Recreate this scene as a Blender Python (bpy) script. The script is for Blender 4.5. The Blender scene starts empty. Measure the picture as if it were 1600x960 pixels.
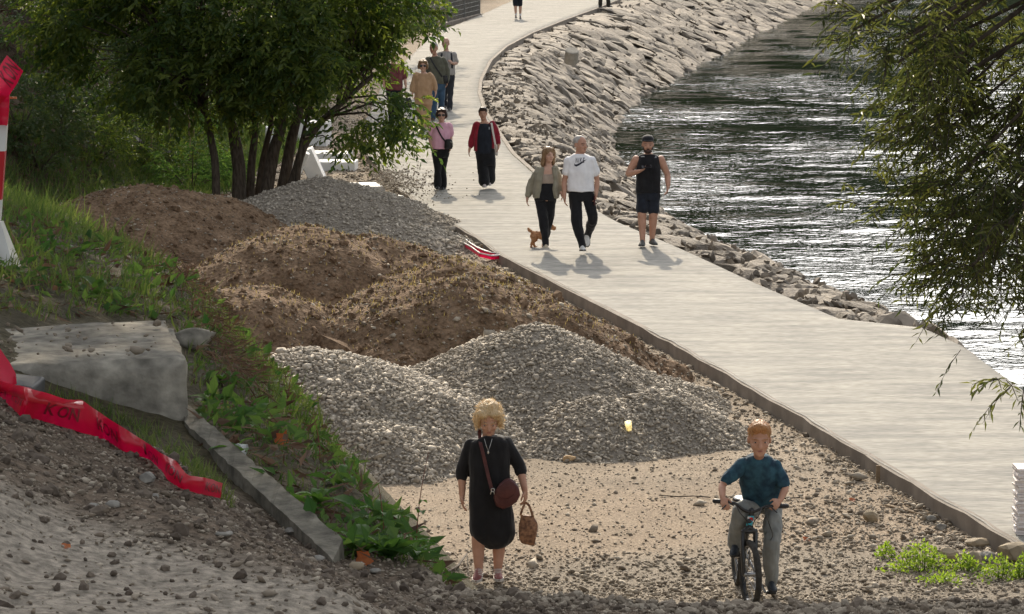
import bpy, bmesh, math, random
import numpy as np
from mathutils import Vector, Matrix
from mathutils.bvhtree import BVHTree

S = bpy.context.scene
COL = S.collection
rng = np.random.default_rng(7)
random.seed(7)

# ------------------------------------------------------------------ camera
FOC = 5333.0                       # focal length in pixels of a 1600 px wide frame
PITCH = math.atan(690 / FOC)
CAM_Z = 6.0
cam_data = bpy.data.cameras.new('camera')
cam = bpy.data.objects.new('camera', cam_data)
COL.objects.link(cam)
cam.location = (0, 0, CAM_Z)
cam.rotation_euler = (math.pi / 2 - PITCH, 0, 0)
cam_data.sensor_width = 36.0
cam_data.lens = FOC / 1600 * 36.0
cam_data.clip_start = 0.1
cam_data.clip_end = 3000
cam_data.dof.use_dof = True
cam_data.dof.focus_distance = 42
cam_data.dof.aperture_fstop = 90
S.camera = cam

# ------------------------------------------------------------------ light
SUN_EL, SUN_AZ = math.radians(29), math.radians(-3)   # azimuth from +Y towards +X
world = bpy.data.worlds.new('World')
S.world = world
world.use_nodes = True
wn = world.node_tree
sky = wn.nodes.new('ShaderNodeTexSky')
sky.sky_type = 'NISHITA'
sky.sun_disc = False
sky.sun_elevation = SUN_EL
sky.sun_rotation = SUN_AZ
sky.air_density = 1.0
sky.dust_density = 3.0
hs = wn.nodes.new('ShaderNodeHueSaturation')          # thin bright autumn haze: a paler sky
hs.inputs['Saturation'].default_value = 0.22
wn.links.new(sky.outputs[0], hs.inputs['Color'])
wn.links.new(hs.outputs[0], wn.nodes['Background'].inputs[0])
wn.nodes['Background'].inputs[1].default_value = 0.15
sun_data = bpy.data.lights.new('sun', 'SUN')
sun_data.energy = 2.5
sun_data.angle = math.radians(0.5)
sun_data.color = (1.0, 0.85, 0.64)
sun = bpy.data.objects.new('sun', sun_data)
COL.objects.link(sun)
SUN_DIR = Vector((math.sin(SUN_AZ) * math.cos(SUN_EL), math.cos(SUN_AZ) * math.cos(SUN_EL), math.sin(SUN_EL)))
sun.rotation_euler = SUN_DIR.to_track_quat('Z', 'Y').to_euler()
sun.location = (0, 60, 60)
S.view_settings.view_transform = 'Standard'
S.view_settings.look = 'None'
S.view_settings.exposure = 0.93
S.view_settings.gamma = 1
S.cycles.use_denoising = True
S.cycles.max_bounces = 6
S.cycles.diffuse_bounces = 3
S.cycles.glossy_bounces = 3
S.cycles.transmission_bounces = 4
S.cycles.transparent_max_bounces = 6
S.cycles.sample_clamp_indirect = 6

# ------------------------------------------------------------------ numpy helpers
def pix_dir(px, py):
    xr = (px - 800) / FOC
    yr = -(py - 480) / FOC
    c, s = math.cos(PITCH), math.sin(PITCH)
    return np.array([xr, c + yr * s, -s + yr * c])

def at(px, py, z=0.0):
    d = pix_dir(px, py)
    t = (z - CAM_Z) / d[2]
    return np.array([d[0] * t, d[1] * t, z])

def at_depth(px, py, y):
    d = pix_dir(px, py)
    t = y / d[1]
    return np.array([d[0] * t, y, CAM_Z + d[2] * t])

def _hash(ix, iy, iz, seed):
    n = (ix * 374761393 + iy * 668265263 + iz * 2147483647 + seed * 1274126177) & 0xFFFFFFFF
    n = ((n ^ (n >> 13)) * 1274126177) & 0xFFFFFFFF
    n = (n ^ (n >> 16)) & 0xFFFF
    return n / 65535.0

def vnoise(P, seed=0):
    """value noise in [-1,1], P (n,2) or (n,3)"""
    P = np.asarray(P, float)
    if P.shape[1] == 2:
        P = np.c_[P, np.zeros(len(P))]
    I = np.floor(P).astype(np.int64)
    f = P - I
    f = f * f * (3 - 2 * f)
    r = 0
    for dx in (0, 1):
        wx = f[:, 0] if dx else 1 - f[:, 0]
        for dy in (0, 1):
            wy = f[:, 1] if dy else 1 - f[:, 1]
            for dz in (0, 1):
                wz = f[:, 2] if dz else 1 - f[:, 2]
                r = r + wx * wy * wz * _hash(I[:, 0] + dx, I[:, 1] + dy, I[:, 2] + dz, seed)
    return r * 2 - 1

def fbm(P, octv=4, seed=0):
    P = np.asarray(P, float)
    r, a = 0, 0.5
    for o in range(octv):
        r = r + a * vnoise(P * 2 ** o + 17.3 * o, seed + o)
        a *= 0.5
    return r

def sstep(a, b, x):
    t = np.clip((x - a) / (b - a), 0, 1)
    return t * t * (3 - 2 * t)

def norm(v):
    v = np.asarray(v, float)
    return v / np.maximum(np.linalg.norm(v, axis=-1, keepdims=True), 1e-9)

def link(o, parent=None):
    COL.objects.link(o)
    if parent is not None:
        o.parent = parent
    return o

def mesh_np(name, V, F, smooth=False, attrs=None):
    """F: (n,k) int array with constant k"""
    V = np.asarray(V, np.float32)
    F = np.asarray(F, np.int32)
    n, k = F.shape
    me = bpy.data.meshes.new(name)
    me.vertices.add(len(V))
    me.vertices.foreach_set('co', V.ravel())
    me.loops.add(n * k)
    me.loops.foreach_set('vertex_index', F.ravel())
    me.polygons.add(n)
    me.polygons.foreach_set('loop_start', np.arange(0, n * k, k, dtype=np.int32))
    me.polygons.foreach_set('use_smooth', np.full(n, smooth, dtype=bool))
    for an, av in (attrs or {}).items():
        av = np.asarray(av, np.float32)
        if av.ndim == 1:
            a = me.attributes.new(an, 'FLOAT', 'POINT')
            a.data.foreach_set('value', av)
        else:
            if av.shape[1] == 3:
                av = np.c_[av, np.ones(len(av))]
            a = me.attributes.new(an, 'FLOAT_COLOR', 'POINT')
            a.data.foreach_set('color', av.astype(np.float32).ravel())
    me.update(calc_edges=True)
    me.validate()
    return me

def obj(name, me, mat=None, parent=None, loc=None):
    o = bpy.data.objects.new(name, me)
    if mat is not None:
        me.materials.clear()
        me.materials.append(mat)
    link(o, parent)
    if loc is not None:
        o.location = loc
    return o

def tag(o, label=None, cat=None, group=None, kind=None):
    if label: o['label'] = label
    if cat: o['category'] = cat
    if group: o['group'] = group
    if kind: o['kind'] = kind
    return o

def empty(name, loc, label, cat, group=None, rz=0):
    o = bpy.data.objects.new(name, None)
    o.empty_display_size = 0.1
    link(o)
    o.location = [float(c) for c in loc]
    o.rotation_euler = (0, 0, rz)
    return tag(o, label, cat, group)

class MB:
    """collects primitive shapes; build() links ONE mesh object"""
    def __init__(s):
        s.V, s.F = [], []
    def add(s, V, F):
        b = len(s.V)
        s.V.extend([tuple(float(c) for c in v) for v in V])
        s.F.extend([tuple(int(i) + b for i in f) for f in F])
        return s
    def box(s, c, sz, R=None):
        x, y, z = [q / 2 for q in sz]
        V = np.array([(a, b, d) for a in (-x, x) for b in (-y, y) for d in (-z, z)])
        if R is not None:
            V = V @ np.array(R).T
        V = V + np.array(c)
        return s.add(V, [(0, 1, 3, 2), (4, 6, 7, 5), (0, 4, 5, 1), (2, 3, 7, 6), (0, 2, 6, 4), (1, 5, 7, 3)])
    def loft(s, rings, cap=True):
        """rings: list of (n,3) arrays"""
        n = len(rings[0])
        V = np.concatenate(rings)
        F = []
        for i in range(len(rings) - 1):
            for j in range(n):
                k = (j + 1) % n
                F.append((i * n + j, i * n + k, (i + 1) * n + k, (i + 1) * n + j))
        if cap:
            V = np.concatenate([V, [rings[0].mean(0)], [rings[-1].mean(0)]])
            a, b = len(V) - 2, len(V) - 1
            m = (len(rings) - 1) * n
            for j in range(n):
                k = (j + 1) % n
                F.append((a, k, j))
                F.append((b, m + j, m + k))
        return s.add(V, F)
    def tube(s, pts, rad, n=10, round_ends=True, flat=None):
        pts = np.array(pts, float)
        m = len(pts)
        rad = np.full(m, float(rad)) if np.isscalar(rad) else np.array(rad, float)
        tan = np.gradient(pts, axis=0) if m > 2 else np.repeat(pts[1:] - pts[:1], 2, 0)
        tan = norm(tan)
        ref = np.array([0, 0, 1.0]) if abs(tan[0][2]) < 0.8 else np.array([0, 1.0, 0])
        rings = []
        u = None
        aa = np.linspace(0, 2 * math.pi, n, endpoint=False)
        def ring(p, t, u, r):
            v = np.cross(t, u)
            if flat:
                return p + r * (np.outer(np.cos(aa), u) * flat[0] + np.outer(np.sin(aa), v) * flat[1])
            return p + r * (np.outer(np.cos(aa), u) + np.outer(np.sin(aa), v))
        for i in range(m):
            if u is None:
                u = norm(np.cross(ref, tan[i]))
            else:
                u = norm(u - tan[i] * np.dot(u, tan[i]))
            if i == 0 and round_ends:
                rings.append(ring(pts[0] - tan[0] * rad[0] * .8, tan[0], u, rad[0] * .35))
                rings.append(ring(pts[0] - tan[0] * rad[0] * .5, tan[0], u, rad[0] * .8))
            rings.append(ring(pts[i], tan[i], u, rad[i]))
        if round_ends:
            rings.append(ring(pts[-1] + tan[-1] * rad[-1] * .5, tan[-1], u, rad[-1] * .8))
            rings.append(ring(pts[-1] + tan[-1] * rad[-1] * .8, tan[-1], u, rad[-1] * .35))
        return s.loft(rings)
    def ell(s, c, r, R=None, n=14, m=9, fn=None):
        rings = []
        for i in range(1, m):
            th = math.pi * i / m - math.pi / 2
            a = np.linspace(0, 2 * math.pi, n, endpoint=False)
            P = np.c_[np.cos(a) * math.cos(th), np.sin(a) * math.cos(th), np.full(n, math.sin(th))]
            rings.append(P)
        allp = [P * np.array(r) for P in rings]
        if fn: allp = [fn(P) for P in allp]
        if R is not None: allp = [P @ np.array(R).T for P in allp]
        allp = [P + np.array(c) for P in allp]
        return s.loft(allp)
    def mesh(s, name):
        me = bpy.data.meshes.new(name)
        me.from_pydata(s.V, [], s.F)
        me.update()
        return me
    def build(s, name, mat, parent=None, smooth=False, bevel=0, loc=None):
        me = s.mesh(name)
        if smooth:
            me.polygons.foreach_set('use_smooth', np.full(len(me.polygons), True))
        o = obj(name, me, mat, parent, loc)
        if bevel:
            b = o.modifiers.new('bevel', 'BEVEL')
            b.width = bevel
            b.segments = 2
            b.limit_method = 'ANGLE'
        return o

def co_of(me):
    V = np.empty(len(me.vertices) * 3, np.float32)
    me.vertices.foreach_get('co', V)
    return V.reshape(-1, 3)

def no_of(me):
    V = np.empty(len(me.vertices) * 3, np.float32)
    me.vertices.foreach_get('normal', V)
    return V.reshape(-1, 3)

def remesh(mb, name, voxel, smooth=3, rough=0.0, rfreq=12.0, seed=1, stretch=(1, 1, 1)):
    """one continuous surface out of overlapping closed shapes"""
    me = mb.mesh(name)
    o = bpy.data.objects.new('tmp', me)
    COL.objects.link(o)
    bmf = bmesh.new(); bmf.from_mesh(me)
    bmesh.ops.recalc_face_normals(bmf, faces=bmf.faces)
    bmf.to_mesh(me); bmf.free()
    r = o.modifiers.new('r', 'REMESH')
    r.mode = 'VOXEL'
    r.voxel_size = voxel
    r.adaptivity = 0.0
    if smooth:
        m = o.modifiers.new('s', 'SMOOTH')
        m.factor = 0.5
        m.iterations = smooth
    dg = bpy.context.evaluated_depsgraph_get()
    out = bpy.data.meshes.new_from_object(o.evaluated_get(dg))
    bpy.data.objects.remove(o)
    bpy.data.meshes.remove(me)
    out.name = name
    if rough:
        V, N = co_of(out), no_of(out)
        d = fbm(V * rfreq * np.array(stretch), 3, seed) * rough * 2
        V = V + N * d[:, None]
        out.vertices.foreach_set('co', V.astype(np.float32).ravel())
    out.polygons.foreach_set('use_smooth', np.full(len(out.polygons), True))
    out.update()
    return out

# ------------------------------------------------------------------ materials
def lin(c):
    return tuple(c) + (1.0,) if len(c) == 3 else tuple(c)

def M(name, c1, c2=None, scale=8.0, rough=0.85, bump=0.0, bscale=40.0, bdist=0.01, stretch=None, detail=5,
      attr=None, objrand=None, spec=0.3, fine=0.0, fine_scale=60.0, translucent=0.0, coat=0.0, metallic=0.0, sheen=0.0, fine2=0.0, fine2_scale=200.0, bump2=0.0, bump2_scale=150.0, bump2_dist=0.004):
    m = bpy.data.materials.new(name)
    m.use_nodes = True
    nt = m.node_tree
    N, L = nt.nodes, nt.links
    bs = N['Principled BSDF']
    bs.inputs['Roughness'].default_value = rough
    bs.inputs['Specular IOR Level'].default_value = spec
    bs.inputs['Metallic'].default_value = metallic
    if coat: bs.inputs['Coat Weight'].default_value = coat
    if sheen: bs.inputs['Sheen Weight'].default_value = sheen
    tc = N.new('ShaderNodeTexCoord')
    vec = tc.outputs['Object']
    if stretch:
        mp = N.new('ShaderNodeMapping')
        mp.inputs['Scale'].default_value = stretch
        L.new(vec, mp.inputs[0]); vec = mp.outputs[0]
    colout = None
    if attr == 'Col':
        a = N.new('ShaderNodeAttribute'); a.attribute_name = 'Col'
        colout = a.outputs['Color']
    elif c2 is None:
        rgb = N.new('ShaderNodeRGB'); rgb.outputs[0].default_value = lin(c1)
        colout = rgb.outputs[0]
    else:
        mix = N.new('ShaderNodeMix'); mix.data_type = 'RGBA'
        mix.inputs['A'].default_value = lin(c1); mix.inputs['B'].default_value = lin(c2)
        if attr == 'tint':
            a = N.new('ShaderNodeAttribute'); a.attribute_name = 'tint'
            fac = a.outputs['Fac']
        elif objrand:
            oi = N.new('ShaderNodeObjectInfo'); fac = oi.outputs['Random']
        else:
            nz = N.new('ShaderNodeTexNoise'); nz.inputs['Scale'].default_value = scale
            nz.inputs['Detail'].default_value = detail
            L.new(vec, nz.inputs['Vector'])
            mr = N.new('ShaderNodeMapRange')
            mr.inputs['From Min'].default_value = 0.35; mr.inputs['From Max'].default_value = 0.65
            L.new(nz.outputs['Fac'], mr.inputs['Value'])
            fac = mr.outputs['Result']
        L.new(fac, mix.inputs['Factor'])
        colout = mix.outputs['Result']
    if fine:
        nf = N.new('ShaderNodeTexNoise'); nf.inputs['Scale'].default_value = fine_scale
        nf.inputs['Detail'].default_value = 4
        L.new(vec, nf.inputs['Vector'])
        mr = N.new('ShaderNodeMapRange')
        mr.inputs['From Min'].default_value = 0.3; mr.inputs['From Max'].default_value = 0.7
        mr.inputs['To Min'].default_value = 1 - fine; mr.inputs['To Max'].default_value = 1 + fine
        L.new(nf.outputs['Fac'], mr.inputs['Value'])
        mm = N.new('ShaderNodeMix'); mm.data_type = 'RGBA'; mm.blend_type = 'MULTIPLY'
        mm.inputs['Factor'].default_value = 1
        L.new(colout, mm.inputs['A']); L.new(mr.outputs['Result'], mm.inputs['B'])
        colout = mm.outputs['Result']
    if fine2:
        vo = N.new('ShaderNodeTexVoronoi'); vo.inputs['Scale'].default_value = fine2_scale
        L.new(vec, vo.inputs['Vector'])
        sp_ = N.new('ShaderNodeSeparateColor'); L.new(vo.outputs['Color'], sp_.inputs[0])
        mr = N.new('ShaderNodeMapRange')
        mr.inputs['To Min'].default_value = 1 - fine2; mr.inputs['To Max'].default_value = 1 + fine2
        L.new(sp_.outputs[0], mr.inputs['Value'])
        mm = N.new('ShaderNodeMix'); mm.data_type = 'RGBA'; mm.blend_type = 'MULTIPLY'
        mm.inputs['Factor'].default_value = 1
        L.new(colout, mm.inputs['A']); L.new(mr.outputs['Result'], mm.inputs['B'])
        colout = mm.outputs['Result']
    L.new(colout, bs.inputs['Base Color'])
    if bump:
        nb = N.new('ShaderNodeTexNoise'); nb.inputs['Scale'].default_value = bscale
        nb.inputs['Detail'].default_value = 5
        L.new(vec, nb.inputs['Vector'])
        bp = N.new('ShaderNodeBump'); bp.inputs['Strength'].default_value = bump
        bp.inputs['Distance'].default_value = bdist
        L.new(nb.outputs['Fac'], bp.inputs['Height'])
        if bump2:
            vb = N.new('ShaderNodeTexVoronoi'); vb.inputs['Scale'].default_value = bump2_scale
            L.new(vec, vb.inputs['Vector'])
            b2 = N.new('ShaderNodeBump'); b2.inputs['Strength'].default_value = bump2; b2.inputs['Distance'].default_value = bump2_dist
            b2.invert = True
            L.new(vb.outputs['Distance'], b2.inputs['Height']); L.new(bp.outputs['Normal'], b2.inputs['Normal']); bp = b2
        L.new(bp.outputs['Normal'], bs.inputs['Normal'])
    if translucent:
        tr = N.new('ShaderNodeBsdfTranslucent')
        hs = N.new('ShaderNodeHueSaturation'); hs.inputs['Value'].default_value = 1.9
        hs.inputs['Saturation'].default_value = 1.15; hs.inputs['Hue'].default_value = 0.485
        L.new(colout, hs.inputs['Color']); L.new(hs.outputs['Color'], tr.inputs['Color'])
        ms = N.new('ShaderNodeMixShader'); ms.inputs['Fac'].default_value = translucent
        L.new(bs.outputs[0], ms.inputs[1]); L.new(tr.outputs[0], ms.inputs[2])
        L.new(ms.outputs[0], N['Material Output'].inputs['Surface'])
    return m

m_ground = M('ground_soil', (1, 1, 1), attr='Col', fine=0.45, fine_scale=38, bump=0.8, bscale=55, bdist=0.02, rough=0.95, spec=0.1)
m_concrete = M('broomed_concrete', (0.195, 0.189, 0.173), (0.315, 0.299, 0.262), scale=0.30, rough=0.85, fine=0.32, fine_scale=2.2, stretch=(3.0, 12.0, 1), bump=0.6, bscale=3.0, bdist=0.010, spec=0.13)
m_kerb = M('cast_concrete_edge', (0.17, 0.145, 0.12), (0.25, 0.215, 0.18), scale=3, rough=0.9, bump=0.4, bscale=12)
m_old_concrete = M('weathered_concrete', (0.125, 0.115, 0.095), (0.27, 0.25, 0.205), scale=4, rough=0.92, bump=0.7, bscale=30, bdist=0.012, fine=0.35, fine_scale=16, detail=8)
m_white_concrete = M('white_precast', (0.72, 0.72, 0.70), (0.82, 0.81, 0.78), scale=4, rough=0.7, bump=0.1, bscale=60)
m_dirt = M('brown_dirt', (0.115, 0.074, 0.045), (0.205, 0.138, 0.088), scale=3.2, rough=0.97, fine=0.4, fine_scale=22, bump=1.0, bscale=16, bdist=0.05, detail=8, spec=0.1)
m_dirt_grass = M('dry_sprouts', (0.15, 0.135, 0.05), (0.26, 0.22, 0.10), attr='tint', translucent=0.45, rough=0.8)
m_pebble = M('grey_pebbles', (0.25, 0.217, 0.172), (0.46, 0.407, 0.332), attr='tint', rough=0.85, fine=0.15, fine_scale=40)
m_pebble_white = M('pale_pebbles', (0.31, 0.27, 0.215), (0.53, 0.47, 0.385), attr='tint', rough=0.85, fine=0.15, fine_scale=40)
m_pebble_brown = M('earthy_pebbles', (0.15, 0.118, 0.086), (0.44, 0.385, 0.305), attr='tint', rough=0.9, fine=0.15, fine_scale=40)
m_gravel_bed = M('gravel_bed', (0.17, 0.145, 0.115), (0.28, 0.245, 0.20), scale=18, rough=0.95, bump=1.0, bscale=25, bdist=0.04)
m_rock = M('quarry_stone', (0.135, 0.115, 0.093), (0.275, 0.232, 0.182), objrand=True, rough=0.85, fine=0.4, fine_scale=7, bump=0.8, bscale=9, bdist=0.05, spec=0.35)
m_rock_tint = M('quarry_stone_far', (0.135, 0.115, 0.093), (0.275, 0.232, 0.182), attr='tint', rough=0.85, fine=0.4, fine_scale=3, bump=0.8, bscale=5, bdist=0.06, spec=0.35)
m_boulder = M('loose_boulder', (0.16, 0.155, 0.14), (0.28, 0.26, 0.225), scale=6, rough=0.9, fine=0.25, fine_scale=25, bump=0.6, bscale=18, bdist=0.02)
m_mortar = M('dark_joints', (0.085, 0.072, 0.056), (0.17, 0.145, 0.115), scale=3, rough=0.95, bump=0.8, bscale=10, bdist=0.05)
m_leaf = M('tree_leaf', (0.036, 0.070, 0.020), (0.115, 0.15, 0.034), attr='tint', translucent=0.55, rough=0.45, spec=0.35)
m_leaf_dark = M('shade_leaf', (0.042, 0.078, 0.030), (0.105, 0.12, 0.045), attr='tint', translucent=0.40, rough=0.5)
m_willow = M('willow_leaf', (0.036, 0.052, 0.018), (0.105, 0.12, 0.036), attr='tint', translucent=0.48, rough=0.45, spec=0.4)
m_grass = M('grass_blade', (0.035, 0.075, 0.018), (0.125, 0.155, 0.05), attr='tint', translucent=0.4, rough=0.55)
m_weed = M('weed_leaf', (0.035, 0.085, 0.025), (0.10, 0.165, 0.045), attr='tint', translucent=0.4, rough=0.7, spec=0.12)
m_dock = M('dock_leaf', (0.035, 0.095, 0.022), (0.085, 0.16, 0.04), scale=20, translucent=0.4, rough=0.6, spec=0.2)
m_bright_weed = M('sunny_weed', (0.10, 0.17, 0.03), (0.20, 0.28, 0.06), attr='tint', translucent=0.5, rough=0.5)
m_litter = M('leaf_litter', (0.055, 0.032, 0.02), (0.17, 0.11, 0.07), attr='tint', translucent=0.15, rough=0.8)
m_bark = M('bark', (0.045, 0.034, 0.025), (0.10, 0.08, 0.062), scale=10, rough=0.95, stretch=(3, 3, 0.6), bump=0.8, bscale=10, bdist=0.02)
m_stake = M('timber_stake', (0.17, 0.12, 0.075), (0.26, 0.19, 0.12), scale=8, rough=0.9)
m_orange_leaf = M('autumn_leaf', (0.30, 0.09, 0.025), (0.45, 0.16, 0.05), scale=30, translucent=0.35, rough=0.6)

# ------------------------------------------------------------------ terrain functions
L_PTS = np.array([(5.4, 25.0), (4.33, 30.87), (3.95, 32.94), (2.92, 38.42), (1.69, 44.54), (0.0, 51.95), (-1.73, 61.19), (-2.2, 64.29),
                  (-3.05, 71.52), (-3.5, 82), (-3.56, 94.91), (-2.84, 123.4), (-1.97, 131.47), (-1.29, 138.26), (0.0, 153.41),
                  (3.5, 175), (8.5, 200), (18, 240), (40, 300)])
R_PTS = np.array([(8.6, 25.0), (7.3, 30.0), (5.98, 37.5), (5.65, 42.6), (5.36, 44.28), (4.36, 45.18), (3.66, 48.37), (2.59, 53.9), (1.74, 57.84), (0.5, 66.3),
                  (0.0, 71.52), (-0.68, 83.73), (-0.89, 90.87), (-0.9, 96.34), (-0.69, 105.89), (-0.21, 114.18), (0.69, 123.4),
                  (2.0, 133.66), (3.51, 144.46), (4.75, 154.15), (7.9, 175), (13, 200), (22.5, 240), (45, 300)])
W_PTS = np.array([(9.0, 25), (8.6, 37), (7.8, 44), (7.2, 50), (6.0, 57), (4.95, 66), (4.1, 75), (3.57, 82.38), (3.14, 95.36), (3.27, 102.25),
                  (3.78, 108.8), (4.86, 117.8), (6.17, 126.5), (8.73, 141.2), (12.18, 162.7), (17.8, 194.4), (28, 240), (52, 300)])
def xL(y): return np.interp(y, L_PTS[:, 1], L_PTS[:, 0])
def xR(y): return np.interp(y, R_PTS[:, 1], R_PTS[:, 0])
def xW(y): return np.interp(y, W_PTS[:, 1], W_PTS[:, 0])
WATER_Z = -2.0
GND = -0.15

EDGE = np.array([(30, 6.5), (6, 8.2), (1.32, 8.8), (0.5, 8.95), (-0.19, 9.2), (-0.47, 10.5), (-0.945, 12), (-1.23, 14), (-1.56, 16), (-2.5, 19), (-5, 22), (-40, 34)], float)
PLAT = np.concatenate([EDGE, [(-60, 34), (-60, -20), (30, -20)]])
TOE = np.array([(-5, 18), (-6.5, 30), (-7.3, 42), (-7.3, 55), (-6.4, 65), (-5.6, 75), (-4.8, 95), (-4.2, 115), (-3.0, 131), (-1.0, 153), (3, 178), (8, 203), (17, 243), (39, 303)], float)

def inside_poly(P, poly):
    x, y = P[:, 0], P[:, 1]
    r = np.zeros(len(P), bool)
    n = len(poly)
    for i in range(n):
        x1, y1 = poly[i]; x2, y2 = poly[(i + 1) % n]
        c = ((y1 > y) != (y2 > y))
        with np.errstate(divide='ignore', invalid='ignore'):
            xi = (x2 - x1) * (y - y1) / (y2 - y1 + 1e-12) + x1
        r ^= c & (x < xi)
    return r

def edge_dist(P):
    d = np.full(len(P), 1e9)
    for a, b in zip(EDGE[:-1], EDGE[1:]):
        ab = b - a
        t = np.clip(((P - a) @ ab) / (ab @ ab), 0, 1)
        d = np.minimum(d, np.linalg.norm(P - a - t[:, None] * ab, axis=1))
    return np.where(inside_poly(P, PLAT), d, -d)

def Z(x, y):
    x = np.atleast_1d(np.asarray(x, float)); y = np.atleast_1d(np.asarray(y, float))
    P = np.c_[x, y]
    e = edge_dist(P)
    k = np.interp(x, [-1.3, -0.7, -0.1, 0.6], [0.36, 0.27, 0.13, 0.07])
    up = 4.08 + np.minimum(k * np.maximum(e, 0), np.interp(x, [-3, -1.6, -1, 0.5], [1.4, 0.72, 0.47, 0.33]))
    ramp = np.maximum(4.08 - 0.236 * (y - 8.95), GND)
    out = np.maximum(4.08 - 1.1 * np.maximum(-e, 0), ramp)
    out = np.where(y > 27.2, np.maximum(GND, 4.08 - 1.1 * np.maximum(-e, 0)), out)
    z = np.where(e >= 0, up, np.minimum(out, 4.08))
    z = z - 0.045 * sstep(-.75, -.15, x) * sstep(7.2, 8.6, y) * sstep(14, 10, y) - 0.13 * np.exp(-((x + 1.55) / .42) ** 2 - ((y - 10.45) / .42) ** 2)
    sa, sb = np.array([-1.03, 10.75]), np.array([-.46, 9.15])
    tt = np.clip(((P - sa) @ (sb - sa)) / ((sb - sa) @ (sb - sa)), 0, 1)
    ds = np.linalg.norm(P - sa - tt[:, None] * (sb - sa), axis=1)
    z = z - 0.075 * np.exp(-(ds / .20) ** 2) * np.sin(np.pi * np.clip(tt, .08, .92)) ** .7
    # left hillside
    toe = np.interp(y, TOE[:, 1], TOE[:, 0])
    dh = np.maximum(toe - x, 0)
    hill = GND + 0.62 * dh * sstep(0, 2.5, dh) * sstep(14, 30, y)
    z = np.maximum(z, np.minimum(hill, 42))
    # under the slab and down the river bank
    r = xR(y); w = xW(y)
    t = np.clip((x - r - 0.25) / np.maximum(w - r, 0.5), 0, 3)
    bank = -0.25 - 2.6 * np.minimum(t, 1.0) - 1.0 * np.clip(t - 1, 0, 1)
    z = np.where((x > r + 0.25) & (y > 24), np.minimum(z, bank), z)
    under = (x > xL(y) + 0.12) & (x <= r + 0.25) & (y > 29.5)
    z = np.where(under, np.minimum(z, -0.24), z)
    return z

def Zn(x, y):
    x = np.atleast_1d(np.asarray(x, float)); y = np.atleast_1d(np.asarray(y, float))
    P = np.c_[x, y]
    z = Z(x, y)
    near = sstep(24, 12, y)
    n = fbm(P * 2.3, 4, 3) * (0.035 - 0.005 * near) + fbm(P * 0.35, 2, 9) * 0.05 * (1 - near)
    hillm = np.clip((np.interp(y, TOE[:, 1], TOE[:, 0]) - x) / 3, 0, 1) * sstep(20, 30, y)
    n = n + hillm * fbm(P * 0.8, 4, 5) * 0.6
    under = (x > xL(y) - 0.05) & (y > 29.5)
    return z + np.where(under, -0.03, n)

def ray_ground(px, py, lo=5.0, hi=260.0):
    d = pix_dir(px, py)
    t = np.concatenate([np.arange(lo, 40, 0.02), np.arange(40, hi, 0.1)])
    P = d[None] * t[:, None]
    g = Zn(P[:, 0], P[:, 1])
    i = np.argmax(P[:, 2] + CAM_Z < g)
    p = P[i].copy(); p[2] = g[i]
    return p

# ------------------------------------------------------------------ leaf / stone generators
def leaves_mesh(name, P, D, Nn, L, Wd, tint, mat, parent=None, fold=0.15, sharp=0.45):
    """one diamond leaf per row, base P, direction D, normal Nn"""
    n = len(P)
    L = np.broadcast_to(L, n)[:, None]; Wd = np.broadcast_to(Wd, n)[:, None]
    D = norm(D)
    side = norm(np.cross(D, Nn))
    up = np.cross(side, D)
    a = P
    c = P + D * L - up * L * 0.12
    mid = P + D * L * sharp
    b = mid + side * Wd / 2 + up * Wd * fold
    d = mid - side * Wd / 2 + up * Wd * fold
    V = np.stack([a, b, c, d], 1).reshape(-1, 3)
    F = np.arange(n * 4).reshape(n, 4)
    me = mesh_np(name, V, F, False, {'tint': np.repeat(tint, 4)})
    return obj(name, me, mat, parent)

def rand_dirs(n):
    return norm(rng.normal(size=(n, 3)))

def ico(sub):
    b = bmesh.new()
    bmesh.ops.create_icosphere(b, subdivisions=sub, radius=1)
    V = np.array([v.co[:] for v in b.verts]); F = np.array([[v.index for v in f.verts] for f in b.faces])
    b.free()
    return V, F
ICO1, ICO2 = ico(1), ico(2)

def stone_variant(seed, sub=1, cuts=5, rough=0.15, depth=(0.55, 0.85)):
    r = np.random.default_rng(seed)
    V, F = (ICO1 if sub == 1 else ICO2)
    V = V * (1 + rough * vnoise(V * 1.7 + seed * 3.1, seed)[:, None])
    for _ in range(cuts):
        n = norm(r.normal(size=3)); d = r.uniform(*depth)
        h = V @ n - d
        V = V - np.outer(np.maximum(h, 0), n)
    return V, F

def rotmats(n, flat=1.0):
    """random rotations; flat<1 keeps stones lying down"""
    az = rng.uniform(0, 2 * math.pi, n); tx = rng.normal(0, flat, n); ty = rng.normal(0, flat, n)
    def rx(a):
        R = np.zeros((n, 3, 3)); R[:, 0, 0] = 1; R[:, 1, 1] = np.cos(a); R[:, 1, 2] = -np.sin(a); R[:, 2, 1] = np.sin(a); R[:, 2, 2] = np.cos(a); return R
    def ry(a):
        R = np.zeros((n, 3, 3)); R[:, 1, 1] = 1; R[:, 0, 0] = np.cos(a); R[:, 0, 2] = np.sin(a); R[:, 2, 0] = -np.sin(a); R[:, 2, 2] = np.cos(a); return R
    def rz(a):
        R = np.zeros((n, 3, 3)); R[:, 2, 2] = 1; R[:, 0, 0] = np.cos(a); R[:, 0, 1] = -np.sin(a); R[:, 1, 0] = np.sin(a); R[:, 1, 1] = np.cos(a); return R
    return rx(tx) @ ry(ty) @ rz(az)

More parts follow.
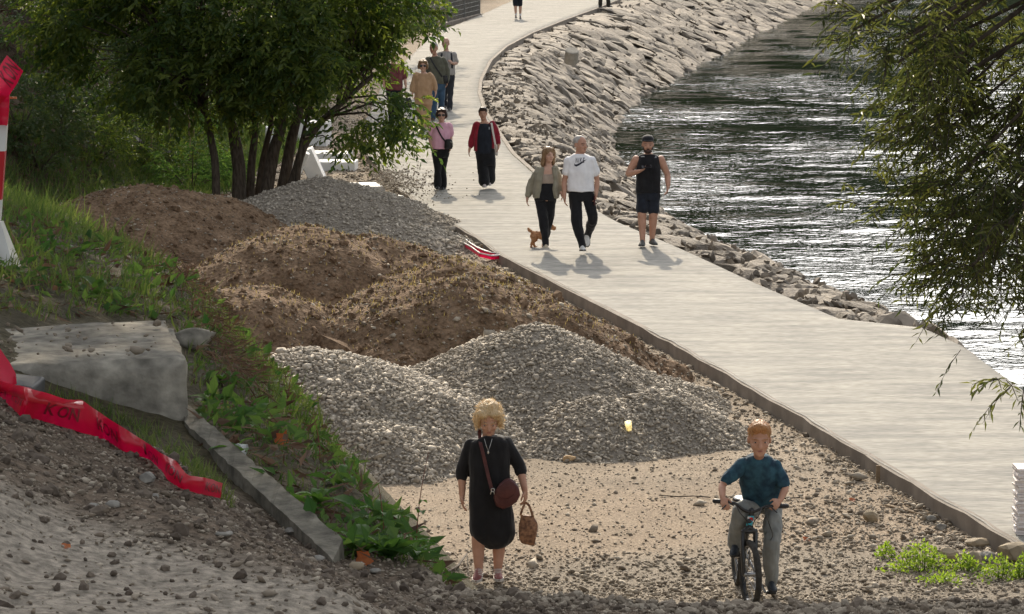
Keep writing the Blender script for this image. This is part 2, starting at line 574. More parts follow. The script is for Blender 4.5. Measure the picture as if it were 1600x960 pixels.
PEB = [stone_variant(100 + i, 1, 2, 0.18, (0.6, 0.9)) for i in range(8)]
def bipyr(seed, k):
    r = np.random.default_rng(seed)
    a = np.linspace(0, 2 * math.pi, k, endpoint=False)
    V = np.concatenate([np.c_[np.cos(a), np.sin(a), r.uniform(-.25, .25, k)], [[0, 0, .85], [0, 0, -.85]]]) * r.uniform(.78, 1.08, (k + 2, 1))
    F = np.array([(i, (i + 1) % k, k) for i in range(k)] + [((i + 1) % k, i, k + 1) for i in range(k)])
    return V, F
PEB8 = [bipyr(200 + i, 4) for i in range(8)]      # tiny grit
PEB12 = [bipyr(220 + i, 6) for i in range(8)]     # small pebbles
ROCKS = [stone_variant(300 + i, 2, 9, 0.22, (0.5, 0.8)) for i in range(12)]

def stones_mesh(name, P, size, mat, parent=None, flat=0.4, squash=(1.0, 0.8, 0.55), tint=None, variants=PEB, smooth=True):
    n = len(P)
    R = rotmats(n, flat)
    sc = size[:, None] * np.array(squash)[None] * rng.uniform(0.75, 1.25, (n, 3)) * 0.5
    var = rng.integers(0, len(variants), n)
    Vs, Fs, Ts, off = [], [], [], 0
    tint = rng.uniform(0, 1, n) if tint is None else tint
    for k, (V, F) in enumerate(variants):
        idx = np.where(var == k)[0]
        if not len(idx): continue
        W = V[None] * sc[idx][:, None, :]
        W = np.einsum('nij,nvj->nvi', R[idx], W) + P[idx][:, None, :]
        Vs.append(W.reshape(-1, 3))
        Fs.append((F[None] + (np.arange(len(idx)) * len(V))[:, None, None]).reshape(-1, 3) + off)
        Ts.append(np.repeat(tint[idx], len(V)))
        off += len(idx) * len(V)
    me = mesh_np(name, np.concatenate(Vs), np.concatenate(Fs), smooth, {'tint': np.concatenate(Ts)})
    o = obj(name, me, mat, parent)
    return o

# ================================================================== GROUND
def build_ground():
    xs = np.concatenate([-np.geomspace(400, 12, 26)[:-1], np.arange(-12, -3, 0.25), np.arange(-3, -1.9, .08), np.arange(-1.9, 1.8, 0.042), np.arange(1.8, 3, .08), np.arange(3, 10, 0.25), np.geomspace(10, 900, 34)])
    ys = np.concatenate([np.arange(-4, 5.5, 0.5), np.arange(5.5, 10.6, 0.036), np.arange(10.6, 14, 0.06), np.arange(14, 28, 0.16), np.arange(28, 46, 0.16), np.arange(46, 90, 0.5), np.arange(90, 260, 2.5), np.geomspace(260, 1600, 22)])
    X, Y = np.meshgrid(xs, ys)
    x, y = X.ravel(), Y.ravel()
    z = Zn(x, y)
    near = (y < 13) & (np.abs(x) < 4)
    P = np.c_[x, y]
    z = z + np.where(near, (fbm(P * 7, 3, 21) * 0.012 + fbm(P * 21, 2, 23) * .011), 0)
    ny, nx = X.shape
    i = np.arange(ny * nx).reshape(ny, nx)
    F = np.stack([i[:-1, :-1], i[:-1, 1:], i[1:, 1:], i[1:, :-1]], -1).reshape(-1, 4)
    # base colour of the soil itself, by place
    e = edge_dist(P)
    n1 = fbm(P * 0.5, 4, 31); n2 = fbm(P * 3.0, 4, 41)
    C = np.zeros((len(P), 3))
    C[:] = (0.29, 0.235, 0.175)                                    # lower yard, gravelly
    def mixc(mask, col):
        m = np.clip(mask, 0, 1)[:, None]
        C[:] = C * (1 - m) + np.array(col) * m
    mixc(sstep(-.1, .35, n1), (0.245, 0.20, 0.15))
    mixc(sstep(29.6, 30.5, y + n1 * .7) * sstep(35, 32.4, y + n1 * 1.4) * (0.55 + .45 * n2), (0.275, 0.208, 0.145))   # sandy lane
    mixc(sstep(30.2, 29.4, y + n1 * .6 - 0.25 * x) * .6, (0.21, 0.185, 0.15))                     # grey rubble in front
    mixc(sstep(0.0, 0.4, n2) * .4, (0.20, 0.165, 0.125))
    hill = np.clip((np.interp(y, TOE[:, 1], TOE[:, 0]) - x) / 1.5, 0, 1) * (y > 22)
    mixc(hill, (0.085, 0.062, 0.042))
    mixc(hill * sstep(-.05, .3, fbm(P * .3, 3, 51)), (0.045, 0.05, 0.024))
    up = sstep(-.15, .15, e)
    mixc(up, (0.120, 0.092, 0.068))
    mixc(up * sstep(-.1, .4, n2) * .7, (0.082, 0.062, 0.046))
    mixc(up * sstep(6.95, 6.55, y + 0.65 * x + n1 * .3 + n2 * .12), (0.245, 0.215, 0.175))               # dusty trodden patch
    veg = ((e > -2.5) & (e < 3) & (y > 9.3) & (x < -0.1)) * sstep(9.2, 10.4, y + 0.55 * (x + 0.2))
    mixc(veg * 0.85, (0.055, 0.05, 0.028))
    me = mesh_np('ground', np.c_[x, y, z], F, True, {'Col': C})
    o = obj('ground', me, m_ground)
    tag(o, kind='structure')
build_ground()

# ================================================================== PATH
def build_path():
    ys = np.concatenate([np.arange(28.2, 44.28, 0.4), [44.28, 45.18], np.arange(45.6, 300, 0.8)])
    l, r = xL(ys), xR(ys)
    n = len(ys)
    jl = fbm(np.c_[ys * 1.7, ys * 0], 3, 5) * 0.05
    jl += np.abs(fbm(np.c_[ys * 0.45, ys * 0 + 3], 3, 8)) * 0.06
    rows = []
    m = 9
    for i in range(n):
        xs = np.linspace(l[i] + jl[i], r[i], m)
        rows.append(np.c_[xs, np.full(m, ys[i]), np.zeros(m)])
    V = np.array(rows).reshape(-1, 3)
    V[:, 2] += fbm(V[:, :2] * 0.6, 2, 77) * 0.006
    F = []
    for i in range(n - 1):
        for j in range(m - 1):
            a = i * m + j
            F.append((a, a + 1, a + m + 1, a + m))
    me = bpy.data.meshes.new('path')
    nb = len(V)
    VV = [tuple(v) for v in V]
    # right side skirt and front end
    for i in range(n):
        VV.append((r[i] - .02, ys[i], -0.34))
    for i in range(n - 1):
        F.append((i * m + m - 1, nb + i, nb + i + 1, (i + 1) * m + m - 1))
    nf = len(VV)
    for j in range(m):
        v = V[j]; VV.append((v[0], v[1] - 0.01, -0.34))
    for j in range(m - 1):
        F.append((j, nf + j, nf + j + 1, j + 1))
    me.from_pydata(VV, [], F)
    me.polygons.foreach_set('use_smooth', np.r_[np.ones((n - 1) * (m - 1), bool), np.zeros(len(F) - (n - 1) * (m - 1), bool)])
    o = obj('path', me, m_concrete)
    tag(o, kind='structure')
    # the cast edge of the slab: its own part, a few mm proud, cast in bays
    b = None
    i = 0
    while i < n - 1 and ys[i] < 160:
        k = i
        b = MB()
        while k < n - 1 and ys[k] - ys[i] < 6: k += 1
        rings = []
        for q in range(i, k + 1):
            x0, y0 = l[q] + jl[q], ys[q]
            yy = y0 + (0.01 if q == i else -0.01 if q == k else 0)
            t = 0.006 + 0.02 * vnoise(np.array([[y0 * 2.1, 3.0]]), 3)[0]
            rings.append(np.array([(x0 - .03, yy, -0.36), (x0 - .03 + t * .3, yy, -0.012 + t * .4), (x0 + 0.045, yy, 0.004), (x0 + 0.05, yy, -0.36)]))
        b.loft(rings)
        b.build('kerb_edge', m_kerb, o)
        i = k
    # far kerb on the river side of the bend
    b = MB()
    rings = []
    for q in range(n):
        if 66 < ys[q] < 200:
            rings.append(np.array([(r[q] - .02, ys[q], -0.3), (r[q] - .02, ys[q], 0.012), (r[q] + .07, ys[q], 0.012), (r[q] + .07, ys[q], -0.3)]))
    b.loft(rings)
    b.build('river_kerb', m_kerb, o)
build_path()

# ================================================================== RIVER
def build_water():
    ys = np.concatenate([np.arange(22, 46, 1.0), np.arange(46, 130, 0.22), np.arange(130, 260, 1.0), np.geomspace(260, 900, 16)])
    tt = np.concatenate([[0], np.linspace(0.02, 0.34, 70), np.linspace(0.36, 1, 24)])
    Y, T = np.meshgrid(ys, tt, indexing='ij')
    x0 = xW(Y) - 1.6
    X = x0 + T * 62
    P = np.c_[X.ravel(), Y.ravel()]
    z = WATER_Z + fbm(P * np.array([0.5, 1.5]), 3, 61) * 0.05 + fbm(P * np.array([0.12, 0.3]), 2, 65) * 0.06
    ny, nx = X.shape
    i = np.arange(ny * nx).reshape(ny, nx)
    F = np.stack([i[:-1, :-1], i[:-1, 1:], i[1:, 1:], i[1:, :-1]], -1).reshape(-1, 4)
    me = mesh_np('river', np.c_[P, z], F, True)
    m = bpy.data.materials.new('river_water')
    m.use_nodes = True
    nt = m.node_tree; N, L = nt.nodes, nt.links
    bs = N['Principled BSDF']
    bs.inputs['Base Color'].default_value = (0.006, 0.009, 0.006, 1)
    bs.inputs['Roughness'].default_value = 0.05
    bs.inputs['IOR'].default_value = 1.33
    tc = N.new('ShaderNodeTexCoord')
    # gusts: calmer and rougher patches drifting over the river
    gm = N.new('ShaderNodeMapping'); gm.inputs['Scale'].default_value = (0.16, 0.07, 1); L.new(tc.outputs['Object'], gm.inputs[0])
    gn = N.new('ShaderNodeTexNoise'); gn.inputs['Scale'].default_value = 1; gn.inputs['Detail'].default_value = 3; L.new(gm.outputs[0], gn.inputs['Vector'])
    gr = N.new('ShaderNodeMapRange'); gr.inputs['From Min'].default_value = .38; gr.inputs['From Max'].default_value = .62
    gr.inputs['To Min'].default_value = .32; gr.inputs['To Max'].default_value = 1.0; L.new(gn.outputs['Fac'], gr.inputs['Value'])
    prev = None
    for sx, sy, sc, dist in ((1.0, 1.3, 1.1, 0.046), (1.0, 1.2, 3.2, 0.033), (1.0, 1.2, 8.5, 0.0125)):
        mp = N.new('ShaderNodeMapping'); mp.inputs['Scale'].default_value = (sx * sc, sy * sc, 1)
        mp.inputs['Rotation'].default_value = (0, 0, math.radians(8))
        L.new(tc.outputs['Object'], mp.inputs[0])
        nz = N.new('ShaderNodeTexNoise'); nz.inputs['Scale'].default_value = 1
        nz.inputs['Detail'].default_value = 2.5; nz.inputs['Distortion'].default_value = 0.6
        L.new(mp.outputs[0], nz.inputs['Vector'])
        bp = N.new('ShaderNodeBump'); bp.inputs['Distance'].default_value = dist
        L.new(gr.outputs['Result'], bp.inputs['Strength'])
        L.new(nz.outputs['Fac'], bp.inputs['Height'])
        if prev is not None: L.new(prev, bp.inputs['Normal'])
        prev = bp.outputs['Normal']
    L.new(prev, bs.inputs['Normal'])
    tag(obj('river', me, m), kind='structure')
build_water()

# ================================================================== WOODED HILLS beyond the river (they darken the water)
def build_hills():
    m = M('far_woodland', (0.012, 0.022, 0.009), (0.035, 0.05, 0.018), scale=0.35, rough=0.95, spec=0.05, bump=1.0, bscale=0.4, bdist=1.5)
    xs = np.arange(-260, 420, 4.0); ys = np.arange(20, 620, 4.0)
    X, Y = np.meshgrid(xs, ys)
    x, y = X.ravel(), Y.ravel()
    far = np.maximum(y - 240, 0)
    right = np.maximum(x - (xW(np.minimum(y, 300)) + 26), 0)
    d = np.minimum(np.hypot(far, np.maximum(right, 0)) + 0, 1e9)
    d = np.maximum(far * (x > -60 - 0.2 * far), right * 0.9)
    z = np.minimum(d * 0.62, 105) + np.where(d > 1, 1, 0) * fbm(np.c_[x, y] * 0.11, 4, 15) * 9 * np.minimum(d / 12, 1)
    z = z * (.60 + .40 * sstep(.15, .06, x / np.maximum(y, 1)))        # unseen hills lowered on the right so the water there mirrors sky
    z = z - 4.0
    ny, nx = X.shape
    i = np.arange(ny * nx).reshape(ny, nx)
    F = np.stack([i[:-1, :-1], i[:-1, 1:], i[1:, 1:], i[1:, :-1]], -1).reshape(-1, 4)
    keep = (d.reshape(-1)[F] > 0).any(1)
    me = mesh_np('wooded_hill', np.c_[x, y, z], F[keep], True)
    tag(obj('wooded_hill', me, m), kind='structure')
build_hills()

# ================================================================== STONE EMBANKMENT
def bank_pt(y, t):
    """t across the bank 0..1 (path edge to water line)"""
    r, w = xR(y) + 0.12, xW(y) + 0.25
    sh = np.where(y > 45.2, np.clip(1.3 / (w - r), 0.05, 0.5), 0.08)
    x = r + (w - r) * t
    z = np.where(t < sh, -0.10 - 0.16 * (t / sh) ** 2, -0.26 - (2.15) * (t - sh) / (1 - sh))
    return np.stack([x, y + 0 * t, z], -1)

def build_bank():
    root = empty('stone_embankment', (xR(60.) + .5, 60, -1), 'dry laid grey stone embankment sloping from the concrete path down to the river', 'embankment')
    bpy.context.view_layer.update()
    ys = np.concatenate([np.arange(26, 140, 0.7), np.arange(140, 270, 2)])
    tt = np.linspace(-0.03, 1.1, 14)
    Y, T = np.meshgrid(ys, tt, indexing='ij')
    V = bank_pt(Y.ravel(), T.ravel())
    V[:, 2] += -0.07 + fbm(V[:, :2] * 1.5, 3, 71) * 0.06
    ny, nx = Y.shape
    i = np.arange(ny * nx).reshape(ny, nx)
    F = np.stack([i[:-1, :-1], i[:-1, 1:], i[1:, 1:], i[1:, :-1]], -1).reshape(-1, 4)
    o = obj('mortar_bed', mesh_np('mortar_bed', V - np.array(root.location), F, True), m_mortar, root)
    # stones in rough courses running down the slope
    rows = []
    y = 36.0
    cnt = 0
    while y < 262:
        step = (0.62 if y < 75 else 0.85 if y < 125 else 1.3) * rng.uniform(.75, 1.3)
        width = float(np.hypot(xW(y) - xR(y), 2.2))
        t = rng.uniform(0, .06)
        while t < 1.04:
            w = (0.52 if y < 75 else 0.6 if y < 125 else 0.9) * rng.uniform(.65, 1.5)
            dt = w / width
            tc = t + dt / 2
            yy = y + step * (0.5 + rng.uniform(-.22, .22)) + 0.25 * tc
            rows.append((yy, tc, w, step))
            t += dt * 0.97
        y += step * 0.97
    A = np.array(rows)
    C = bank_pt(A[:, 0], A[:, 1])
    ex = norm(bank_pt(A[:, 0], A[:, 1] + .02) - bank_pt(A[:, 0], A[:, 1] - .02))
    ey = norm(bank_pt(A[:, 0] + .3, A[:, 1]) - bank_pt(A[:, 0] - .3, A[:, 1]))
    nz = norm(np.cross(ex, ey))
    ey = np.cross(nz, ex)
    view = norm(C - np.array([0, 0, CAM_Z]))
    facing = -(view * nz).sum(1)
    px = 800 + C[:, 0] / C[:, 1] * FOC
    py = 480 + 5333 * (math.tan(-PITCH) + (CAM_Z - C[:, 2]) / C[:, 1] / 1.0)
    vis = (facing > -0.02) & (px > -20) & (px < 1400) & (py > -20) & (C[:, 1] > 43.5)
    score = np.where(vis, A[:, 2] * A[:, 3] * np.clip(facing + .08, .02, 1) / C[:, 1] ** 2, 0)
    order = np.argsort(-score)
    part = np.zeros(len(A), bool); part[order[:300]] = True
    meshes = []
    for k, (V0, F0) in enumerate(ROCKS):
        me = mesh_np('stone', V0, F0, False)
        me.materials.append(m_rock)
        meshes.append(me)
    base = np.array(root.location)
    yaw = rng.normal(0, 0.3, len(A)); thick = rng.uniform(0.10, 0.19, len(A)) * np.where(A[:, 1] < .3, .8, 1); lift = rng.normal(0.0, 0.022, len(A))
    tilt = rng.normal(0, 0.075, (len(A), 2))
    SX = A[:, 2] * 0.72; SY = A[:, 3] * 0.78
    Vs, Fs, Ts, off = [], [], [], 0
    for i in range(len(A)):
        c, s_ = math.cos(yaw[i]), math.sin(yaw[i])
        e1 = ex[i] * c + ey[i] * s_; e2 = -ex[i] * s_ + ey[i] * c; e3 = norm(nz[i] + e1 * tilt[i, 0] + e2 * tilt[i, 1])
        e1 = norm(e1 - e3 * (e1 @ e3)); e2 = np.cross(e3, e1)
        R = np.stack([e1 * SX[i], e2 * SY[i], e3 * thick[i]], 1)
        p = C[i] + nz[i] * (lift[i] - thick[i] * 0.35)
        if part[i]:
            o = bpy.data.objects.new('stone', meshes[i % len(meshes)])
            COL.objects.link(o); o.parent = root
            Mx = Matrix([[*R[0], p[0] - base[0]], [*R[1], p[1] - base[1]], [*R[2], p[2] - base[2]], [0, 0, 0, 1]])
            o.matrix_local = Mx
        else:
            if C[i, 1] < 43 or C[i, 1] > 235: continue
            V0, F0 = ROCKS[i % len(ROCKS)]
            Vs.append(V0 @ R.T + p - base); Fs.append(F0 + off); off += len(V0)
            Ts.append(np.full(len(V0), rng.uniform()))
    me = mesh_np('small_stones', np.concatenate(Vs), np.concatenate(Fs), False, {'tint': np.concatenate(Ts)})
    tag(obj('small_stones', me, m_rock_tint, root), kind='stuff')
    # chips wedged between the stones
    n = 2600
    yy = np.concatenate([rng.uniform(44, 100, n - 500), rng.uniform(100, 180, 500)]); t = rng.uniform(0, .95, n)
    P = bank_pt(yy, t); P[:, 2] += 0.06
    stones_mesh('stone_chips', P - base, rng.uniform(.08, .22, n), m_rock_tint, root, flat=.8, smooth=False, variants=PEB12)['kind'] = 'stuff'
build_bank()

# ================================================================== PILES
def pile(name, cx, cy, H, rx, ry, mat, label, cat, seed, lobes=(), sharp=1.15, rot=0.0, rough=0.10, group=None, fr=1.3, flat_top=0.0):
    """a tipped heap: rounded cone of loose material with lobes; returns object and height function"""
    n = 150
    g = np.linspace(-1.25, 1.25, n)
    U, Vv = np.meshgrid(g, g)
    u, v = U.ravel(), Vv.ravel()
    c, s_ = math.cos(rot), math.sin(rot)
    def hfun(x, y):
        dx, dy = x - cx, y - cy
        a = (dx * c + dy * s_) / rx; b = (-dx * s_ + dy * c) / ry
        P = np.c_[x, y]
        wob = fbm(P * 0.9, 3, seed) * 0.28
        r = np.sqrt(a * a + b * b) * (1 + wob)
        h = H * (1 - np.clip(r, 0, 1.4) ** sharp)
        if flat_top:
            h = np.minimum(h, H * (1 - flat_top) + 0.15 * (h - H * (1 - flat_top)))
        for (lx, ly, lh, lr) in lobes:
            rr = np.sqrt((x - lx) ** 2 + (y - ly) ** 2) / lr * (1 + fbm(P * 1.1, 3, seed + 5) * .3)
            h = np.maximum(h, lh * (1 - np.clip(rr, 0, 1.4) ** sharp))
        h = h + fbm(P * fr, 4, seed + 9) * rough + fbm(P * 6, 3, seed + 3) * rough * .3
        return h
    x = cx + u * rx * c - v * ry * s_
    y = cy + u * rx * s_ + v * ry * c
    if lobes:
        R = max(rx, ry) * 1.25
        xs = [cx - rx * 1.25, cx + rx * 1.25] + [l[0] - l[3] * 1.2 for l in lobes] + [l[0] + l[3] * 1.2 for l in lobes]
        yl = [cy - ry * 1.25, cy + ry * 1.25] + [l[1] - l[3] * 1.2 for l in lobes] + [l[1] + l[3] * 1.2 for l in lobes]
        X, Y = np.meshgrid(np.linspace(min(xs), max(xs), n), np.linspace(min(yl), max(yl), n))
        x, y = X.ravel(), Y.ravel()
    gz = Z(x, y)
    base = GND
    z = base + hfun(x, y)
    i = np.arange(n * n).reshape(n, n)
    F = np.stack([i[:-1, :-1], i[:-1, 1:], i[1:, 1:], i[1:, :-1]], -1).reshape(-1, 4)
    keep = (z[F] > gz[F] - 0.15).any(1)
    z = np.maximum(z, gz - 0.25)
    me = mesh_np(name, np.c_[x - cx, y - cy, z - base], F[keep], True)
    o = obj(name, me, mat, None, (cx, cy, base))
    tag(o, label, cat, group)
    def surf(n_, zmin=0.0):
        k = rng.integers(0, len(x), n_ * 4)
        sx = x[k] + rng.uniform(-.03, .03, n_ * 4); sy = y[k] + rng.uniform(-.03, .03, n_ * 4)
        hz = hfun(sx, sy)
        ok = (hz + base > Z(sx, sy) + zmin)
        dx_ = (hfun(sx + .05, sy) - hfun(sx - .05, sy)) / .1; dy_ = (hfun(sx, sy + .05) - hfun(sx, sy - .05)) / .1
        nn = norm(np.c_[-dx_, -dy_, np.ones(len(sx))]); vv = norm(np.c_[sx, sy, hz + base - CAM_Z])
        ok &= (-(nn * vv).sum(1) > -.12)           # the far side of the heap is never seen
        sx, sy, hz = sx[ok][:n_], sy[ok][:n_], hz[ok][:n_]
        return np.c_[sx - cx, sy - cy, hz]
    return o, surf, hfun

def gravel_pile(cx, cy, H, rx, ry, label, seed, mat, n, size, **kw):
    o, surf, hf = pile('gravel_pile', cx, cy, H, rx, ry, m_gravel_bed, label, 'gravel pile', seed, rough=0.05, group='gravel piles beside the path', **kw)
    P = surf(n)
    sz = size * np.exp(rng.normal(0, 0.42, len(P)))
    P[:, 2] += sz * 0.12
    st = stones_mesh('pebbles', P, sz, mat, o, flat=0.5, variants=PEB12)
    st['kind'] = 'stuff'
    return hf
gp_f = gravel_pile(-2.15, 36.0, 1.04, 2.45, 2.3, 'pale cobble gravel heap beside the weedy bank, left behind the blonde woman', 11, m_pebble_white, 17500, 0.042, sharp=1.35)
gp_g = gravel_pile(0.30, 37.6, 1.10, 2.3, 2.2, 'grey gravel heap between the blonde woman and the path kerb', 12, m_pebble, 19000, 0.037, sharp=1.25,
            lobes=((1.55, 36.3, 0.55, 1.15), (-0.6, 36.2, 0.55, 1.2), (0.9, 36.0, .5, 1.2)))
gp_h = gravel_pile(-3.3, 58.0, 0.86, 2.5, 3.0, 'fine grey gravel heap at the foot of the many stemmed tree', 13, m_pebble, 13000, 0.043, sharp=1.25,
            lobes=((-1.9, 54.6, .5, 1.5),))

def dirt_pile(cx, cy, H, rx, ry, label, seed, nst, ngr, ring=(), **kw):
    o, surf, hf = pile('dirt_pile', cx, cy, H, rx, ry, m_dirt, label, 'dirt pile', seed, group='dirt piles left of the path', rough=.11, **kw)
    P = surf(nst)
    sz = 0.034 * np.exp(rng.normal(0, 0.5, len(P)))
    stones_mesh('pebbles', P + np.array([0, 0, .004]), sz, m_pebble_brown, o, flat=.5, variants=PEB8, tint=rng.uniform(0, 1, len(P)) ** 1.8)['kind'] = 'stuff'
    # clods
    P = surf(nst // 2)
    sz = 0.05 * np.exp(rng.normal(0, 0.5, len(P)))
    stones_mesh('clods', P, sz, m_dirt, o, flat=.7, squash=(1, .9, .7), smooth=False)['kind'] = 'stuff'
    # dry sprouts along the crests
    P = surf(ngr * 3)
    crest = rng.uniform(0, 1, len(P)) < np.clip((P[:, 2] / H - .25) * 1.3, 0.02, 1)
    P = P[crest][:int(ngr * .55)]
    D = norm(rng.normal(0, .35, (len(P), 3)) + np.array([0, 0, 1]))
    leaves_mesh('sprouts', P, D, rand_dirs(len(P)), rng.uniform(.03, .08, len(P)), .008, rng.uniform(0, 1, len(P)), m_dirt_grass, o)['kind'] = 'stuff'
    return hf
dp = []
dp.append(dirt_pile(-5.9, 55.0, 0.99, 2.9, 2.6, 'broad brown dirt heap at the foot of the grassy hillside, farthest left', 21, 1500, 200, sharp=1.6))
dp.append(dirt_pile(-6.0, 49.0, 0.72, 2.3, 1.9, 'low brown dirt heap half hidden by the grass of the bank', 22, 900, 150, sharp=1.4))
dp.append(dirt_pile(-2.95, 47.5, 1.14, 2.5, 2.4, 'brown dirt heap in front of the fine gravel heap, with a sunlit rim', 23, 1500, 1100, sharp=1.5, lobes=((-1.9, 48.0, .98, 1.8),)))
dp.append(dirt_pile(-0.8, 44.2, 1.05, 2.0, 1.9, 'brown dirt heap nearest the red tape with stepped ridges', 24, 1400, 1300, sharp=1.5, lobes=((.3, 43.6, .62, 1.3),)))
dp.append(dirt_pile(-0.75, 40.6, 1.27, 2.25, 2.0, 'steep brown dirt heap right behind the two cobble heaps', 25, 1700, 1300, sharp=1.6, lobes=((.45, 40.4, .95, 1.5),)))
dp.append(dirt_pile(-3.1, 40.8, 1.22, 2.3, 2.2, 'brown dirt heap behind the weedy bank with a ridge running right', 26, 1500, 900, sharp=1.3))

# ================================================================== LOOSE STONES OF THE YARD
def yard():
    n = 22000
    y = 28.0 + rng.beta(1.0, 1.6, n) * 9
    x = rng.uniform(-1.9, 5.2, n)
    ok = x < xL(y) - .02
    lane = (y > 30.0 + .15 * np.sin(x * 3)) & (y < 33.6)
    ok &= ~(lane & (rng.uniform(0, 1, n) < .35))
    x, y = x[ok], y[ok]
    sz = 0.0165 * np.exp(rng.normal(0, .6, len(x)))
    sz *= np.where((x > 2.8) & (y > 29.5), 1.35, 1)
    P = np.c_[x, y, Zn(x, y) + sz * .12]
    tint = np.clip(rng.uniform(0, 1, len(x)) * .8, 0, 1)
    o = stones_mesh('yard_gravel', P, sz, m_pebble_brown, None, flat=.35, tint=tint, variants=PEB8)
    tag(o, kind='stuff')
    n = 11000
    y = 27.6 + np.abs(rng.normal(0, 1.3, n)); x = rng.uniform(-1.5, 5.0, n)
    y = np.where(rng.uniform(0, 1, n) < .3, 28.5 + rng.uniform(0, 4.5, n), y); x = np.where(y > 30.4, rng.uniform(2.0, 4.6, n), x)
    ok = x < xL(y) - .02; x, y = x[ok], y[ok]
    sz = 0.027 * np.exp(rng.normal(0, .5, len(x)))
    P = np.c_[x, y, Zn(x, y) + sz * .15]
    tag(stones_mesh('near_rubble', P, sz, m_pebble_brown, None, flat=.35, tint=rng.uniform(0, .8, len(x)), variants=PEB12), kind='stuff')
    # strip of rubble along the slab edge
    n = 6000
    y = 30 + rng.uniform(0, 1, n) ** 1.3 * 45
    off = np.abs(rng.normal(0, .5, n)) * np.interp(y, [30, 45, 70], [1.0, .9, 1.2])
    x = xL(y) - 0.05 - off
    sz = 0.032 * np.exp(rng.normal(0, .5, n))
    P = np.c_[x, y, Zn(x, y) + sz * .15]
    tag(stones_mesh('kerbside_rubble', P, sz, m_pebble_brown, None, flat=.4, variants=PEB12), kind='stuff')
    # gravel spilled over the slab edge near the white blocks
    n = 1500
    y = rng.normal(65.5, 1.8, n); x = xL(y) + np.abs(rng.normal(0, .5, n)) - .3
    sz = 0.032 * np.exp(rng.normal(0, .35, n))
    P = np.c_[x, y, 0.01 + sz * .2]
    tag(stones_mesh('spilled_gravel', P, sz, m_pebble_brown, None, flat=.3), kind='stuff')
    n = 3500
    y = rng.uniform(60, 92, n); x = xL(y) - rng.uniform(0, 3.2, n)
    sz = 0.07 * np.exp(rng.normal(0, .4, n))
    P = np.c_[x, y, Zn(x, y) + .01]
    tag(stones_mesh('tree_foot_gravel', P, sz, m_pebble_brown, None, flat=.3, variants=PEB8), kind='stuff')
    # foreground ledge
    n = 44000
    y = rng.uniform(6.3, 10.9, n); x = rng.uniform(-1.75, 1.65, n)
    e = edge_dist(np.c_[x, y])
    dusty = sstep(6.9, 6.6, y + 0.65 * x)
    ok = (e > -.25) & (rng.uniform(0, 1, n) > dusty * .75) & ~((y > 9.4 + (-.2 - x) * .95) & (x < 0))
    x, y = x[ok], y[ok]
    sz = 0.0068 * np.exp(np.abs(rng.normal(0, .62, len(x))))
    sz = np.minimum(sz, .045)
    P = np.c_[x, y, Zn(x, y) + (fbm(np.c_[x, y] * 7, 3, 21) * 0.012 + fbm(np.c_[x, y] * 21, 2, 23) * .011) + sz * .1]
    tag(stones_mesh('ledge_gravel', P, sz, m_pebble_brown, None, flat=.4, tint=rng.uniform(0, 1, len(x)) ** 2 * .75, variants=PEB12), kind='stuff')
    n = 5000
    y = rng.uniform(6.3, 10.9, n); x = rng.uniform(-1.75, 1.65, n)
    ok = (edge_dist(np.c_[x, y]) > -.2) & (rng.uniform(0, 1, n) > sstep(6.9, 6.6, y + .65 * x) * .7) & ~((y > 9.4 + (-.2 - x) * .95) & (x < 0))
    x, y = x[ok], y[ok]; sz = np.minimum(.012 * np.exp(np.abs(rng.normal(0, .6, len(x)))), .05)
    P = np.c_[x, y, Zn(x, y) + (fbm(np.c_[x, y] * 7, 3, 21) * 0.012 + fbm(np.c_[x, y] * 21, 2, 23) * .011) + sz * .1]
    tag(stones_mesh('soil_clods', P, sz, M('soil_clod', (.075, .058, .044), (.14, .112, .086), attr='tint', rough=.95, fine=.3), None, flat=.7, squash=(1, .85, .7), smooth=False), kind='stuff')
    # stony crest of the ledge
    n = 1600
    x = rng.uniform(-.3, 1.7, n)
    k = np.interp(x, EDGE[::-1][-5:, 0], EDGE[::-1][-5:, 1])
    y = np.interp(x, [-.19, .5, 1.32, 6], [9.2, 8.95, 8.8, 8.2]) + rng.normal(-.05, .16, n)
    sz = np.minimum(0.012 * np.exp(np.abs(rng.normal(0, .6, n))), .045)
    P = np.c_[x, y, Zn(x, y) + sz * .15]
    tag(stones_mesh('crest_gravel', P, sz, m_pebble_brown, None, flat=.4, tint=rng.uniform(0, .6, n), smooth=False), kind='stuff')
yard()

def rock(px, py, w, h, label, mat=None, z=None, sub=2, seed=0, cat='rock', name='rock', flatk=.8, sink=.1, group='loose rocks on the ground', cuts=5):
    """a single loose rock whose base is seen at (px,py), w,h in metres"""
    p = ray_ground(px, py)
    V, F = stone_variant(900 + seed, sub, cuts, .18, (.6, .9))
    V = V / np.abs(V).max(0)
    a = rng.uniform(-.4, .4)
    V = V * np.array([w / 2, w / 2 * flatk, h / 2])
    V[:, 2] += h / 2 - sink * h
    me = mesh_np(name, V, F, cuts < 5)
    o = obj(name, me, mat or m_boulder, None, tuple(p + np.array([0, w / 2 * flatk, 0])))
    o.rotation_euler = (0, 0, a)
    tag(o, label, cat, group)
    return o
m_tanbrick = M('tan_brick', (.42, .28, .15), (.5, .35, .2), scale=20, rough=.9)
rock(835, 699, .24, .13, 'long grey boulder on the gravel just right of the blonde woman', seed=1, cuts=3)
rock(890, 724, .15, .08, 'small tan brick piece on the gravel', m_tanbrick, seed=2, cat='brick', name='brick')
rock(951, 714, .14, .18, 'upright grey rock standing beside the tan brick piece', seed=3)
rock(1014, 712, .19, .12, 'smooth rounded grey boulder near the yellowish cup', seed=4, cuts=2)
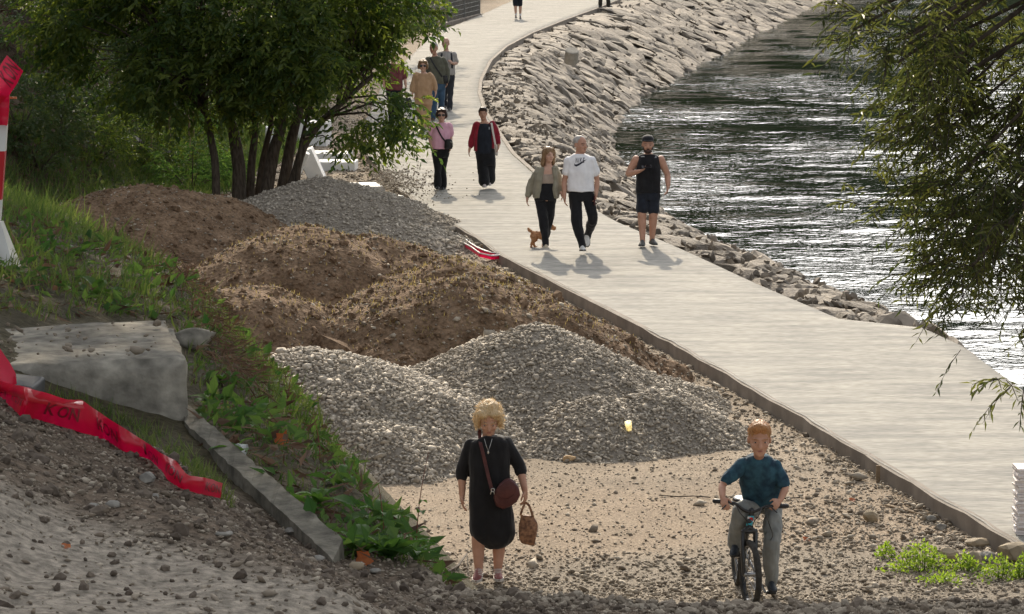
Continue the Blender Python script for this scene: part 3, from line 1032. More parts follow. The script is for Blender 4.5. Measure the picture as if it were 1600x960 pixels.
rock(1047, 709, .11, .08, 'small grey boulder right of the smooth rounded boulder', seed=5, cuts=3)
rock(915, 690, .15, .10, 'grey rock half sunk in the gravel heap above the upright rock', seed=6)
rock(1361, 819, .15, .13, 'square cut tan rock alone on the sandy lane', M('tan_rock', (.26, .21, .14), (.38, .31, .22), scale=12, rough=.9, bump=.5), seed=7)
rock(1395, 741, .10, .09, 'round reddish rock against the path kerb', M('reddish_rock', (.24, .17, .13), (.33, .25, .2), scale=12, rough=.9), seed=8, cuts=2)
rock(1456, 818, .10, .08, 'brownish rock near the end of the path kerb', seed=9)
rock(1472, 830, .12, .07, 'dark rock beside the brownish rock at the kerb end', seed=10)
m_warm_rock = M('warm_rock', (.22, .18, .125), (.36, .29, .2), scale=8, rough=.9, bump=.6, bscale=14)
rock(1575, 852, .34, .17, 'large flat brown rock at the right edge under the white slab stack', m_warm_rock, seed=11)
rock(1590, 884, .36, .20, 'big brown block rock behind the bright weeds at the right edge', m_warm_rock, seed=12, cuts=7)
rock(1530, 858, .26, .10, 'flat brown slab rock left of the large flat rock', m_warm_rock, seed=13)
rock(1482, 879, .20, .13, 'pale rock just right of the bright weed clump', m_warm_rock, seed=14)
rock(1543, 880, .16, .10, 'small pale rock among the bright weeds', m_boulder, seed=15)
rock(1522, 888, .15, .17, 'pointed brown rock between the two bright weed patches', m_warm_rock, seed=16)
rock(176, 799, .038, .02, 'pale rounded stone on the dark soil of the ledge', m_boulder, seed=17, cuts=2)
rock(145, 798, .03, .015, 'flat stone left of the pale rounded stone on the ledge', m_boulder, seed=18, cuts=2)
rock(496, 880, .05, .018, 'flat grey stone at the lower end of the concrete strip', m_boulder, seed=19, cuts=2)
rock(556, 893, .046, .026, 'rounded brown stone beside an orange leaf at the bank foot', m_warm_rock, seed=20, cuts=2)
rock(586, 897, .034, .016, 'small grey stone right of the rounded brown stone', m_boulder, seed=21, cuts=3)
rock(240, 783, .035, .02, 'pale oval stone below the red tape end', m_boulder, seed=22, cuts=2)
rock(228, 757, .05, .035, 'dark stone tucked under the red tape', m_boulder, seed=23)
rock(350, 840, .045, .014, 'flat layered stone near the concrete strip', m_boulder, seed=24, cuts=3)
rock(150, 302, .16, .06, 'white stone lying on top of the farthest left dirt heap', m_white_concrete, seed=25)
rock(1207, 920, .06, .05, 'dark lump on the ledge crest below the bicycle', m_boulder, seed=26)
rock(455, 838, .045, .025, 'grey stone in the weeds beside the strip', m_boulder, seed=27)

# ================================================================== TREES
def sprig_leaves(P0, D0, n_per, length, lw, ll, droop, spread=.9):
    """leaves along little drooping stems; returns arrays"""
    n = len(P0)
    t = np.linspace(.12, 1, n_per)[None, :]
    D0 = norm(D0)
    p = P0[:, None, :] + D0[:, None, :] * (t * length[:, None])[..., None]
    p[..., 2] -= droop * (t ** 2) * length[:, None]
    tang = D0[:, None, :] - np.array([0, 0, 1.0]) * (2 * droop * t)[..., None]
    tang = norm(tang)
    sgn = np.where(np.arange(n_per) % 2 == 0, 1, -1)[None, :, None]
    side = norm(np.cross(tang, norm(rng.normal(0, .35, (n, 1, 3)) + np.array([0, 0, 1.0]))))
    D = norm(tang * .75 + side * sgn * spread + rng.normal(0, .28, (n, n_per, 3)) - np.array([0, 0, .25]))
    Nn = norm(rng.normal(0, .55, (n, n_per, 3)) + np.array([0, 0, 1.0]))
    L = ll * rng.uniform(.65, 1.25, (n, n_per))
    return p.reshape(-1, 3), D.reshape(-1, 3), Nn.reshape(-1, 3), L.ravel(), (L * lw).ravel()

def crown_points(ells, n, gap=0.9, gapthr=-.15, shell=.45, seed=0):
    vol = np.array([e[3] * e[4] * e[5] * (e[6] if len(e) > 6 else 1) for e in ells], float)
    k = rng.choice(len(ells), n * 3, p=vol / vol.sum())
    E = np.array([e[:6] for e in ells])[k]
    d = rand_dirs(n * 3)
    r = (shell + (1 - shell) * rng.uniform(0, 1, n * 3)) ** .7
    P = E[:, :3] + d * E[:, 3:6] * r[:, None] * (1 + .18 * vnoise(d * 2.5 + k[:, None], seed)[:, None])
    ok = vnoise(P * gap, seed + 3) > gapthr
    return P[ok][:n], d[ok][:n], E[ok][:n]

def build_tree(label, base, trunks, ells, n_sprigs, per, sprig, lw, ll, droop, mat, name='tree', group=None, n_limbs=40, gap=.9, gapthr=-.15, seed=0, spread=.9, shell=.45, twigs=0):
    base = np.array(base, float)
    root = empty(name, base, label, 'tree', group)
    tops = []
    for tr in trunks:
        pts, r0, r1 = tr
        pts = np.array(pts, float)
        # smooth polyline
        tt = np.linspace(0, len(pts) - 1, len(pts) * 4)
        Q = np.stack([np.interp(tt, np.arange(len(pts)), pts[:, a]) for a in range(3)], 1)
        Q[1:-1] = (Q[:-2] + Q[1:-1] * 2 + Q[2:]) / 4
        Q[:, :2] += fbm(Q * 1.7, 2, seed)[:, None] * r0 * .4
        rad = np.linspace(r0, r1, len(Q)); rad[0] *= 1.35
        b = MB(); b.tube(Q - base, rad, 10)
        b.build('trunk', m_bark, root, smooth=True)
        tops.append((Q, rad))
    P, d, E = crown_points(ells, n_sprigs, gap, gapthr, shell, seed)
    b = MB()
    idx = rng.choice(len(P), n_limbs, replace=False)
    for i in idx:
        c = P[i]
        Q, rad = tops[int(np.argmin([np.linalg.norm((q[-1] - c) * [1, 1, .6]) for q, _ in tops]))]
        j = rng.integers(len(Q) // 2, len(Q))
        a = Q[j]; m_ = (a + c) / 2 + np.array([0, 0, .12 * np.linalg.norm(c - a)]) + rng.normal(0, .05, 3)
        r = min(rad[j] * .5, .012 + .012 * np.linalg.norm(c - a))
        b.tube(np.array([a, (a * .55 + m_ * .45), m_, (m_ + c) / 2 + [0, 0, .03], c]) - base, np.linspace(r, r * .25, 5), 5, False)
    b.build('limbs', m_bark, root, smooth=True)
    outw = norm(d * np.array([1, 1, .35]) + rng.normal(0, .45, d.shape))
    ln = sprig * rng.uniform(.6, 1.3, len(P))
    if twigs:
        V, F = [], []
        k = np.arange(len(P))[:twigs]
        a = P[k]; e = a + outw[k] * ln[k][:, None]; e[:, 2] -= droop * ln[k]
        m_ = a + outw[k] * ln[k][:, None] * .5; m_[:, 2] -= droop * .25 * ln[k]
        s_ = norm(np.cross(outw[k], [0, 0, 1.0])) * .0025; u_ = np.array([0, 0, .0025])
        V = np.stack([a - s_, a + s_, m_ + s_, m_ - s_, e + s_ * .5, e - s_ * .5, a - u_, a + u_, m_ + u_, m_ - u_, e + u_ * .5, e - u_ * .5], 1) - base
        F = (np.arange(len(k)) * 12)[:, None, None] + np.array([[0, 1, 2, 3], [3, 2, 4, 5], [6, 7, 8, 9], [9, 8, 10, 11]])[None]
        tw = obj('twigs', mesh_np('twigs', V.reshape(-1, 3), F.reshape(-1, 4)), m_bark, root)
        tw['kind'] = 'stuff'
    p, D, Nn, L, Wd = sprig_leaves(P - base, outw, per, ln, lw, ll, droop, spread)
    tint = np.clip(np.repeat(rng.uniform(0, 1, len(P)) ** 1.3, per) + rng.normal(0, .12, len(p)), 0, 1)
    leaves_mesh('crown', p, D, Nn, L, Wd, tint, mat, root)
    return root

def px_ell(px, py, y, rx, ry, dz=None, w=1):
    """an ellipsoid given by its centre in view at depth y"""
    c = at_depth(px, py, y); s_ = FOC / y
    return (c[0], c[1], c[2], rx / s_, dz if dz else rx / s_, ry / s_, w)

def mid_tree():
    y = 61.5
    T = []
    def tr(pp, w, top=None, dy=0.0):
        pts = [at_depth(px, py, y + dy + .15 * i) for i, (px, py) in enumerate(pp)]
        pts[0][2] = GND - .1
        T.append((pts, w / 2 / 87, w / 2 / 87 * .45))
    tr([(340, 318), (335, 245), (325, 190), (312, 140), (290, 60)], 14, dy=-.3)
    tr([(374, 318), (372, 250), (362, 200), (345, 165), (330, 90)], 24)
    tr([(389, 312), (392, 260), (400, 205), (392, 140), (380, 40)], 15, dy=.3)
    tr([(399, 306), (412, 245), (425, 195), (420, 130)], 13, dy=.5)
    tr([(409, 298), (425, 240), (442, 190), (450, 130), (460, 20)], 22)
    tr([(432, 290), (452, 230), (466, 180), (478, 130), (500, 60)], 20, dy=.2)
    tr([(440, 290), (474, 227), (502, 190), (535, 160), (580, 120)], 15, dy=-.2)
    tr([(460, 290), (468, 240), (476, 200), (490, 140)], 9, dy=-.3)
    E = [px_ell(400, -10, 61.5, 280, 140, 2.6, 1.2), px_ell(215, 75, 62, 120, 100, 1.8), px_ell(180, 30, 62, 150, 100, 1.9), px_ell(310, 115, 61, 130, 75, 1.9, 1.3),
         px_ell(490, 90, 61, 150, 85, 2.0, 1.3), px_ell(570, 130, 60.5, 80, 75, 1.3, 1.2), px_ell(615, 40, 61, 66, 85, 1.2, 1.2), px_ell(560, 190, 60.5, 55, 42, .9, 1.3), px_ell(622, 190, 60.5, 40, 20, .5, .8),
         px_ell(440, 160, 60.8, 90, 35, 1.2, 1), px_ell(555, 226, 60.5, 28, 22, .5, 1), px_ell(600, 100, 60.6, 50, 60, .9, 1.1), px_ell(350, -150, 61.5, 260, 120, 2.6, .5), px_ell(600, 160, 60.6, 50, 62, 1.0, 1.6), px_ell(630, 172, 60.4, 30, 24, .4, .9), px_ell(610, 215, 60.4, 55, 26, .5, 1.2), px_ell(632, 115, 60.4, 22, 28, .3, .5)]
    build_tree('many stemmed broadleaf tree with dark green crown standing left of the path', at(405, 310, GND), T, E, 6200, 9, .42, .42, .15, .35, m_leaf,
               n_limbs=110, gap=1.1, gapthr=-.22, seed=3)
mid_tree()

def hill_trees():
    specs = [(-10.3, 72, 5.0, 'brown trunked tree on the leafy slope at the top left corner'),
             (-9.0, 84, 4.6, 'tree on the slope behind the many stemmed tree, its trunk partly in view'),
             (-6.4, 97, 4.2, 'tree above the path bend rising out of the picture'),
             (-7.4, 116, 5.0, 'tree beyond the path bend on the left slope'),
             (-14.0, 66, 5.0, 'slope tree farthest left, above the leaf litter'),
             (-12.5, 93, 5.0, 'tall tree high on the slope above the metal fence'),
             (-6.2, 21.5, 3.6, 'tree on the grassy bank left of the picture, shading the barrier post')]
    for i, (x, y, r, lab) in enumerate(specs):
        z0 = Zn(x, y)[0]
        b = np.array([x, y, z0])
        top = b + np.array([rng.uniform(-.5, .5), 0, 8.5])
        if y < 30: x, top = x + 2.6, top + [2.6, 0, -1]
        T = [([b - [0, 0, .3], b + [.1, 0, 2], b + [0, .2, 3.5], top], .24, .08)]
        zb = max(z0 + 4.5, CAM_Z - 210 / FOC * y + 2.4) if y > 30 else 6.9
        E = [(x, y, zb + 3.6, r, r, 3.4), (x + 1.2, y + 1, zb + 2.4, r * .7, r * .7, 2.2), (x - 1, y - 1, zb + 5.5, r * .6, r * .6, 2.4)]
        build_tree(lab, b, T, E, 1050, 7, .8, .5, .30, .3, m_leaf_dark, n_limbs=40, seed=40 + i, group='trees on the left hillside', gap=.5, gapthr=-.3)
hill_trees()

def willow():
    base = np.array([4.9, 16.5, Z(4.9, 16.5)[0] - .1])
    T = [([base, base + [-.2, -.2, 2.0], base + [-.7, -.6, 4.0], base + [-1.6, -1.2, 5.8], base + [-3.2, -1.8, 7.0]], .26, .07),
         ([base + [-.3, -.3, 2.6], base + [-.6, -.9, 3.3], base + [-1.2, -1.5, 3.6], base + [-1.9, -2.0, 3.4]], .11, .03),
         ([base + [-.5, -.4, 3.4], base + [.2, .5, 5.2], base + [.3, 1.2, 7.2]], .16, .05)]
    E = [px_ell(1640, -40, 14.8, 230, 200, 1.3, 1.3), px_ell(1590, 110, 14.6, 165, 150, 1.1, 2.2), px_ell(1600, 280, 14.5, 165, 140, 1.0, 2.4), px_ell(1420, 40, 14.3, 115, 80, .6, 2.6),
         px_ell(1480, 160, 14.4, 95, 95, .6, 2.4), px_ell(1450, 315, 14.3, 80, 40, .35, 2.4), px_ell(1385, 312, 14.2, 60, 18, .18, 1.6), px_ell(1540, 410, 14.3, 95, 95, .6, 2.8), px_ell(1475, 415, 14.2, 55, 45, .3, 2.4),
         px_ell(1570, 505, 14.3, 80, 60, .5, 3.0), px_ell(1525, 530, 14.2, 50, 24, .2, 3.2), px_ell(1590, 580, 14.3, 40, 45, .3, 4.0), px_ell(1345, 25, 14.2, 45, 30, .25, 2.0),
         px_ell(1720, 250, 15.0, 160, 330, 1.2, .7)]
    build_tree('willow with narrow leaves hanging in from the right in front of the river', base, T, E, 2400, 11, .17, .19, .058, .42, m_willow,
               n_limbs=60, gap=4.0, gapthr=-.05, seed=9, spread=1.0, shell=.2, twigs=2400)
    # its unseen upper crown, added above the view to shade the ledge
    E2 = [(-1.3, 13.4, 7.7, 2.3, 1.6, .8), (0.6, 14.2, 8.0, 3.6, 2.0, 1.1), (-2.2, 15.0, 8.6, 2.6, 2.0, 1.0), (3.0, 14.4, 8.1, 2.5, 2.2, 1.3), (3.0, 16.4, 9.6, 3.2, 2.0, 1.2), (-.4, 16.6, 9.4, 3.0, 1.6, .9)]
    root = [o for o in S.objects if o.name == 'tree' or o.name.startswith('tree.')][-1]
    P, d, E = crown_points(E2, 7500, 1.1, -.36, .1, 5)
    P = P[P[:, 2] > CAM_Z - 150 / FOC * P[:, 1] + .25]
    outw = norm(d * [1, 1, .3] + rng.normal(0, .4, d.shape))[:len(P)]
    p, D, Nn, L, Wd = sprig_leaves(P - base, outw, 12, .5 * rng.uniform(.6, 1.3, len(P)), .26, .13, .4, .9)
    leaves_mesh('crown', p, D, Nn, L, Wd, rng.uniform(0, 1, len(p)), m_willow, root)
    b = MB()
    for (x, y, z, *_r) in E2:
        a = base + [-1.6, -1.2, 5.8]; c = np.array([x, y, z]); m_ = (a + c) / 2 + [0, 0, .4]
        b.tube(np.array([a, m_, c, c + (c - m_) * .5]) - base, [.06, .045, .03, .01], 6)
    b.build('limbs', m_bark, root, smooth=True)
willow()

# ================================================================== GRASS AND WEEDS OF THE BANK
def gp(*pp):
    return [tuple(ray_ground(px, py)[:2]) for px, py in pp]
VEG = np.array(gp((0, 497), (150, 497), (265, 503), (292, 545), (297, 660), (349, 705), (402, 765), (463, 815), (524, 872), (600, 893), (680, 903))
               + [(-.14, 9.3), (-.1, 10.4), (-.35, 12), (-.6, 14), (-.95, 16), (-1.9, 19), (-3.6, 22.5), (-8, 26), (-6, 14)])
BLK = np.array([(-2.8, 10.95), (-1.03, 10.95), (-1.1, 12.0), (-2.8, 12.0)])
def bank_vegetation():
    def scat(n, lo=9.0, hi=23):
        y = lo + (hi - lo) * rng.uniform(0, 1, n) ** 1.3
        x = rng.uniform(-4.5, .45, n)
        P = np.c_[x, y]
        ok = inside_poly(P, VEG) & ~inside_poly(P, BLK) & (x > -.158 * y - .35)
        return P[ok]
    P = scat(90000)
    dens = fbm(P * 1.6, 3, 91) * .9 + rng.uniform(-.35, .5, len(P))
    P = P[dens > .06]
    far = sstep(12.2, 14, P[:, 1])
    sh = np.clip(1 - .35 * (P[:, 1] < 12), 0, 1)
    L = .72 * (.04 + .07 * rng.uniform(0, 1, len(P)) ** 1.5 + far * rng.uniform(.0, .09, len(P)) + far * .14 * (rng.uniform(0, 1, len(P)) < .03)) * sh
    P3 = np.c_[P, Zn(P[:, 0], P[:, 1]) - .005]
    D = norm(rng.normal(0, .42, (len(P), 3)) + np.array([.12, -.1, 1]))
    tint = np.clip(.45 + .5 * fbm(P * 1.1, 3, 95) + rng.normal(0, .2, len(P)), 0, 1)
    tag(leaves_mesh('grass', P3, D, rand_dirs(len(P)), L, .0045 + .004 * rng.uniform(0, 1, len(P)), tint, m_grass, fold=.1, sharp=.35), kind='stuff')
    # broad leaved ground weeds
    P = scat(15000, 9.0, 16)
    P = P[(fbm(P * 2.0, 3, 99) + rng.uniform(-.3, .3, len(P))) > .02]
    P3 = np.c_[P, Zn(P[:, 0], P[:, 1]) + rng.uniform(0, .06, len(P))]
    D = norm(rng.normal(0, .7, (len(P), 3)) * [1, 1, .6] + np.array([.1, -.15, .55]))
    L = rng.uniform(.025, .085, len(P))
    tag(leaves_mesh('broad_weeds', P3, D, norm(rng.normal(0, .4, (len(P), 3)) + [0, -.3, 1]), L, L * rng.uniform(.35, .6, len(P)), rng.uniform(0, 1, len(P)), m_weed, fold=.12, sharp=.5), kind='stuff')
    # dead leaves and straw
    P = scat(11000, 9.0, 17)
    P3 = np.c_[P, Zn(P[:, 0], P[:, 1]) + rng.uniform(0, .035, len(P))]
    D = norm(rng.normal(0, 1, (len(P), 3)) * [1, 1, .35])
    L = rng.uniform(.03, .12, len(P))
    tag(leaves_mesh('dry_straw', P3, D, rand_dirs(len(P)), L, .006 + .02 * (rng.uniform(0, 1, len(P)) < .2), rng.uniform(0, 1, len(P)), m_litter, fold=.1), kind='stuff')
    # dead grass hanging over the broken rim above the brown heaps
    t = rng.uniform(0, 1, 700)
    x = np.interp(t, [0, .4, 1], [-1.62, -1.25, -1.0]) + rng.normal(0, .05, 700); y = np.interp(t, [0, .4, 1], [16.2, 14.2, 12.3])
    P3 = np.c_[x, y, Zn(x, y) + .05 + rng.uniform(0, .04, 700)]
    D = norm(rng.normal(0, .5, (700, 3)) + [.55, -.35, -.35])
    tag(leaves_mesh('hanging_straw', P3, D, rand_dirs(700), rng.uniform(.05, .14, 700), .005, rng.uniform(0, 1, 700), m_litter, fold=.1), kind='stuff')
    # small tufts between the tape and the block
    Q = np.array(gp((20, 618), (100, 618), (290, 690), (330, 745), (372, 800), (345, 792), (290, 738), (200, 672), (100, 632)))
    n = 16000
    y = rng.uniform(9, 11.2, n); x = rng.uniform(-1.8, -.6, n); P = np.c_[x, y]
    P = P[inside_poly(P, Q) & (rng.uniform(-.3, .5, n) + fbm(P * 4, 2, 7) > .0)]
    P3 = np.c_[P, Zn(P[:, 0], P[:, 1]) - .005]
    tag(leaves_mesh('tufts', P3, norm(rng.normal(0, .4, (len(P), 3)) + [0, 0, 1]), rand_dirs(len(P)), rng.uniform(.02, .07, len(P)), .004, rng.uniform(.2, 1, len(P)), m_grass, fold=.1, sharp=.35), kind='stuff')
bank_vegetation()

def leaf_blade(name, L, W, curl=.35, wave=.06, seed=0, n=6):
    """one curved leaf with a folded midrib, growing along +Y"""
    V, F = [], []
    for i in range(n + 1):
        t = i / n
        w = W * math.sin(math.pi * min(1, .06 + t * .97)) ** .75
        y = L * (t - .12 * t * t); z = L * (curl * (t - t * t * 1.25))
        wv = wave * W * math.sin(t * 9 + seed)
        V += [(-w / 2, y, z + .18 * w + wv), (0, y, z), (w / 2, y, z + .18 * w - wv)]
    for i in range(n):
        a = i * 3
        F += [(a, a + 1, a + 4, a + 3), (a + 1, a + 2, a + 5, a + 4)]
    me = bpy.data.meshes.new(name)
    me.from_pydata(V, [], F)
    me.polygons.foreach_set('use_smooth', np.full(len(F), True))
    return me
DOCK = [leaf_blade('leaf', .13, .042, .5, seed=1), leaf_blade('leaf', .15, .045, .35, seed=2), leaf_blade('leaf', .10, .038, .6, seed=3)]
for m_ in DOCK: m_.materials.append(m_dock)
def dock_plant(px, py, n, sc, label, up=.7, lean=(0, 0)):
    p = ray_ground(px, py)
    root = empty('leafy_weed', p, label, 'weed', 'leafy weeds on the bank')
    for i in range(n):
        o = bpy.data.objects.new('leaf', DOCK[i % 3]); COL.objects.link(o); o.parent = root
        o.rotation_euler = (rng.uniform(.15, 1.1) * up, rng.uniform(-.3, .3), i * 2.4 + rng.uniform(-.3, .3))
        s_ = sc * rng.uniform(.7, 1.2); o.scale = (s_, s_, s_)
        o.location = (rng.normal(0, .008) + lean[0] * .02, rng.normal(0, .008), rng.uniform(0, .02))
    return root
dock_plant(497, 800, 8, 1.0, 'leafy green weed with long leaves beside the lower concrete strip')
dock_plant(560, 868, 9, 1.15, 'large leafy weed lying over the foot of the bank, next to an orange leaf')
dock_plant(610, 880, 9, 1.0, 'leafy weed at the lowest tip of the bank, right of the larger one')
dock_plant(650, 880, 8, .8, 'leafy weed nearest the blonde woman at the tip of the bank')
dock_plant(595, 820, 8, .9, 'leafy weed on the bank below the tall red stem')
dock_plant(535, 760, 7, .8, 'bright leafy weed on the rim in front of the pale cobble heap')
dock_plant(330, 640, 8, .8, 'leafy weed just right of the concrete block')
dock_plant(345, 600, 6, .8, 'upright leafy weed behind the concrete block corner', up=.5)
dock_plant(365, 715, 6, .75, 'leafy weed beside the crumpled plastic scrap')
dock_plant(400, 660, 7, .9, 'leafy weed left of the orange leaf on the bank')
dock_plant(150, 468, 8, 1.1, 'leafy weed in the grass above the concrete block')
dock_plant(120, 405, 8, 1.1, 'leafy weed in the grass beside the striped barrier post')
dock_plant(195, 492, 4, .9, 'single upright weed at the back edge of the concrete block', up=.25)

def tall_stem(px, py, h, label, lean, nl, leafsc=.6, red=True):
    p = ray_ground(px, py)
    root = empty('tall_weed', p, label, 'weed', 'tall stemmed weeds on the bank')
    b = MB()
    Q = np.array([(lean * t ** 2 * h, .02 * t, h * t) for t in np.linspace(0, 1, 7)])
    b.tube(Q, np.linspace(.0022, .0009, 7), 5)
    b.build('stem', M('red_stem', (.14, .05, .035), (.2, .09, .05), scale=20), root, smooth=True)
    for i in range(nl):
        o = bpy.data.objects.new('leaf', DOCK[i % 3]); COL.objects.link(o); o.parent = root
        t = .1 + .5 * i / max(nl, 1); o.location = (lean * t * t * h, 0, h * t)
        o.rotation_euler = (rng.uniform(-.1, .5), rng.uniform(-.3, .3), i * 2.4)
        o.scale = [leafsc * rng.uniform(.6, 1)] * 3
tall_stem(650, 872, .31, 'tall thin weed with a red stem and round leaves in front of the sandy lane', .12, 6)
tall_stem(600, 850, .17, 'slim weed with small leaves left of the red stemmed one', -.1, 5, .5)
tall_stem(450, 640, .16, 'thin dry stem on the rim in front of the pale cobble heap', .1, 2, .4)
tall_stem(500, 720, .15, 'thin curved stem above the bank rim', -.15, 2, .4)

def bright_weeds():
    for (px, py, w, h, n, lab) in [(1385, 872, .16, .14, 130, 'small bright green weed left of the larger bright clump'),
                                   (1440, 893, .48, .24, 620, 'bright sunlit green weed clump on the grey rubble'),
                                   (1508, 893, .24, .15, 240, 'bright green weed beside the pointed brown rock'),
                                   (1475, 912, .42, .08, 170, 'low creeping green weed on the dark gravel'),
                                   (1560, 905, .34, .2, 300, 'yellowish green weed in front of the brown block rock'),
                                   (1598, 905, .2, .22, 200, 'green weed cut by the right edge of the picture')]:
        p = ray_ground(px, py)
        root = empty('weed_clump', p, lab, 'weed', 'bright weeds on the rubble')
        P = np.c_[rng.normal(0, w * .3, n), rng.normal(0, w * .25, n), np.zeros(n)]
        P[:, 2] = rng.uniform(.1, 1, n) * h * np.exp(-(P[:, 0] / w * 2) ** 2)
        L = rng.uniform(.02, .05, n)
        leaves_mesh('leaves', P, norm(rng.normal(0, .8, (n, 3)) + [0, 0, .5]), rand_dirs(n), L, L * .6, rng.uniform(0, 1, n), m_bright_weed, root)['kind'] = 'stuff'
        b = MB()
        for i in range(0, n, 9):
            b.tube([(P[i, 0] * .5, P[i, 1] * .5, -.02), tuple(P[i])], [.003, .0015], 4, False)
        b.build('stems', m_bright_weed, root)['kind'] = 'stuff'
bright_weeds()

# ================================================================== LEFT HILLSIDE GROWTH
def hillside():
    n = 60000
    y = rng.uniform(44, 130, n); toe = np.interp(y, TOE[:, 1], TOE[:, 0]); x = toe - rng.uniform(-.3, 11, n)
    ok = (x > -.155 * y - .8) & ~((np.hypot((x + 5.9) / 2.6, (y - 55) / 2.4) < 1))
    x, y = x[ok], y[ok]
    P = np.c_[x, y]
    g = fbm(P * .35, 3, 51) + rng.uniform(-.25, .25, len(P)) + .35 * sstep(3.2, 0, np.interp(y, TOE[:, 1], TOE[:, 0]) - x)
    z = Zn(x, y)
    G = g > .08
    A = np.c_[x, y, z + rng.uniform(0, .25, len(x))][G]
    L = rng.uniform(.07, .17, len(A))
    tag(leaves_mesh('hillside_ivy', A, norm(rng.normal(0, .7, (len(A), 3)) + [.3, -.3, .5]), norm(rng.normal(0, .5, (len(A), 3)) + [0, 0, 1]), L, L * .55, rng.uniform(0, 1, len(A)), m_leaf_dark), kind='stuff')
    B = np.c_[x, y, z + rng.uniform(0, .05, len(x))][~G]
    L = rng.uniform(.06, .15, len(B))
    tag(leaves_mesh('leaf_litter', B, norm(rng.normal(0, 1, (len(B), 3)) * [1, 1, .4]), norm(rng.normal(0, .6, (len(B), 3)) + [0, 0, 1]), L, L * .6, rng.uniform(0, 1, len(B)), m_litter), kind='stuff')
    # grass at the foot
    n = 26000
    y = rng.uniform(50, 80, n); toe = np.interp(y, TOE[:, 1], TOE[:, 0]); x = toe + rng.uniform(-2.5, 1.1, n)
    ok = (x > -.155 * y - .5) & (np.hypot((x + 5.9) / 2.7, (y - 55) / 2.4) > 1)
    P = np.c_[x, y][ok]
    P3 = np.c_[P, Zn(P[:, 0], P[:, 1])]
    L = rng.uniform(.12, .38, len(P))
    tag(leaves_mesh('toe_grass', P3, norm(rng.normal(0, .5, (len(P), 3)) + [0, -.1, 1]), rand_dirs(len(P)), L, .02, np.clip(rng.normal(.4, .25, len(P)), 0, 1), m_grass, fold=.1, sharp=.35), kind='stuff')
    sh = [(30, 215, .8, 0), (90, 230, .7, 0), (150, 255, .75, 1), (215, 262, .8, 1), (255, 285, .7, 1), (300, 300, .75, 2), (315, 262, .6, 1), (60, 262, .7, 0), (125, 180, .8, 0), (185, 205, .8, 0),
          (285, 218, .55, 2), (250, 180, .9, 0), (325, 205, .6, 1), (60, 110, .9, 0), (150, 120, 1.0, 0), (230, 130, 1.0, 0), (110, 60, 1.0, 0), (320, 160, .9, 0), (45, 30, 1.0, 0), (345, 290, .45, 2), (430, 190, .5, 0), (70, 175, .6, 0)]
    kinds = ['dark green leafy shrub', 'mid green feathery shrub', 'bright green fern like shrub']
    where = ['at the left edge above the tall grass', 'left of the wooden stakes, low on the slope', 'in front of the leftmost wooden stake', 'between the wooden stakes', 'right above the farthest left dirt heap',
             'beside the leftmost trunk', 'behind the leftmost trunk, low', 'at the left edge just above the bank grass', 'under the left end of the crown', 'below the crown, left of the stakes', 'at the foot of the right stake',
             'behind the stakes in the shade', 'behind the leftmost trunk, high', 'on the brown leaf litter, left', 'under the crown left end, higher up', 'deep in the shade of the crown', 'high on the slope below the corner tree',
             'behind the tree crown, right of the stakes', 'in the top left corner', 'at the very foot of the leftmost trunk', 'seen between the tree stems', 'on the litter slope near the red tape']
    for i, (px, py, r, k) in enumerate(sh):
        p = ray_ground(px, py, 45)
        root = empty('shrub', p, kinds[k] + ' ' + where[i], 'shrub', 'shrubs on the left hillside')
        n = 190
        P, d, _ = crown_points([(0, 0, r * .55, r * 1.0, r * .8, r * .65)], n, 2.2 / r, -.3, .3, i)
        pp, D, Nn, L, Wd = sprig_leaves(P, norm(d * [1, 1, .4] + [0, 0, .5] + rng.normal(0, .3, d.shape)), 8, .3 * rng.uniform(.6, 1.2, len(P)), [.5, .3, .28][k], [.09, .10, .11][k], .3)
        leaves_mesh('foliage', pp, D, Nn, L, Wd, np.clip(rng.uniform(0, 1, len(pp)) * [.6, 1, 1][k], 0, 1), [m_leaf_dark, m_leaf, m_weed][k], root)
        b = MB()
        for q in range(7):
            b.tube([(0, 0, -.1), tuple(P[q] * .5), tuple(P[q])], [.02, .013, .006], 5, False)
        b.build('stems', m_bark, root, smooth=True)
    for (px, y0, y1, lab) in [(236, 172, 262, 'grey wooden stake leftmost on the slope, the tallest of them'), (265, 184, 250, 'thin wooden stake second from left on the slope'),
                              (296, 192, 262, 'wooden stake left of a close pair near the leftmost trunk'), (302, 190, 258, 'wooden stake right of a close pair near the leftmost trunk')]:
        p = ray_ground(px, y1, 50); s_ = FOC / p[1]
        b = MB(); hgt = (y1 - y0) / s_ + .3
        b.tube([(0, 0, -.3), (.01, 0, hgt * .5), (.0, 0, hgt)], [.028, .026, .022], 7)
        tag(b.build('stake', m_stake, None, loc=tuple(p)), lab, 'stake', 'wooden stakes on the slope')
    for i, (px, py, w, lab) in enumerate([(200, 232, .5, 'pale flat stone in the grass left of the tallest stake'), (222, 238, .4, 'grey stone beside the tallest wooden stake'), (255, 248, .45, 'pale stone between the stakes on the slope'),
                                     (672, 44, .9, 'dark boulder at the path edge beyond the tree'), (686, 34, 1.1, 'dark block of rock left of the metal fence'), (668, 20, 1.2, 'dark rock behind the crown tip beyond the bend'), (694, 18, 1.1, 'brown grey rock against the metal fence')]):
        rock(px, py, w, w * .5 if i < 3 else w * .8, lab, m_boulder, seed=40 + i, cuts=6)
hillside()

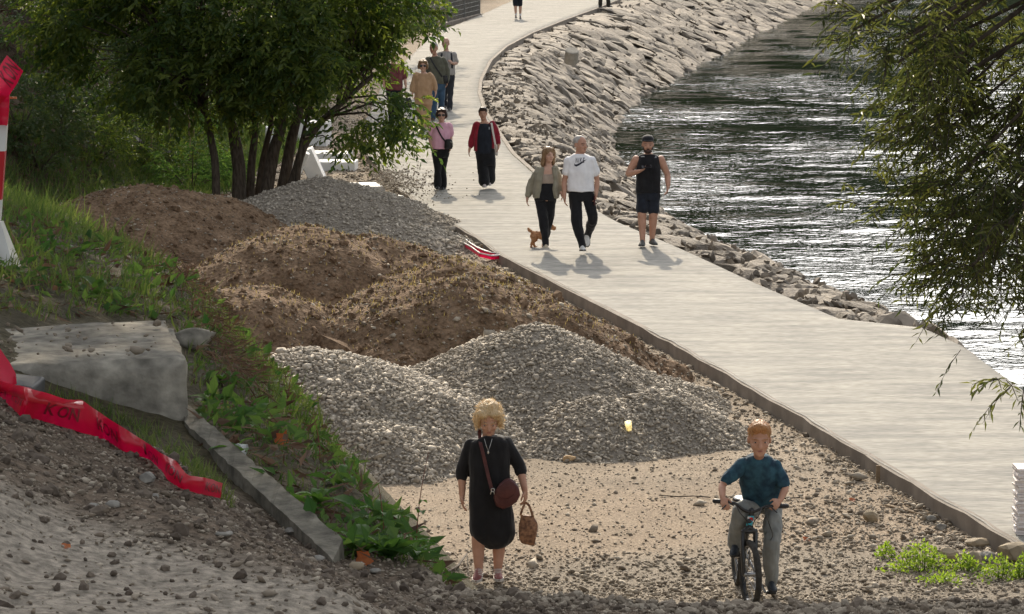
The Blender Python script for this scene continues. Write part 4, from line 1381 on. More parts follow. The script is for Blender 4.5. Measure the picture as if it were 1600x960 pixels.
# ================================================================== OLD CONCRETE BLOCK AND STRIP
def blocks():
    # block with chipped, uneven edges
    fr = at_depth(289, 559, 10.98); c = np.array([fr[0] - .728, fr[1] + .37, fr[2] - .325])
    nx_, ny_, nz_ = 46, 32, 22
    V, F = [], []
    def face(o_, u_, v_, nu, nv):
        b0 = len(V)
        for i in range(nu + 1):
            for j in range(nv + 1):
                V.append(np.array(o_) + np.array(u_) * i / nu + np.array(v_) * j / nv)
        for i in range(nu):
            for j in range(nv):
                a0 = b0 + i * (nv + 1) + j
                F.append((a0, a0 + nv + 1, a0 + nv + 2, a0 + 1))
    X_, Y_, Z_ = .675, .475, .31
    face((-X_, -Y_, Z_), (2 * X_, 0, 0), (0, 2 * Y_, 0), nx_, ny_)
    face((-X_, -Y_, -Z_), (2 * X_, 0, 0), (0, 0, 2 * Z_), nx_, nz_)
    face((X_, -Y_, -Z_), (0, 2 * Y_, 0), (0, 0, 2 * Z_), ny_, nz_)
    face((X_, Y_, -Z_), (-2 * X_, 0, 0), (0, 0, 2 * Z_), nx_, nz_)
    face((-X_, Y_, -Z_), (0, -2 * Y_, 0), (0, 0, 2 * Z_), ny_, nz_)
    V = np.array(V)
    q = V / [X_, Y_, Z_]
    dirn = norm(np.sign(q) * np.maximum(np.abs(q) - .93, 0) + q * 1e-4)
    nedge = (np.abs(q) > .96).sum(1)
    chip = np.maximum(fbm(V * 6 + 5, 4, 4) + .12, 0)
    V = V - dirn * (np.where(nedge >= 2, .012 + .07 * chip, 0) + fbm(V * 11, 3, 8) * .010 + fbm(V * 2.5, 2, 9) * .018)[:, None]
    V[:, 2] += .02 * V[:, 0]
    bm2 = bmesh.new()
    vs = [bm2.verts.new(v) for v in V]
    for f in F: bm2.faces.new([vs[i] for i in f])
    bmesh.ops.remove_doubles(bm2, verts=bm2.verts, dist=.0005)
    bmesh.ops.recalc_face_normals(bm2, faces=bm2.faces)
    me = bpy.data.meshes.new('concrete_block'); bm2.to_mesh(me); bm2.free()
    me.polygons.foreach_set('use_smooth', np.full(len(me.polygons), True))
    o = obj('concrete_block', me, m_old_concrete, None, tuple(c))
    o.rotation_euler = (0, 0, .15)
    tag(o, 'big weathered grey concrete block with a cracked front face, left on the ledge', 'block')
    # crack and twig marks on top
    b = MB()
    b.tube([(-.75, -.05, .345), (-.5, .02, .347), (-.3, .02, .35), (-.12, -.08, .353)], .0045, 5)
    b.tube([(-.75, -.17, .345), (-.5, -.14, .347), (-.25, -.17, .349)], .003, 5)
    tw = b.build('twig', m_bark, None, smooth=True, loc=tuple(c))
    tag(tw, 'thin dark twig lying on top of the concrete block', 'twig')
    n = 160
    P = np.c_[rng.uniform(-.65, .62, n), rng.uniform(-.45, .42, n), np.full(n, .33)] + c
    P[:, 2] += .02 * (P[:, 0] - c[0])
    tag(stones_mesh('grit', P, .009 * np.exp(np.abs(rng.normal(0, .6, n))), m_pebble_brown, None, tint=rng.uniform(0, .5, n)), kind='stuff')
    # sloping strip (wing wall top)
    Lp = [(292, 672), (310, 705), (349, 751), (414, 812), (475, 857), (520, 884)]
    Rp = [(296, 652), (341, 699), (372, 730), (420, 776), (470, 818), (536, 876)]
    b = MB(); rings = []
    for (a, c2) in zip(Lp, Rp):
        p = ray_ground(*a); q = ray_ground(*c2)
        q = at_depth(c2[0], c2[1], p[1] + .10) if q[1] > p[1] + .4 else q
        p = p + [0, 0, .015]; q = np.array([q[0], q[1], max(q[2], p[2] + .0)]) + [0, 0, .02]
        rings.append(np.array([p, q, q + [.03, .02, -.35], p + [0, 0, -.35]]))
    # straight between its two ends
    R2 = [rings[0] * (1 - t) + rings[-1] * t + rng.normal(0, .0015, rings[0].shape) for t in np.linspace(-.02, 1, 40)]
    b.loft(R2)
    tag(b.build('concrete_strip', M('mossy_concrete', (.085, .078, .060), (.18, .165, .13), scale=7, rough=.95, bump=.6, bscale=40, bdist=.01, fine=.35, fine_scale=20, detail=8), None), 'narrow sloping concrete strip running down from the block to the ledge', 'concrete strip')
    rock(302, 548, .17, .09, 'rounded pale concrete fragment behind the block corner', m_old_concrete, seed=60, cuts=2)
blocks()

def cloth_strip(name, up, lo, mat, off=.0, parent=None, n_across=5, sag=.012, loc=None, wrinkle=.004, seed=0):
    """a strip of film between two world polylines"""
    up, lo = np.array(up, float), np.array(lo, float)
    def res(A, n):
        s_ = np.r_[0, np.cumsum(np.linalg.norm(np.diff(A, axis=0), axis=1))]
        t = np.linspace(0, s_[-1], n)
        return np.stack([np.interp(t, s_, A[:, k]) for k in range(3)], 1)
    n = 70
    U, Lw = res(up, n), res(lo, n)
    V = []
    for j in range(n_across):
        t = j / (n_across - 1)
        Q = U * (1 - t) + Lw * t
        Q = Q + np.array([0, -1, .25]) * (sag * math.sin(math.pi * t))
        Q = Q + (fbm(Q * 22, 3, seed + j) * wrinkle)[:, None] * np.array([0, -1, .5])
        V.append(Q)
    V = np.stack(V, 1)
    i = np.arange(n * n_across).reshape(n, n_across)
    F = np.stack([i[:-1, :-1], i[1:, :-1], i[1:, 1:], i[:-1, 1:]], -1).reshape(-1, 4)
    base = V.reshape(-1, 3).mean(0) if loc is None else np.array(loc)
    o = obj(name, mesh_np(name, V.reshape(-1, 3) - base, F, True), mat, parent, tuple(base) if parent is None else None)
    return o, V, base

def letters(text, V, base, spans, mat, parent, size=.62, off=.004, flip=False):
    """flat printed letters lying on a strip grid V[n_along, n_across]"""
    n, m = V.shape[:2]
    for (word, a0, a1, v0, v1) in spans:
        wd = (a1 - a0) / (len(word) * 1.18 - .18)
        for q, txt in enumerate(word):
            la = a0 + q * wd * 1.18; lb = la + wd
            cu = bpy.data.curves.new('t', 'FONT'); cu.body = txt; cu.offset = .02
            to = bpy.data.objects.new('t', cu); COL.objects.link(to)
            me = bpy.data.meshes.new_from_object(to.evaluated_get(bpy.context.evaluated_depsgraph_get()))
            bm_ = bmesh.new(); bm_.from_mesh(me)
            bmesh.ops.subdivide_edges(bm_, edges=[e for e in bm_.edges if e.calc_length() > .15], cuts=2)
            bmesh.ops.triangulate(bm_, faces=bm_.faces)
            C = np.array([v.co[:] for v in bm_.verts]); Fc = [[v.index for v in f.verts] for f in bm_.faces]
            bm_.free(); bpy.data.objects.remove(to); bpy.data.curves.remove(cu); bpy.data.meshes.remove(me)
            x = (C[:, 0] - C[:, 0].min()) / np.ptp(C[:, 0]); y = (C[:, 1] - C[:, 1].min()) / np.ptp(C[:, 1])
            u = (la + (lb - la) * x) * (n - 1); v = (v0 + (v1 - v0) * y) * (m - 1)
            i = np.clip(u.astype(int), 0, n - 2); j = np.clip(v.astype(int), 0, m - 2); fu = (u - i)[:, None]; fv = (v - j)[:, None]
            P = (V[i, j] * (1 - fu) + V[i + 1, j] * fu) * (1 - fv) + (V[i, j + 1] * (1 - fu) + V[i + 1, j + 1] * fu) * fv
            nrm = norm(np.cross(V[i + 1, j] - V[i, j], V[i, j + 1] - V[i, j]))
            nrm = nrm * np.sign(-(nrm * (P - [0, 0, CAM_Z])).sum(1))[:, None]
            out = MB(); out.add(P + nrm * off - base, Fc); out.build('printed_letter', mat, parent)

def tapes():
    m_tape = M('red_film', (.50, .008, .02), (.40, .006, .018), scale=9, rough=.28, translucent=.35, spec=.5)
    m_ink = M('black_ink', (.17, .005, .012), rough=.35, spec=.5)
    up = [(-40, 585), (0, 598), (52, 610), (107, 627), (128, 627), (156, 647), (188, 668), (224, 691), (250, 709), (276, 722), (292, 744), (320, 748), (348, 757)]
    lo = [(-40, 605), (0, 618), (31, 649), (78, 660), (125, 674), (167, 688), (193, 704), (234, 717), (253, 735), (262, 750), (284, 763), (313, 772), (346, 778)]
    L3 = [ray_ground(*p) for p in lo]
    U3 = []
    for (px, py), q in zip(up, L3):
        U3.append(at_depth(px, py - 2, q[1] - .07))
    L3 = [at_depth(px, py + 1, q[1] - .09) for (px, py), q in zip(lo, L3)]
    root = empty('barrier_tape', L3[5], 'shiny red barrier tape with black lettering trailing across the soil before the concrete block', 'tape')
    o, V, base = cloth_strip('strip', U3, L3, m_tape, parent=root, loc=L3[5], wrinkle=.016, sag=.018, seed=3)
    letters('', V, base, [('KON', .05, .14, .72, .3), ('KON', .19, .28, .72, .3), ('KON', .34, .43, .72, .3), ('KON', .49, .57, .72, .3), ('KON', .63, .71, .72, .3), ('KON', .77, .84, .72, .3), ('KON', .91, .985, .72, .25)], m_ink, root)
    # upper fold lying over the first strand
    up2 = [(-40, 584), (0, 596), (40, 606), (80, 617), (107, 626), (130, 627)]
    lo2 = [(-40, 600), (0, 612), (40, 626), (80, 634), (107, 636), (132, 641)]
    y0 = [q[1] - .03 for q in L3]
    yy = np.interp([p[0] for p in lo2], [p[0] for p in lo], y0)
    o, V, _ = cloth_strip('fold', [at_depth(a, b, y + .02) for (a, b), y in zip(up2, yy)], [at_depth(a, b, y - .015) for (a, b), y in zip(lo2, yy)], m_tape, parent=root, loc=L3[5], wrinkle=.006, seed=8)
    # second strand going up to the post
    p0 = at_depth(12, 598, L3[1][1] + .10)
    up3 = [(-60, 500), (-30, 515), (0, 545), (16, 568), (25, 585), (26, 600)]
    lo3 = [(-60, 560), (-40, 575), (-20, 590), (-10, 598), (0, 602), (8, 606)]
    o, V, base = cloth_strip('strip', [at_depth(a, b, 9.75) for a, b in up3], [at_depth(a, b, 9.72) for a, b in lo3], m_tape, parent=root, loc=L3[5], wrinkle=.006, seed=12)
    # base of a post: dark rubber foot
    b = MB()
    p = at_depth(40, 608, 9.95)
    b.box((0, 0, 0), (.20, .16, .05))
    ft = b.build('post_foot', M('dark_rubber', (.03, .032, .035), (.06, .062, .066), scale=15, rough=.6), None, bevel=.008, loc=(p[0] - .065, p[1] + .05, p[2]))
    ft.rotation_euler = (.05, .1, -.1)
    tag(ft, 'dark rubber post foot half hidden behind the red tape', 'post foot')
    # striped barrier post at the left edge
    g = ray_ground(8, 412)
    y = g[1]
    root = empty('barrier_post', g, 'red and white striped barrier post with a white flared foot at the left edge', 'barrier post')
    m_r = M('red_paint', (.48, .015, .02), (.40, .014, .018), scale=6, rough=.5); m_w = M('white_plastic', (.55, .55, .52), (.68, .67, .63), scale=5, rough=.55)
    right = [(150, 14.5), (195, 11.5), (236, 9), (312, 3.5), (345, 1)]
    for k, (mat, a, c) in enumerate([(m_r, 0, 1), (m_w, 1, 2), (m_r, 2, 3), (m_w, 3, 4)]):
        ya, xa = right[a]; yc, xc = right[c]
        A = at_depth(xa, ya, y) - g; C = at_depth(xc, yc, y) - g
        w = .14
        b = MB()
        b.loft([np.array([C + [-w, -.02, 0], C + [0, -.02, 0], C + [0, .02, 0], C + [-w, .02, 0]]), np.array([A + [-w, -.02, 0], A + [0, -.02, 0], A + [0, .02, 0], A + [-w, .02, 0]])])
        b.build('stripe', mat, root)
    A = at_depth(1, 345, y) - g; C = at_depth(29, 412, y) - g
    C[2] = min(C[2], 0)
    b = MB()
    b.loft([np.array([C + [-.34, -.10, -.03], C + [0, -.10, -.03], C + [0, .10, -.03], C + [-.34, .10, -.03]]), np.array([A + [-.16, -.035, -.004], A + [0.006, -.035, -.004], A + [0.006, .035, -.004], A + [-.16, .035, -.004]])])
    b.build('foot', m_w, root)
    b = MB(); q = at_depth(20, 153, y - .03) - g
    b.box(tuple(q), (.032, .02, .008)); b.build('hook', M('orange_hook', (.5, .16, .06), rough=.5), root)
    # tape knotted round its head
    t = empty('knotted_tape', at_depth(10, 130, y - .06), 'red tape end with black letters tied to the head of the striped post', 'tape')
    cU = [(8, 92), (16, 112), (21, 125), (28, 118), (35, 106)]
    o, V, base = cloth_strip('strip', [at_depth(a, b_, y - .06) for a, b_ in [(-24, 140), (-8, 118), (2, 100), (11, 87)]], [at_depth(a, b_, y - .075) for a, b_ in [(-6, 168), (14, 150), (27, 130), (36, 111)]], m_tape, parent=t, loc=tuple(t.location), wrinkle=.006, seed=5)
    letters('', V, base, [('KON', .52, .97, .88, .14)], m_ink, t)
    o, V, base = cloth_strip('strip', [at_depth(a, b_, y - .055) for a, b_ in [(-12, 150), (-6, 172), (-4, 196)]], [at_depth(a, b_, y - .06) for a, b_ in [(15, 148), (14, 172), (11, 197)]], m_tape, parent=t, loc=tuple(t.location), wrinkle=.006, seed=6)
    # tape dropped on the gravel by the path
    A_ = [(805, 412), (775, 411.5), (757, 408), (745, 403), (736, 396), (725, 387), (716, 381), (715, 386), (722, 393)]
    B_ = [(790, 414), (767, 415), (749, 411), (736, 402), (726, 396)]
    m_wt = M('white_film', (.72, .68, .66), rough=.35)
    P0 = ray_ground(757, 411)
    t = empty('dropped_tape', P0, 'red and white tape dropped in a loop on the gravel beside the kerb', 'tape')
    for pts, yo in ((A_, .12), (B_, 0)):
        G = np.array([ray_ground(*p) for p in pts]); G[:, 2] += .09
        G[:, 1] = np.minimum(G[:, 1], P0[1] + 3)
        W3 = G + [0, .02, .055]
        o, V, _ = cloth_strip('strip', W3, G, m_tape, parent=t, loc=tuple(P0), wrinkle=.01, seed=int(yo * 100) + 2)
        b = MB(); b.tube(W3 - P0 + [0, 0, .004], .012, 6); b.build('white_edge', m_wt, t, smooth=True)
tapes()

# ================================================================== WHITE PRECAST PIECES, FENCE, SMALL THINGS
def white_things():
    def blk(px, py, w, d_, h, lab, rz=0., rx=0., ry=0., name='white_block', cat='concrete block', lift=0., dy=0., mat=None):
        p = at(px, py, GND); b = MB(); b.box((0, 0, h / 2), (w, d_, h))
        o = b.build(name, mat or m_white_concrete, None, bevel=.012, loc=(p[0], p[1] + dy, p[2] - .03 + lift))
        o.rotation_euler = (rx, ry, rz)
        return tag(o, lab, cat, 'white precast pieces beside the path')
    blk(512, 252, .95, .8, .22, 'wide white concrete bench block behind the leaning slabs, its top in the sun', rz=-.12)
    blk(522, 266, .92, .7, .22, 'white concrete bench block nearest the leaning slabs', rz=-.05)
    blk(488, 226, .75, .8, .55, 'grey white cube behind the bench blocks under the branches', rz=-.1)
    blk(420, 232, .17, .5, .50, 'upright white slab seen between the tree stems', rz=.1, ry=.05)
    blk(500, 285, .30, .62, .72, 'white slab leaning left at the foot of the tree', ry=-.42)
    blk(452, 289, .22, .62, .74, 'grey white slab leaning right against the other leaning slab', ry=.42, dy=.1)
    blk(570, 299, .60, .9, .16, 'flat white block half buried behind the fine gravel heap', rz=.25)
    blk(602, 315, .36, .8, .17, 'small white wedge block beside the path edge', rz=.5, ry=.05)
    # stack of white slabs at the right edge
    p = at(1611, 832, 0)
    root = empty('slab_stack', p, 'tall stack of thin white slabs at the right edge of the path', 'slab stack')
    me = []
    m_sl = M('white_slab', (.62, .56, .54), (.74, .70, .68), scale=9, rough=.6, bump=.3, bscale=30)
    for k in range(4):
        b = bmesh.new(); bmesh.ops.create_cube(b, size=1)
        bmesh.ops.subdivide_edges(b, edges=[e for e in b.edges if abs(e.verts[0].co.z - e.verts[1].co.z) < .1], cuts=1)
        for v in b.verts:
            v.co = Vector((v.co.x * .30 * rng.uniform(.94, 1.03), v.co.y * .30 * rng.uniform(.94, 1.03), v.co.z * .0195))
        q = bpy.data.meshes.new('slab'); b.to_mesh(q); b.free(); q.materials.append(m_sl); me.append(q)
    for i in range(28):
        o = bpy.data.objects.new('slab', me[i % 4]); COL.objects.link(o); o.parent = root
        o.location = (rng.normal(0, .007), rng.normal(0, .007), .012 + i * .0218)
        o.rotation_euler = (rng.normal(0, .006), rng.normal(0, .006), rng.normal(0, .05))
    # fence beyond the tree
    m_f = M('grey_steel', (.13, .13, .125), (.2, .2, .19), scale=10, rough=.6, metallic=.4)
    a, c = at(700, 39, -.1), at(749, 26, -.1)
    root = empty('metal_fence', a, 'grey metal mesh fence standing beside the far path', 'fence')
    d_ = c - a; Ln = np.linalg.norm(d_[:2])
    for t in (0, .5, 1):
        b = MB(); q = d_ * t; b.tube([q + [0, 0, -.2], q + [0, 0, 1.7]], .045, 8); b.build('post', m_f, root, smooth=True)
    for k in range(2):
        b = MB()
        for t in np.linspace(.02, .98, 22):
            q = d_ * (k + t) / 2; b.tube([q + [0, 0, .05], q + [0, 0, 1.6]], .014, 4, False)
        for zz in np.linspace(.1, 1.55, 9):
            b.tube([d_ * k / 2 + [0, 0, zz], d_ * (k + 1) / 2 + [0, 0, zz]], .014, 4, False)
        b.build('mesh_panel', m_f, root)
    b = MB(); b.loft([np.array([q + [-.1, 0, -.2], q + [.1, -.12, -.2], q + [.1, -.12, .12], q + [-.1, 0, .12]]) for q in (d_ * -.15, d_ * 1.05)])
    b.build('footing', m_kerb, root)
    # round cut stump / post cap on the embankment
    q = bank_pt(np.array([118.]), np.array([.30]))[0]
    q = at_depth(894, 88, 113.0)
    b = MB(); b.tube([(0, 0, -.45), (0, .0, -.02), (0, 0, .0)], [.23, .23, .20], 18, False)
    cp = b.build('concrete_post', M('pale_post', (.34, .31, .26), (.44, .40, .34), scale=9, rough=.9), None, smooth=False, loc=tuple(q + [0, 0, .20]))
    cp.rotation_euler = (.42, .1, 0)
    tag(cp, 'short round pale concrete post among the embankment stones', 'post')
    # form stakes at the kerb
    for px, py, lab in ((1416, 752, 'small timber form stake at the kerb near the lower right'), (785, 398, 'small dark form stake at the kerb beside the dropped tape')):
        p = at(px, py, GND); b = MB(); b.box((0, 0, .06), (.04, .03, .2))
        tag(b.build('form_stake', m_stake, None, loc=(xL(p[1]) - .09, p[1], p[2])), lab, 'stake', 'form stakes along the kerb')
    # sticks
    for pts, r, lab in (([(1030, 777), (1060, 779), (1085, 778), (1110, 780)], .006, 'long dark stick lying on the sandy lane left of the bicycle'), ([(1222, 782), (1250, 780)], .007, 'short dark stick right of the bicycle handlebar'),
                        ([(1384, 793), (1410, 799), (1440, 808)], .011, 'pale stick lying on the rubble near the kerb end'), ([(690, 905), (715, 890), (730, 868)], .006, 'bent twig on the ground left of the blonde woman')):
        G = np.array([ray_ground(*p) + [0, 0, .015] for p in pts])
        b = MB(); b.tube(G - G[0], [r] * len(G), 6)
        tag(b.build('stick', m_stake if 'pale' in lab else m_bark, None, smooth=True, loc=tuple(G[0])), lab, 'stick')
    # cup on the gravel
    d = pix_dir(983, 675); t = np.arange(30, 40, .01); P = d[None] * t[:, None] + [0, 0, CAM_Z]
    hit = P[np.argmax(P[:, 2] < GND + gp_g(P[:, 0], P[:, 1]))]
    b = MB(); aa = np.linspace(0, 2 * math.pi, 18, endpoint=False)
    ring = lambda r, z: np.c_[np.cos(aa) * r, np.sin(aa) * r, np.full(18, z)]
    b.loft([ring(.026, 0), ring(.030, .02), ring(.034, .06), ring(.037, .10), ring(.034, .10), ring(.031, .06), ring(.027, .02), ring(.024, .006)])
    cu = b.build('plastic_cup', M('cloudy_plastic', (.70, .68, .50), (.80, .78, .66), scale=30, rough=.3, translucent=.6), None, smooth=True, loc=tuple(hit + [0, -.03, .02]))
    cu.rotation_euler = (.25, -.15, 0)
    tag(cu, 'cloudy yellowish plastic cup lying on the grey gravel heap', 'cup')
    # autumn leaves
    for px, py, sz, lab in ((440, 697, .055, 'large orange autumn leaf standing in the bank weeds'), (566, 886, .055, 'orange autumn leaf at the foot of the bank behind the brown stone'), (100, 862, .03, 'small orange leaf on the dusty ledge'), (1334, 785, .10, 'orange leaf on the sandy lane right of the boy'), (1262, 846, .09, 'red leaf on the gravel right of the boy')):
        p = ray_ground(px, py)
        b = MB(); k = 15
        aa = np.linspace(0, 2 * math.pi, k, endpoint=False)
        rr = sz * (.42 + .13 * np.cos(aa * 5 + .4)) * (1 + .08 * rng.normal(size=k))
        ringp = np.c_[np.cos(aa) * rr, .12 * sz * np.sin(aa * 2 + 1), np.sin(aa) * rr + sz * .4]
        V = np.concatenate([ringp, [[0, .02 * sz, sz * .4]]])
        V2 = np.concatenate([V, V + [0, .0012, 0]])
        F = [(i, (i + 1) % k, k) for i in range(k)] + [((i + 1) % k + k + 1, i + k + 1, 2 * k + 1) for i in range(k)]
        b.add(V2, F)
        o = b.build('fallen_leaf', m_orange_leaf, None, smooth=True, loc=tuple(p))
        o.rotation_euler = (-.25 if px < 600 and px > 200 else -1.35, .2, rng.uniform(-.4, .4))
        tag(o, lab, 'leaf', 'fallen leaves')
    p = ray_ground(378, 715)
    V, F = stone_variant(77, 2, 8, .5, (.3, .8))
    o = obj('plastic_scrap', mesh_np('plastic_scrap', V * [.035, .03, .045], F, False), M('crumpled_film', (.42, .44, .45), (.62, .63, .63), scale=20, rough=.3), None, tuple(p + [0, 0, .02]))
    tag(o, 'crumpled grey white plastic scrap among the bank weeds', 'plastic scrap')
white_things()

# ================================================================== PEOPLE
def cloth(name, c1, c2=None, rough=.85, **k):
    c2 = c2 or tuple(min(1, c * 1.35) for c in c1)
    return M(name, c1, c2, scale=9, rough=rough, bump=.25, bscale=35, bdist=.006, spec=.2, sheen=.15, **k)
m_skin = M('skin', (.40, .215, .145), (.47, .265, .185), scale=14, rough=.55, spec=.35)
m_skin_pale = M('skin_light', (.47, .28, .205), (.54, .335, .25), scale=14, rough=.55, spec=.35)
m_lip = M('lips', (.33, .14, .11), rough=.5)
m_eye = M('eye_white', (.36, .31, .27), rough=.35)
m_iris = M('iris', (.03, .02, .015), rough=.2)
m_black = cloth('black_cloth', (.0075, .0075, .009), (.013, .013, .015))
m_navy = cloth('navy_cloth', (.010, .012, .018), (.016, .02, .03))
m_blond = M('blond_hair', (.46, .35, .19), (.66, .54, .34), scale=30, rough=.5, stretch=(4, 4, .7), bump=.6, bscale=40, bdist=.006, translucent=.25)
m_brownhair = M('light_brown_hair', (.17, .10, .05), (.27, .17, .09), scale=30, rough=.45, stretch=(4, 4, .7), bump=.5, bscale=40, bdist=.005)
m_darkhair = M('dark_hair', (.025, .014, .010), (.055, .03, .022), scale=30, rough=.4, stretch=(4, 4, .7), bump=.5, bscale=40, bdist=.005)
m_greyhair = M('grey_hair', (.30, .28, .26), (.42, .40, .38), scale=30, rough=.6, bump=.4, bscale=60, bdist=.004)
m_whitehair = M('white_hair', (.66, .62, .56), (.78, .74, .68), scale=30, rough=.6, bump=.5, bscale=40, bdist=.005, translucent=.2)
m_sole = M('rubber_sole', (.40, .38, .35), (.50, .48, .44), scale=20, rough=.7)
m_dsole = M('dark_sole', (.03, .03, .03), (.05, .05, .05), scale=20, rough=.7)
m_glass = M('dark_lens', (.01, .01, .012), rough=.12, spec=.6)
m_leather_black = M('black_leather', (.012, .012, .013), (.025, .025, .027), scale=20, rough=.4)

def rotz(a):
    c, s_ = math.cos(a), math.sin(a); return np.array([[c, -s_, 0], [s_, c, 0], [0, 0, 1]])
def rotx(a):
    c, s_ = math.cos(a), math.sin(a); return np.array([[1, 0, 0], [0, c, -s_], [0, s_, c]])

def limb(mb, pts, rad, n=12):
    """tapered limb through joints with softened corners"""
    pts = [np.array(p, float) for p in pts]
    P, R = [], []
    for i in range(len(pts) - 1):
        for t in (0, .25, .5, .75):
            P.append(pts[i] * (1 - t) + pts[i + 1] * t); R.append(rad[i] * (1 - t) + rad[i + 1] * t)
    P.append(pts[-1]); R.append(rad[-1])
    P = np.array(P); Q = P.copy()
    for _ in range(2):
        Q[1:-1] = Q[1:-1] * .5 + (Q[:-2] + Q[2:]) * .25
    mb.tube(Q, R, n)

def slices(mb, sl, n=22, power=2.4):
    """sl: list of (centre xyz, half width, half depth): stacked superellipses"""
    a = np.linspace(0, 2 * math.pi, n, endpoint=False)
    ca, sa = np.cos(a), np.sin(a)
    ca = np.sign(ca) * np.abs(ca) ** (2 / power); sa = np.sign(sa) * np.abs(sa) ** (2 / power)
    C = np.array([np.r_[c, w, d] for c, w, d in sl], float)
    t = np.linspace(0, len(C) - 1, (len(C) - 1) * 4 + 1)
    C2 = np.stack([np.interp(t, np.arange(len(C)), C[:, k]) for k in range(5)], 1)
    C2[1:-1] = C2[1:-1] * .5 + (C2[:-2] + C2[2:]) * .25
    mb.loft([np.c_[c[0] + ca * c[3], c[1] + sa * c[4], np.full(n, c[2])] for c in C2])

def hand(mb, w, tip, inward, k=1.0, curl=.5, thumb=None):
    """palm, four unequal bent fingers and a thumb from the side of the palm"""
    w, tip = np.array(w, float), np.array(tip, float)
    d = norm(tip - w); L = .175 * k
    inn = norm(np.array(inward, float) - d * np.dot(inward, d))       # direction the fingers curl to
    a = np.cross(d, inn)                                               # across the palm
    if thumb is not None and np.dot(a, thumb) < 0: a = -a
    Rm = np.stack([a, inn, d], 1)
    mb.ell(w + d * .045 * k, (.036 * k, .017 * k, .055 * k), Rm)
    mb.tube([w - d * .03 * k, w + d * .03 * k], [.026 * k, .026 * k], 8)
    for i, (o, ln) in enumerate(zip((.030, .010, -.011, -.031), (.070, .080, .074, .058))):
        b = w + d * (.082 - abs(o) * .25) * k + a * o * k
        ln *= k
        d1 = norm(d + inn * curl * .6 + a * o * 3); d2 = norm(d + inn * curl * 1.9); d3 = norm(d + inn * curl * 3.2)
        m1 = b + d1 * ln * .45; m2 = m1 + d2 * ln * .33; m3 = m2 + d3 * ln * .25
        mb.tube([b - d * .02 * k, b, m1, m2, m3], np.array([.0105, .010, .0092, .0088, .0078]) * k, 7)
    b = w + d * .028 * k + a * .032 * k
    t1 = b + norm(d * .7 + a * .75 + inn * .25) * .040 * k; t2 = t1 + norm(d + a * .15 + inn * .5) * .032 * k
    mb.tube([b - a * .012 * k, b, t1, t2], np.array([.014, .013, .011, .009]) * k, 7)

def shoe(A, D, pitch, mat, sole_mat, root, L=.275, W=.098, open_top=False):
    D = norm(np.array([D[0], D[1], 0.0])); side = np.array([-D[1], D[0], 0])
    up = np.array([0, 0, 1.0])
    k = L / .275
    t = np.array([-.068, -.05, -.01, .05, .10, .15, .185, .205]) * k
    hw = np.array([.020, .034, .036, .038, .046, .044, .030, .010]) * (W / .098) * k
    hh = np.array([.045, .085, .098, .088, .062, .048, .036, .02]) * k
    sole = -.082 * k
    c, s_ = math.cos(pitch), math.sin(pitch)
    def tf(a, b, z):
        # rotate about the ball of the foot in the D/up plane
        a0, z0 = .10 * k, sole
        x, y = a - a0, z - z0
        return A + D * (a0 + x * c - y * s_) + up * (z0 + x * s_ + y * c) + side * b
    rings, srings = [], []
    ang = np.linspace(0, math.pi, 9)
    for ti, w, h in zip(t, hw, hh):
        top = [tf(ti, w * math.cos(q), sole + .012 + (h - .012) * math.sin(q) ** .8) for q in ang]
        rings.append(np.array(top + [tf(ti, -w * .6, sole + .01), tf(ti, w * .6, sole + .01)]))
        w2 = w + .004
        srings.append(np.array([tf(ti, w2, sole + .022), tf(ti, w2, sole), tf(ti, -w2, sole), tf(ti, -w2, sole + .022)]))
    b = MB(); b.loft(rings); o = b.build('shoe', mat, root, smooth=True)
    b = MB(); b.loft(srings); b.build('sole', sole_mat, o, smooth=False)
    return o, tf, sole

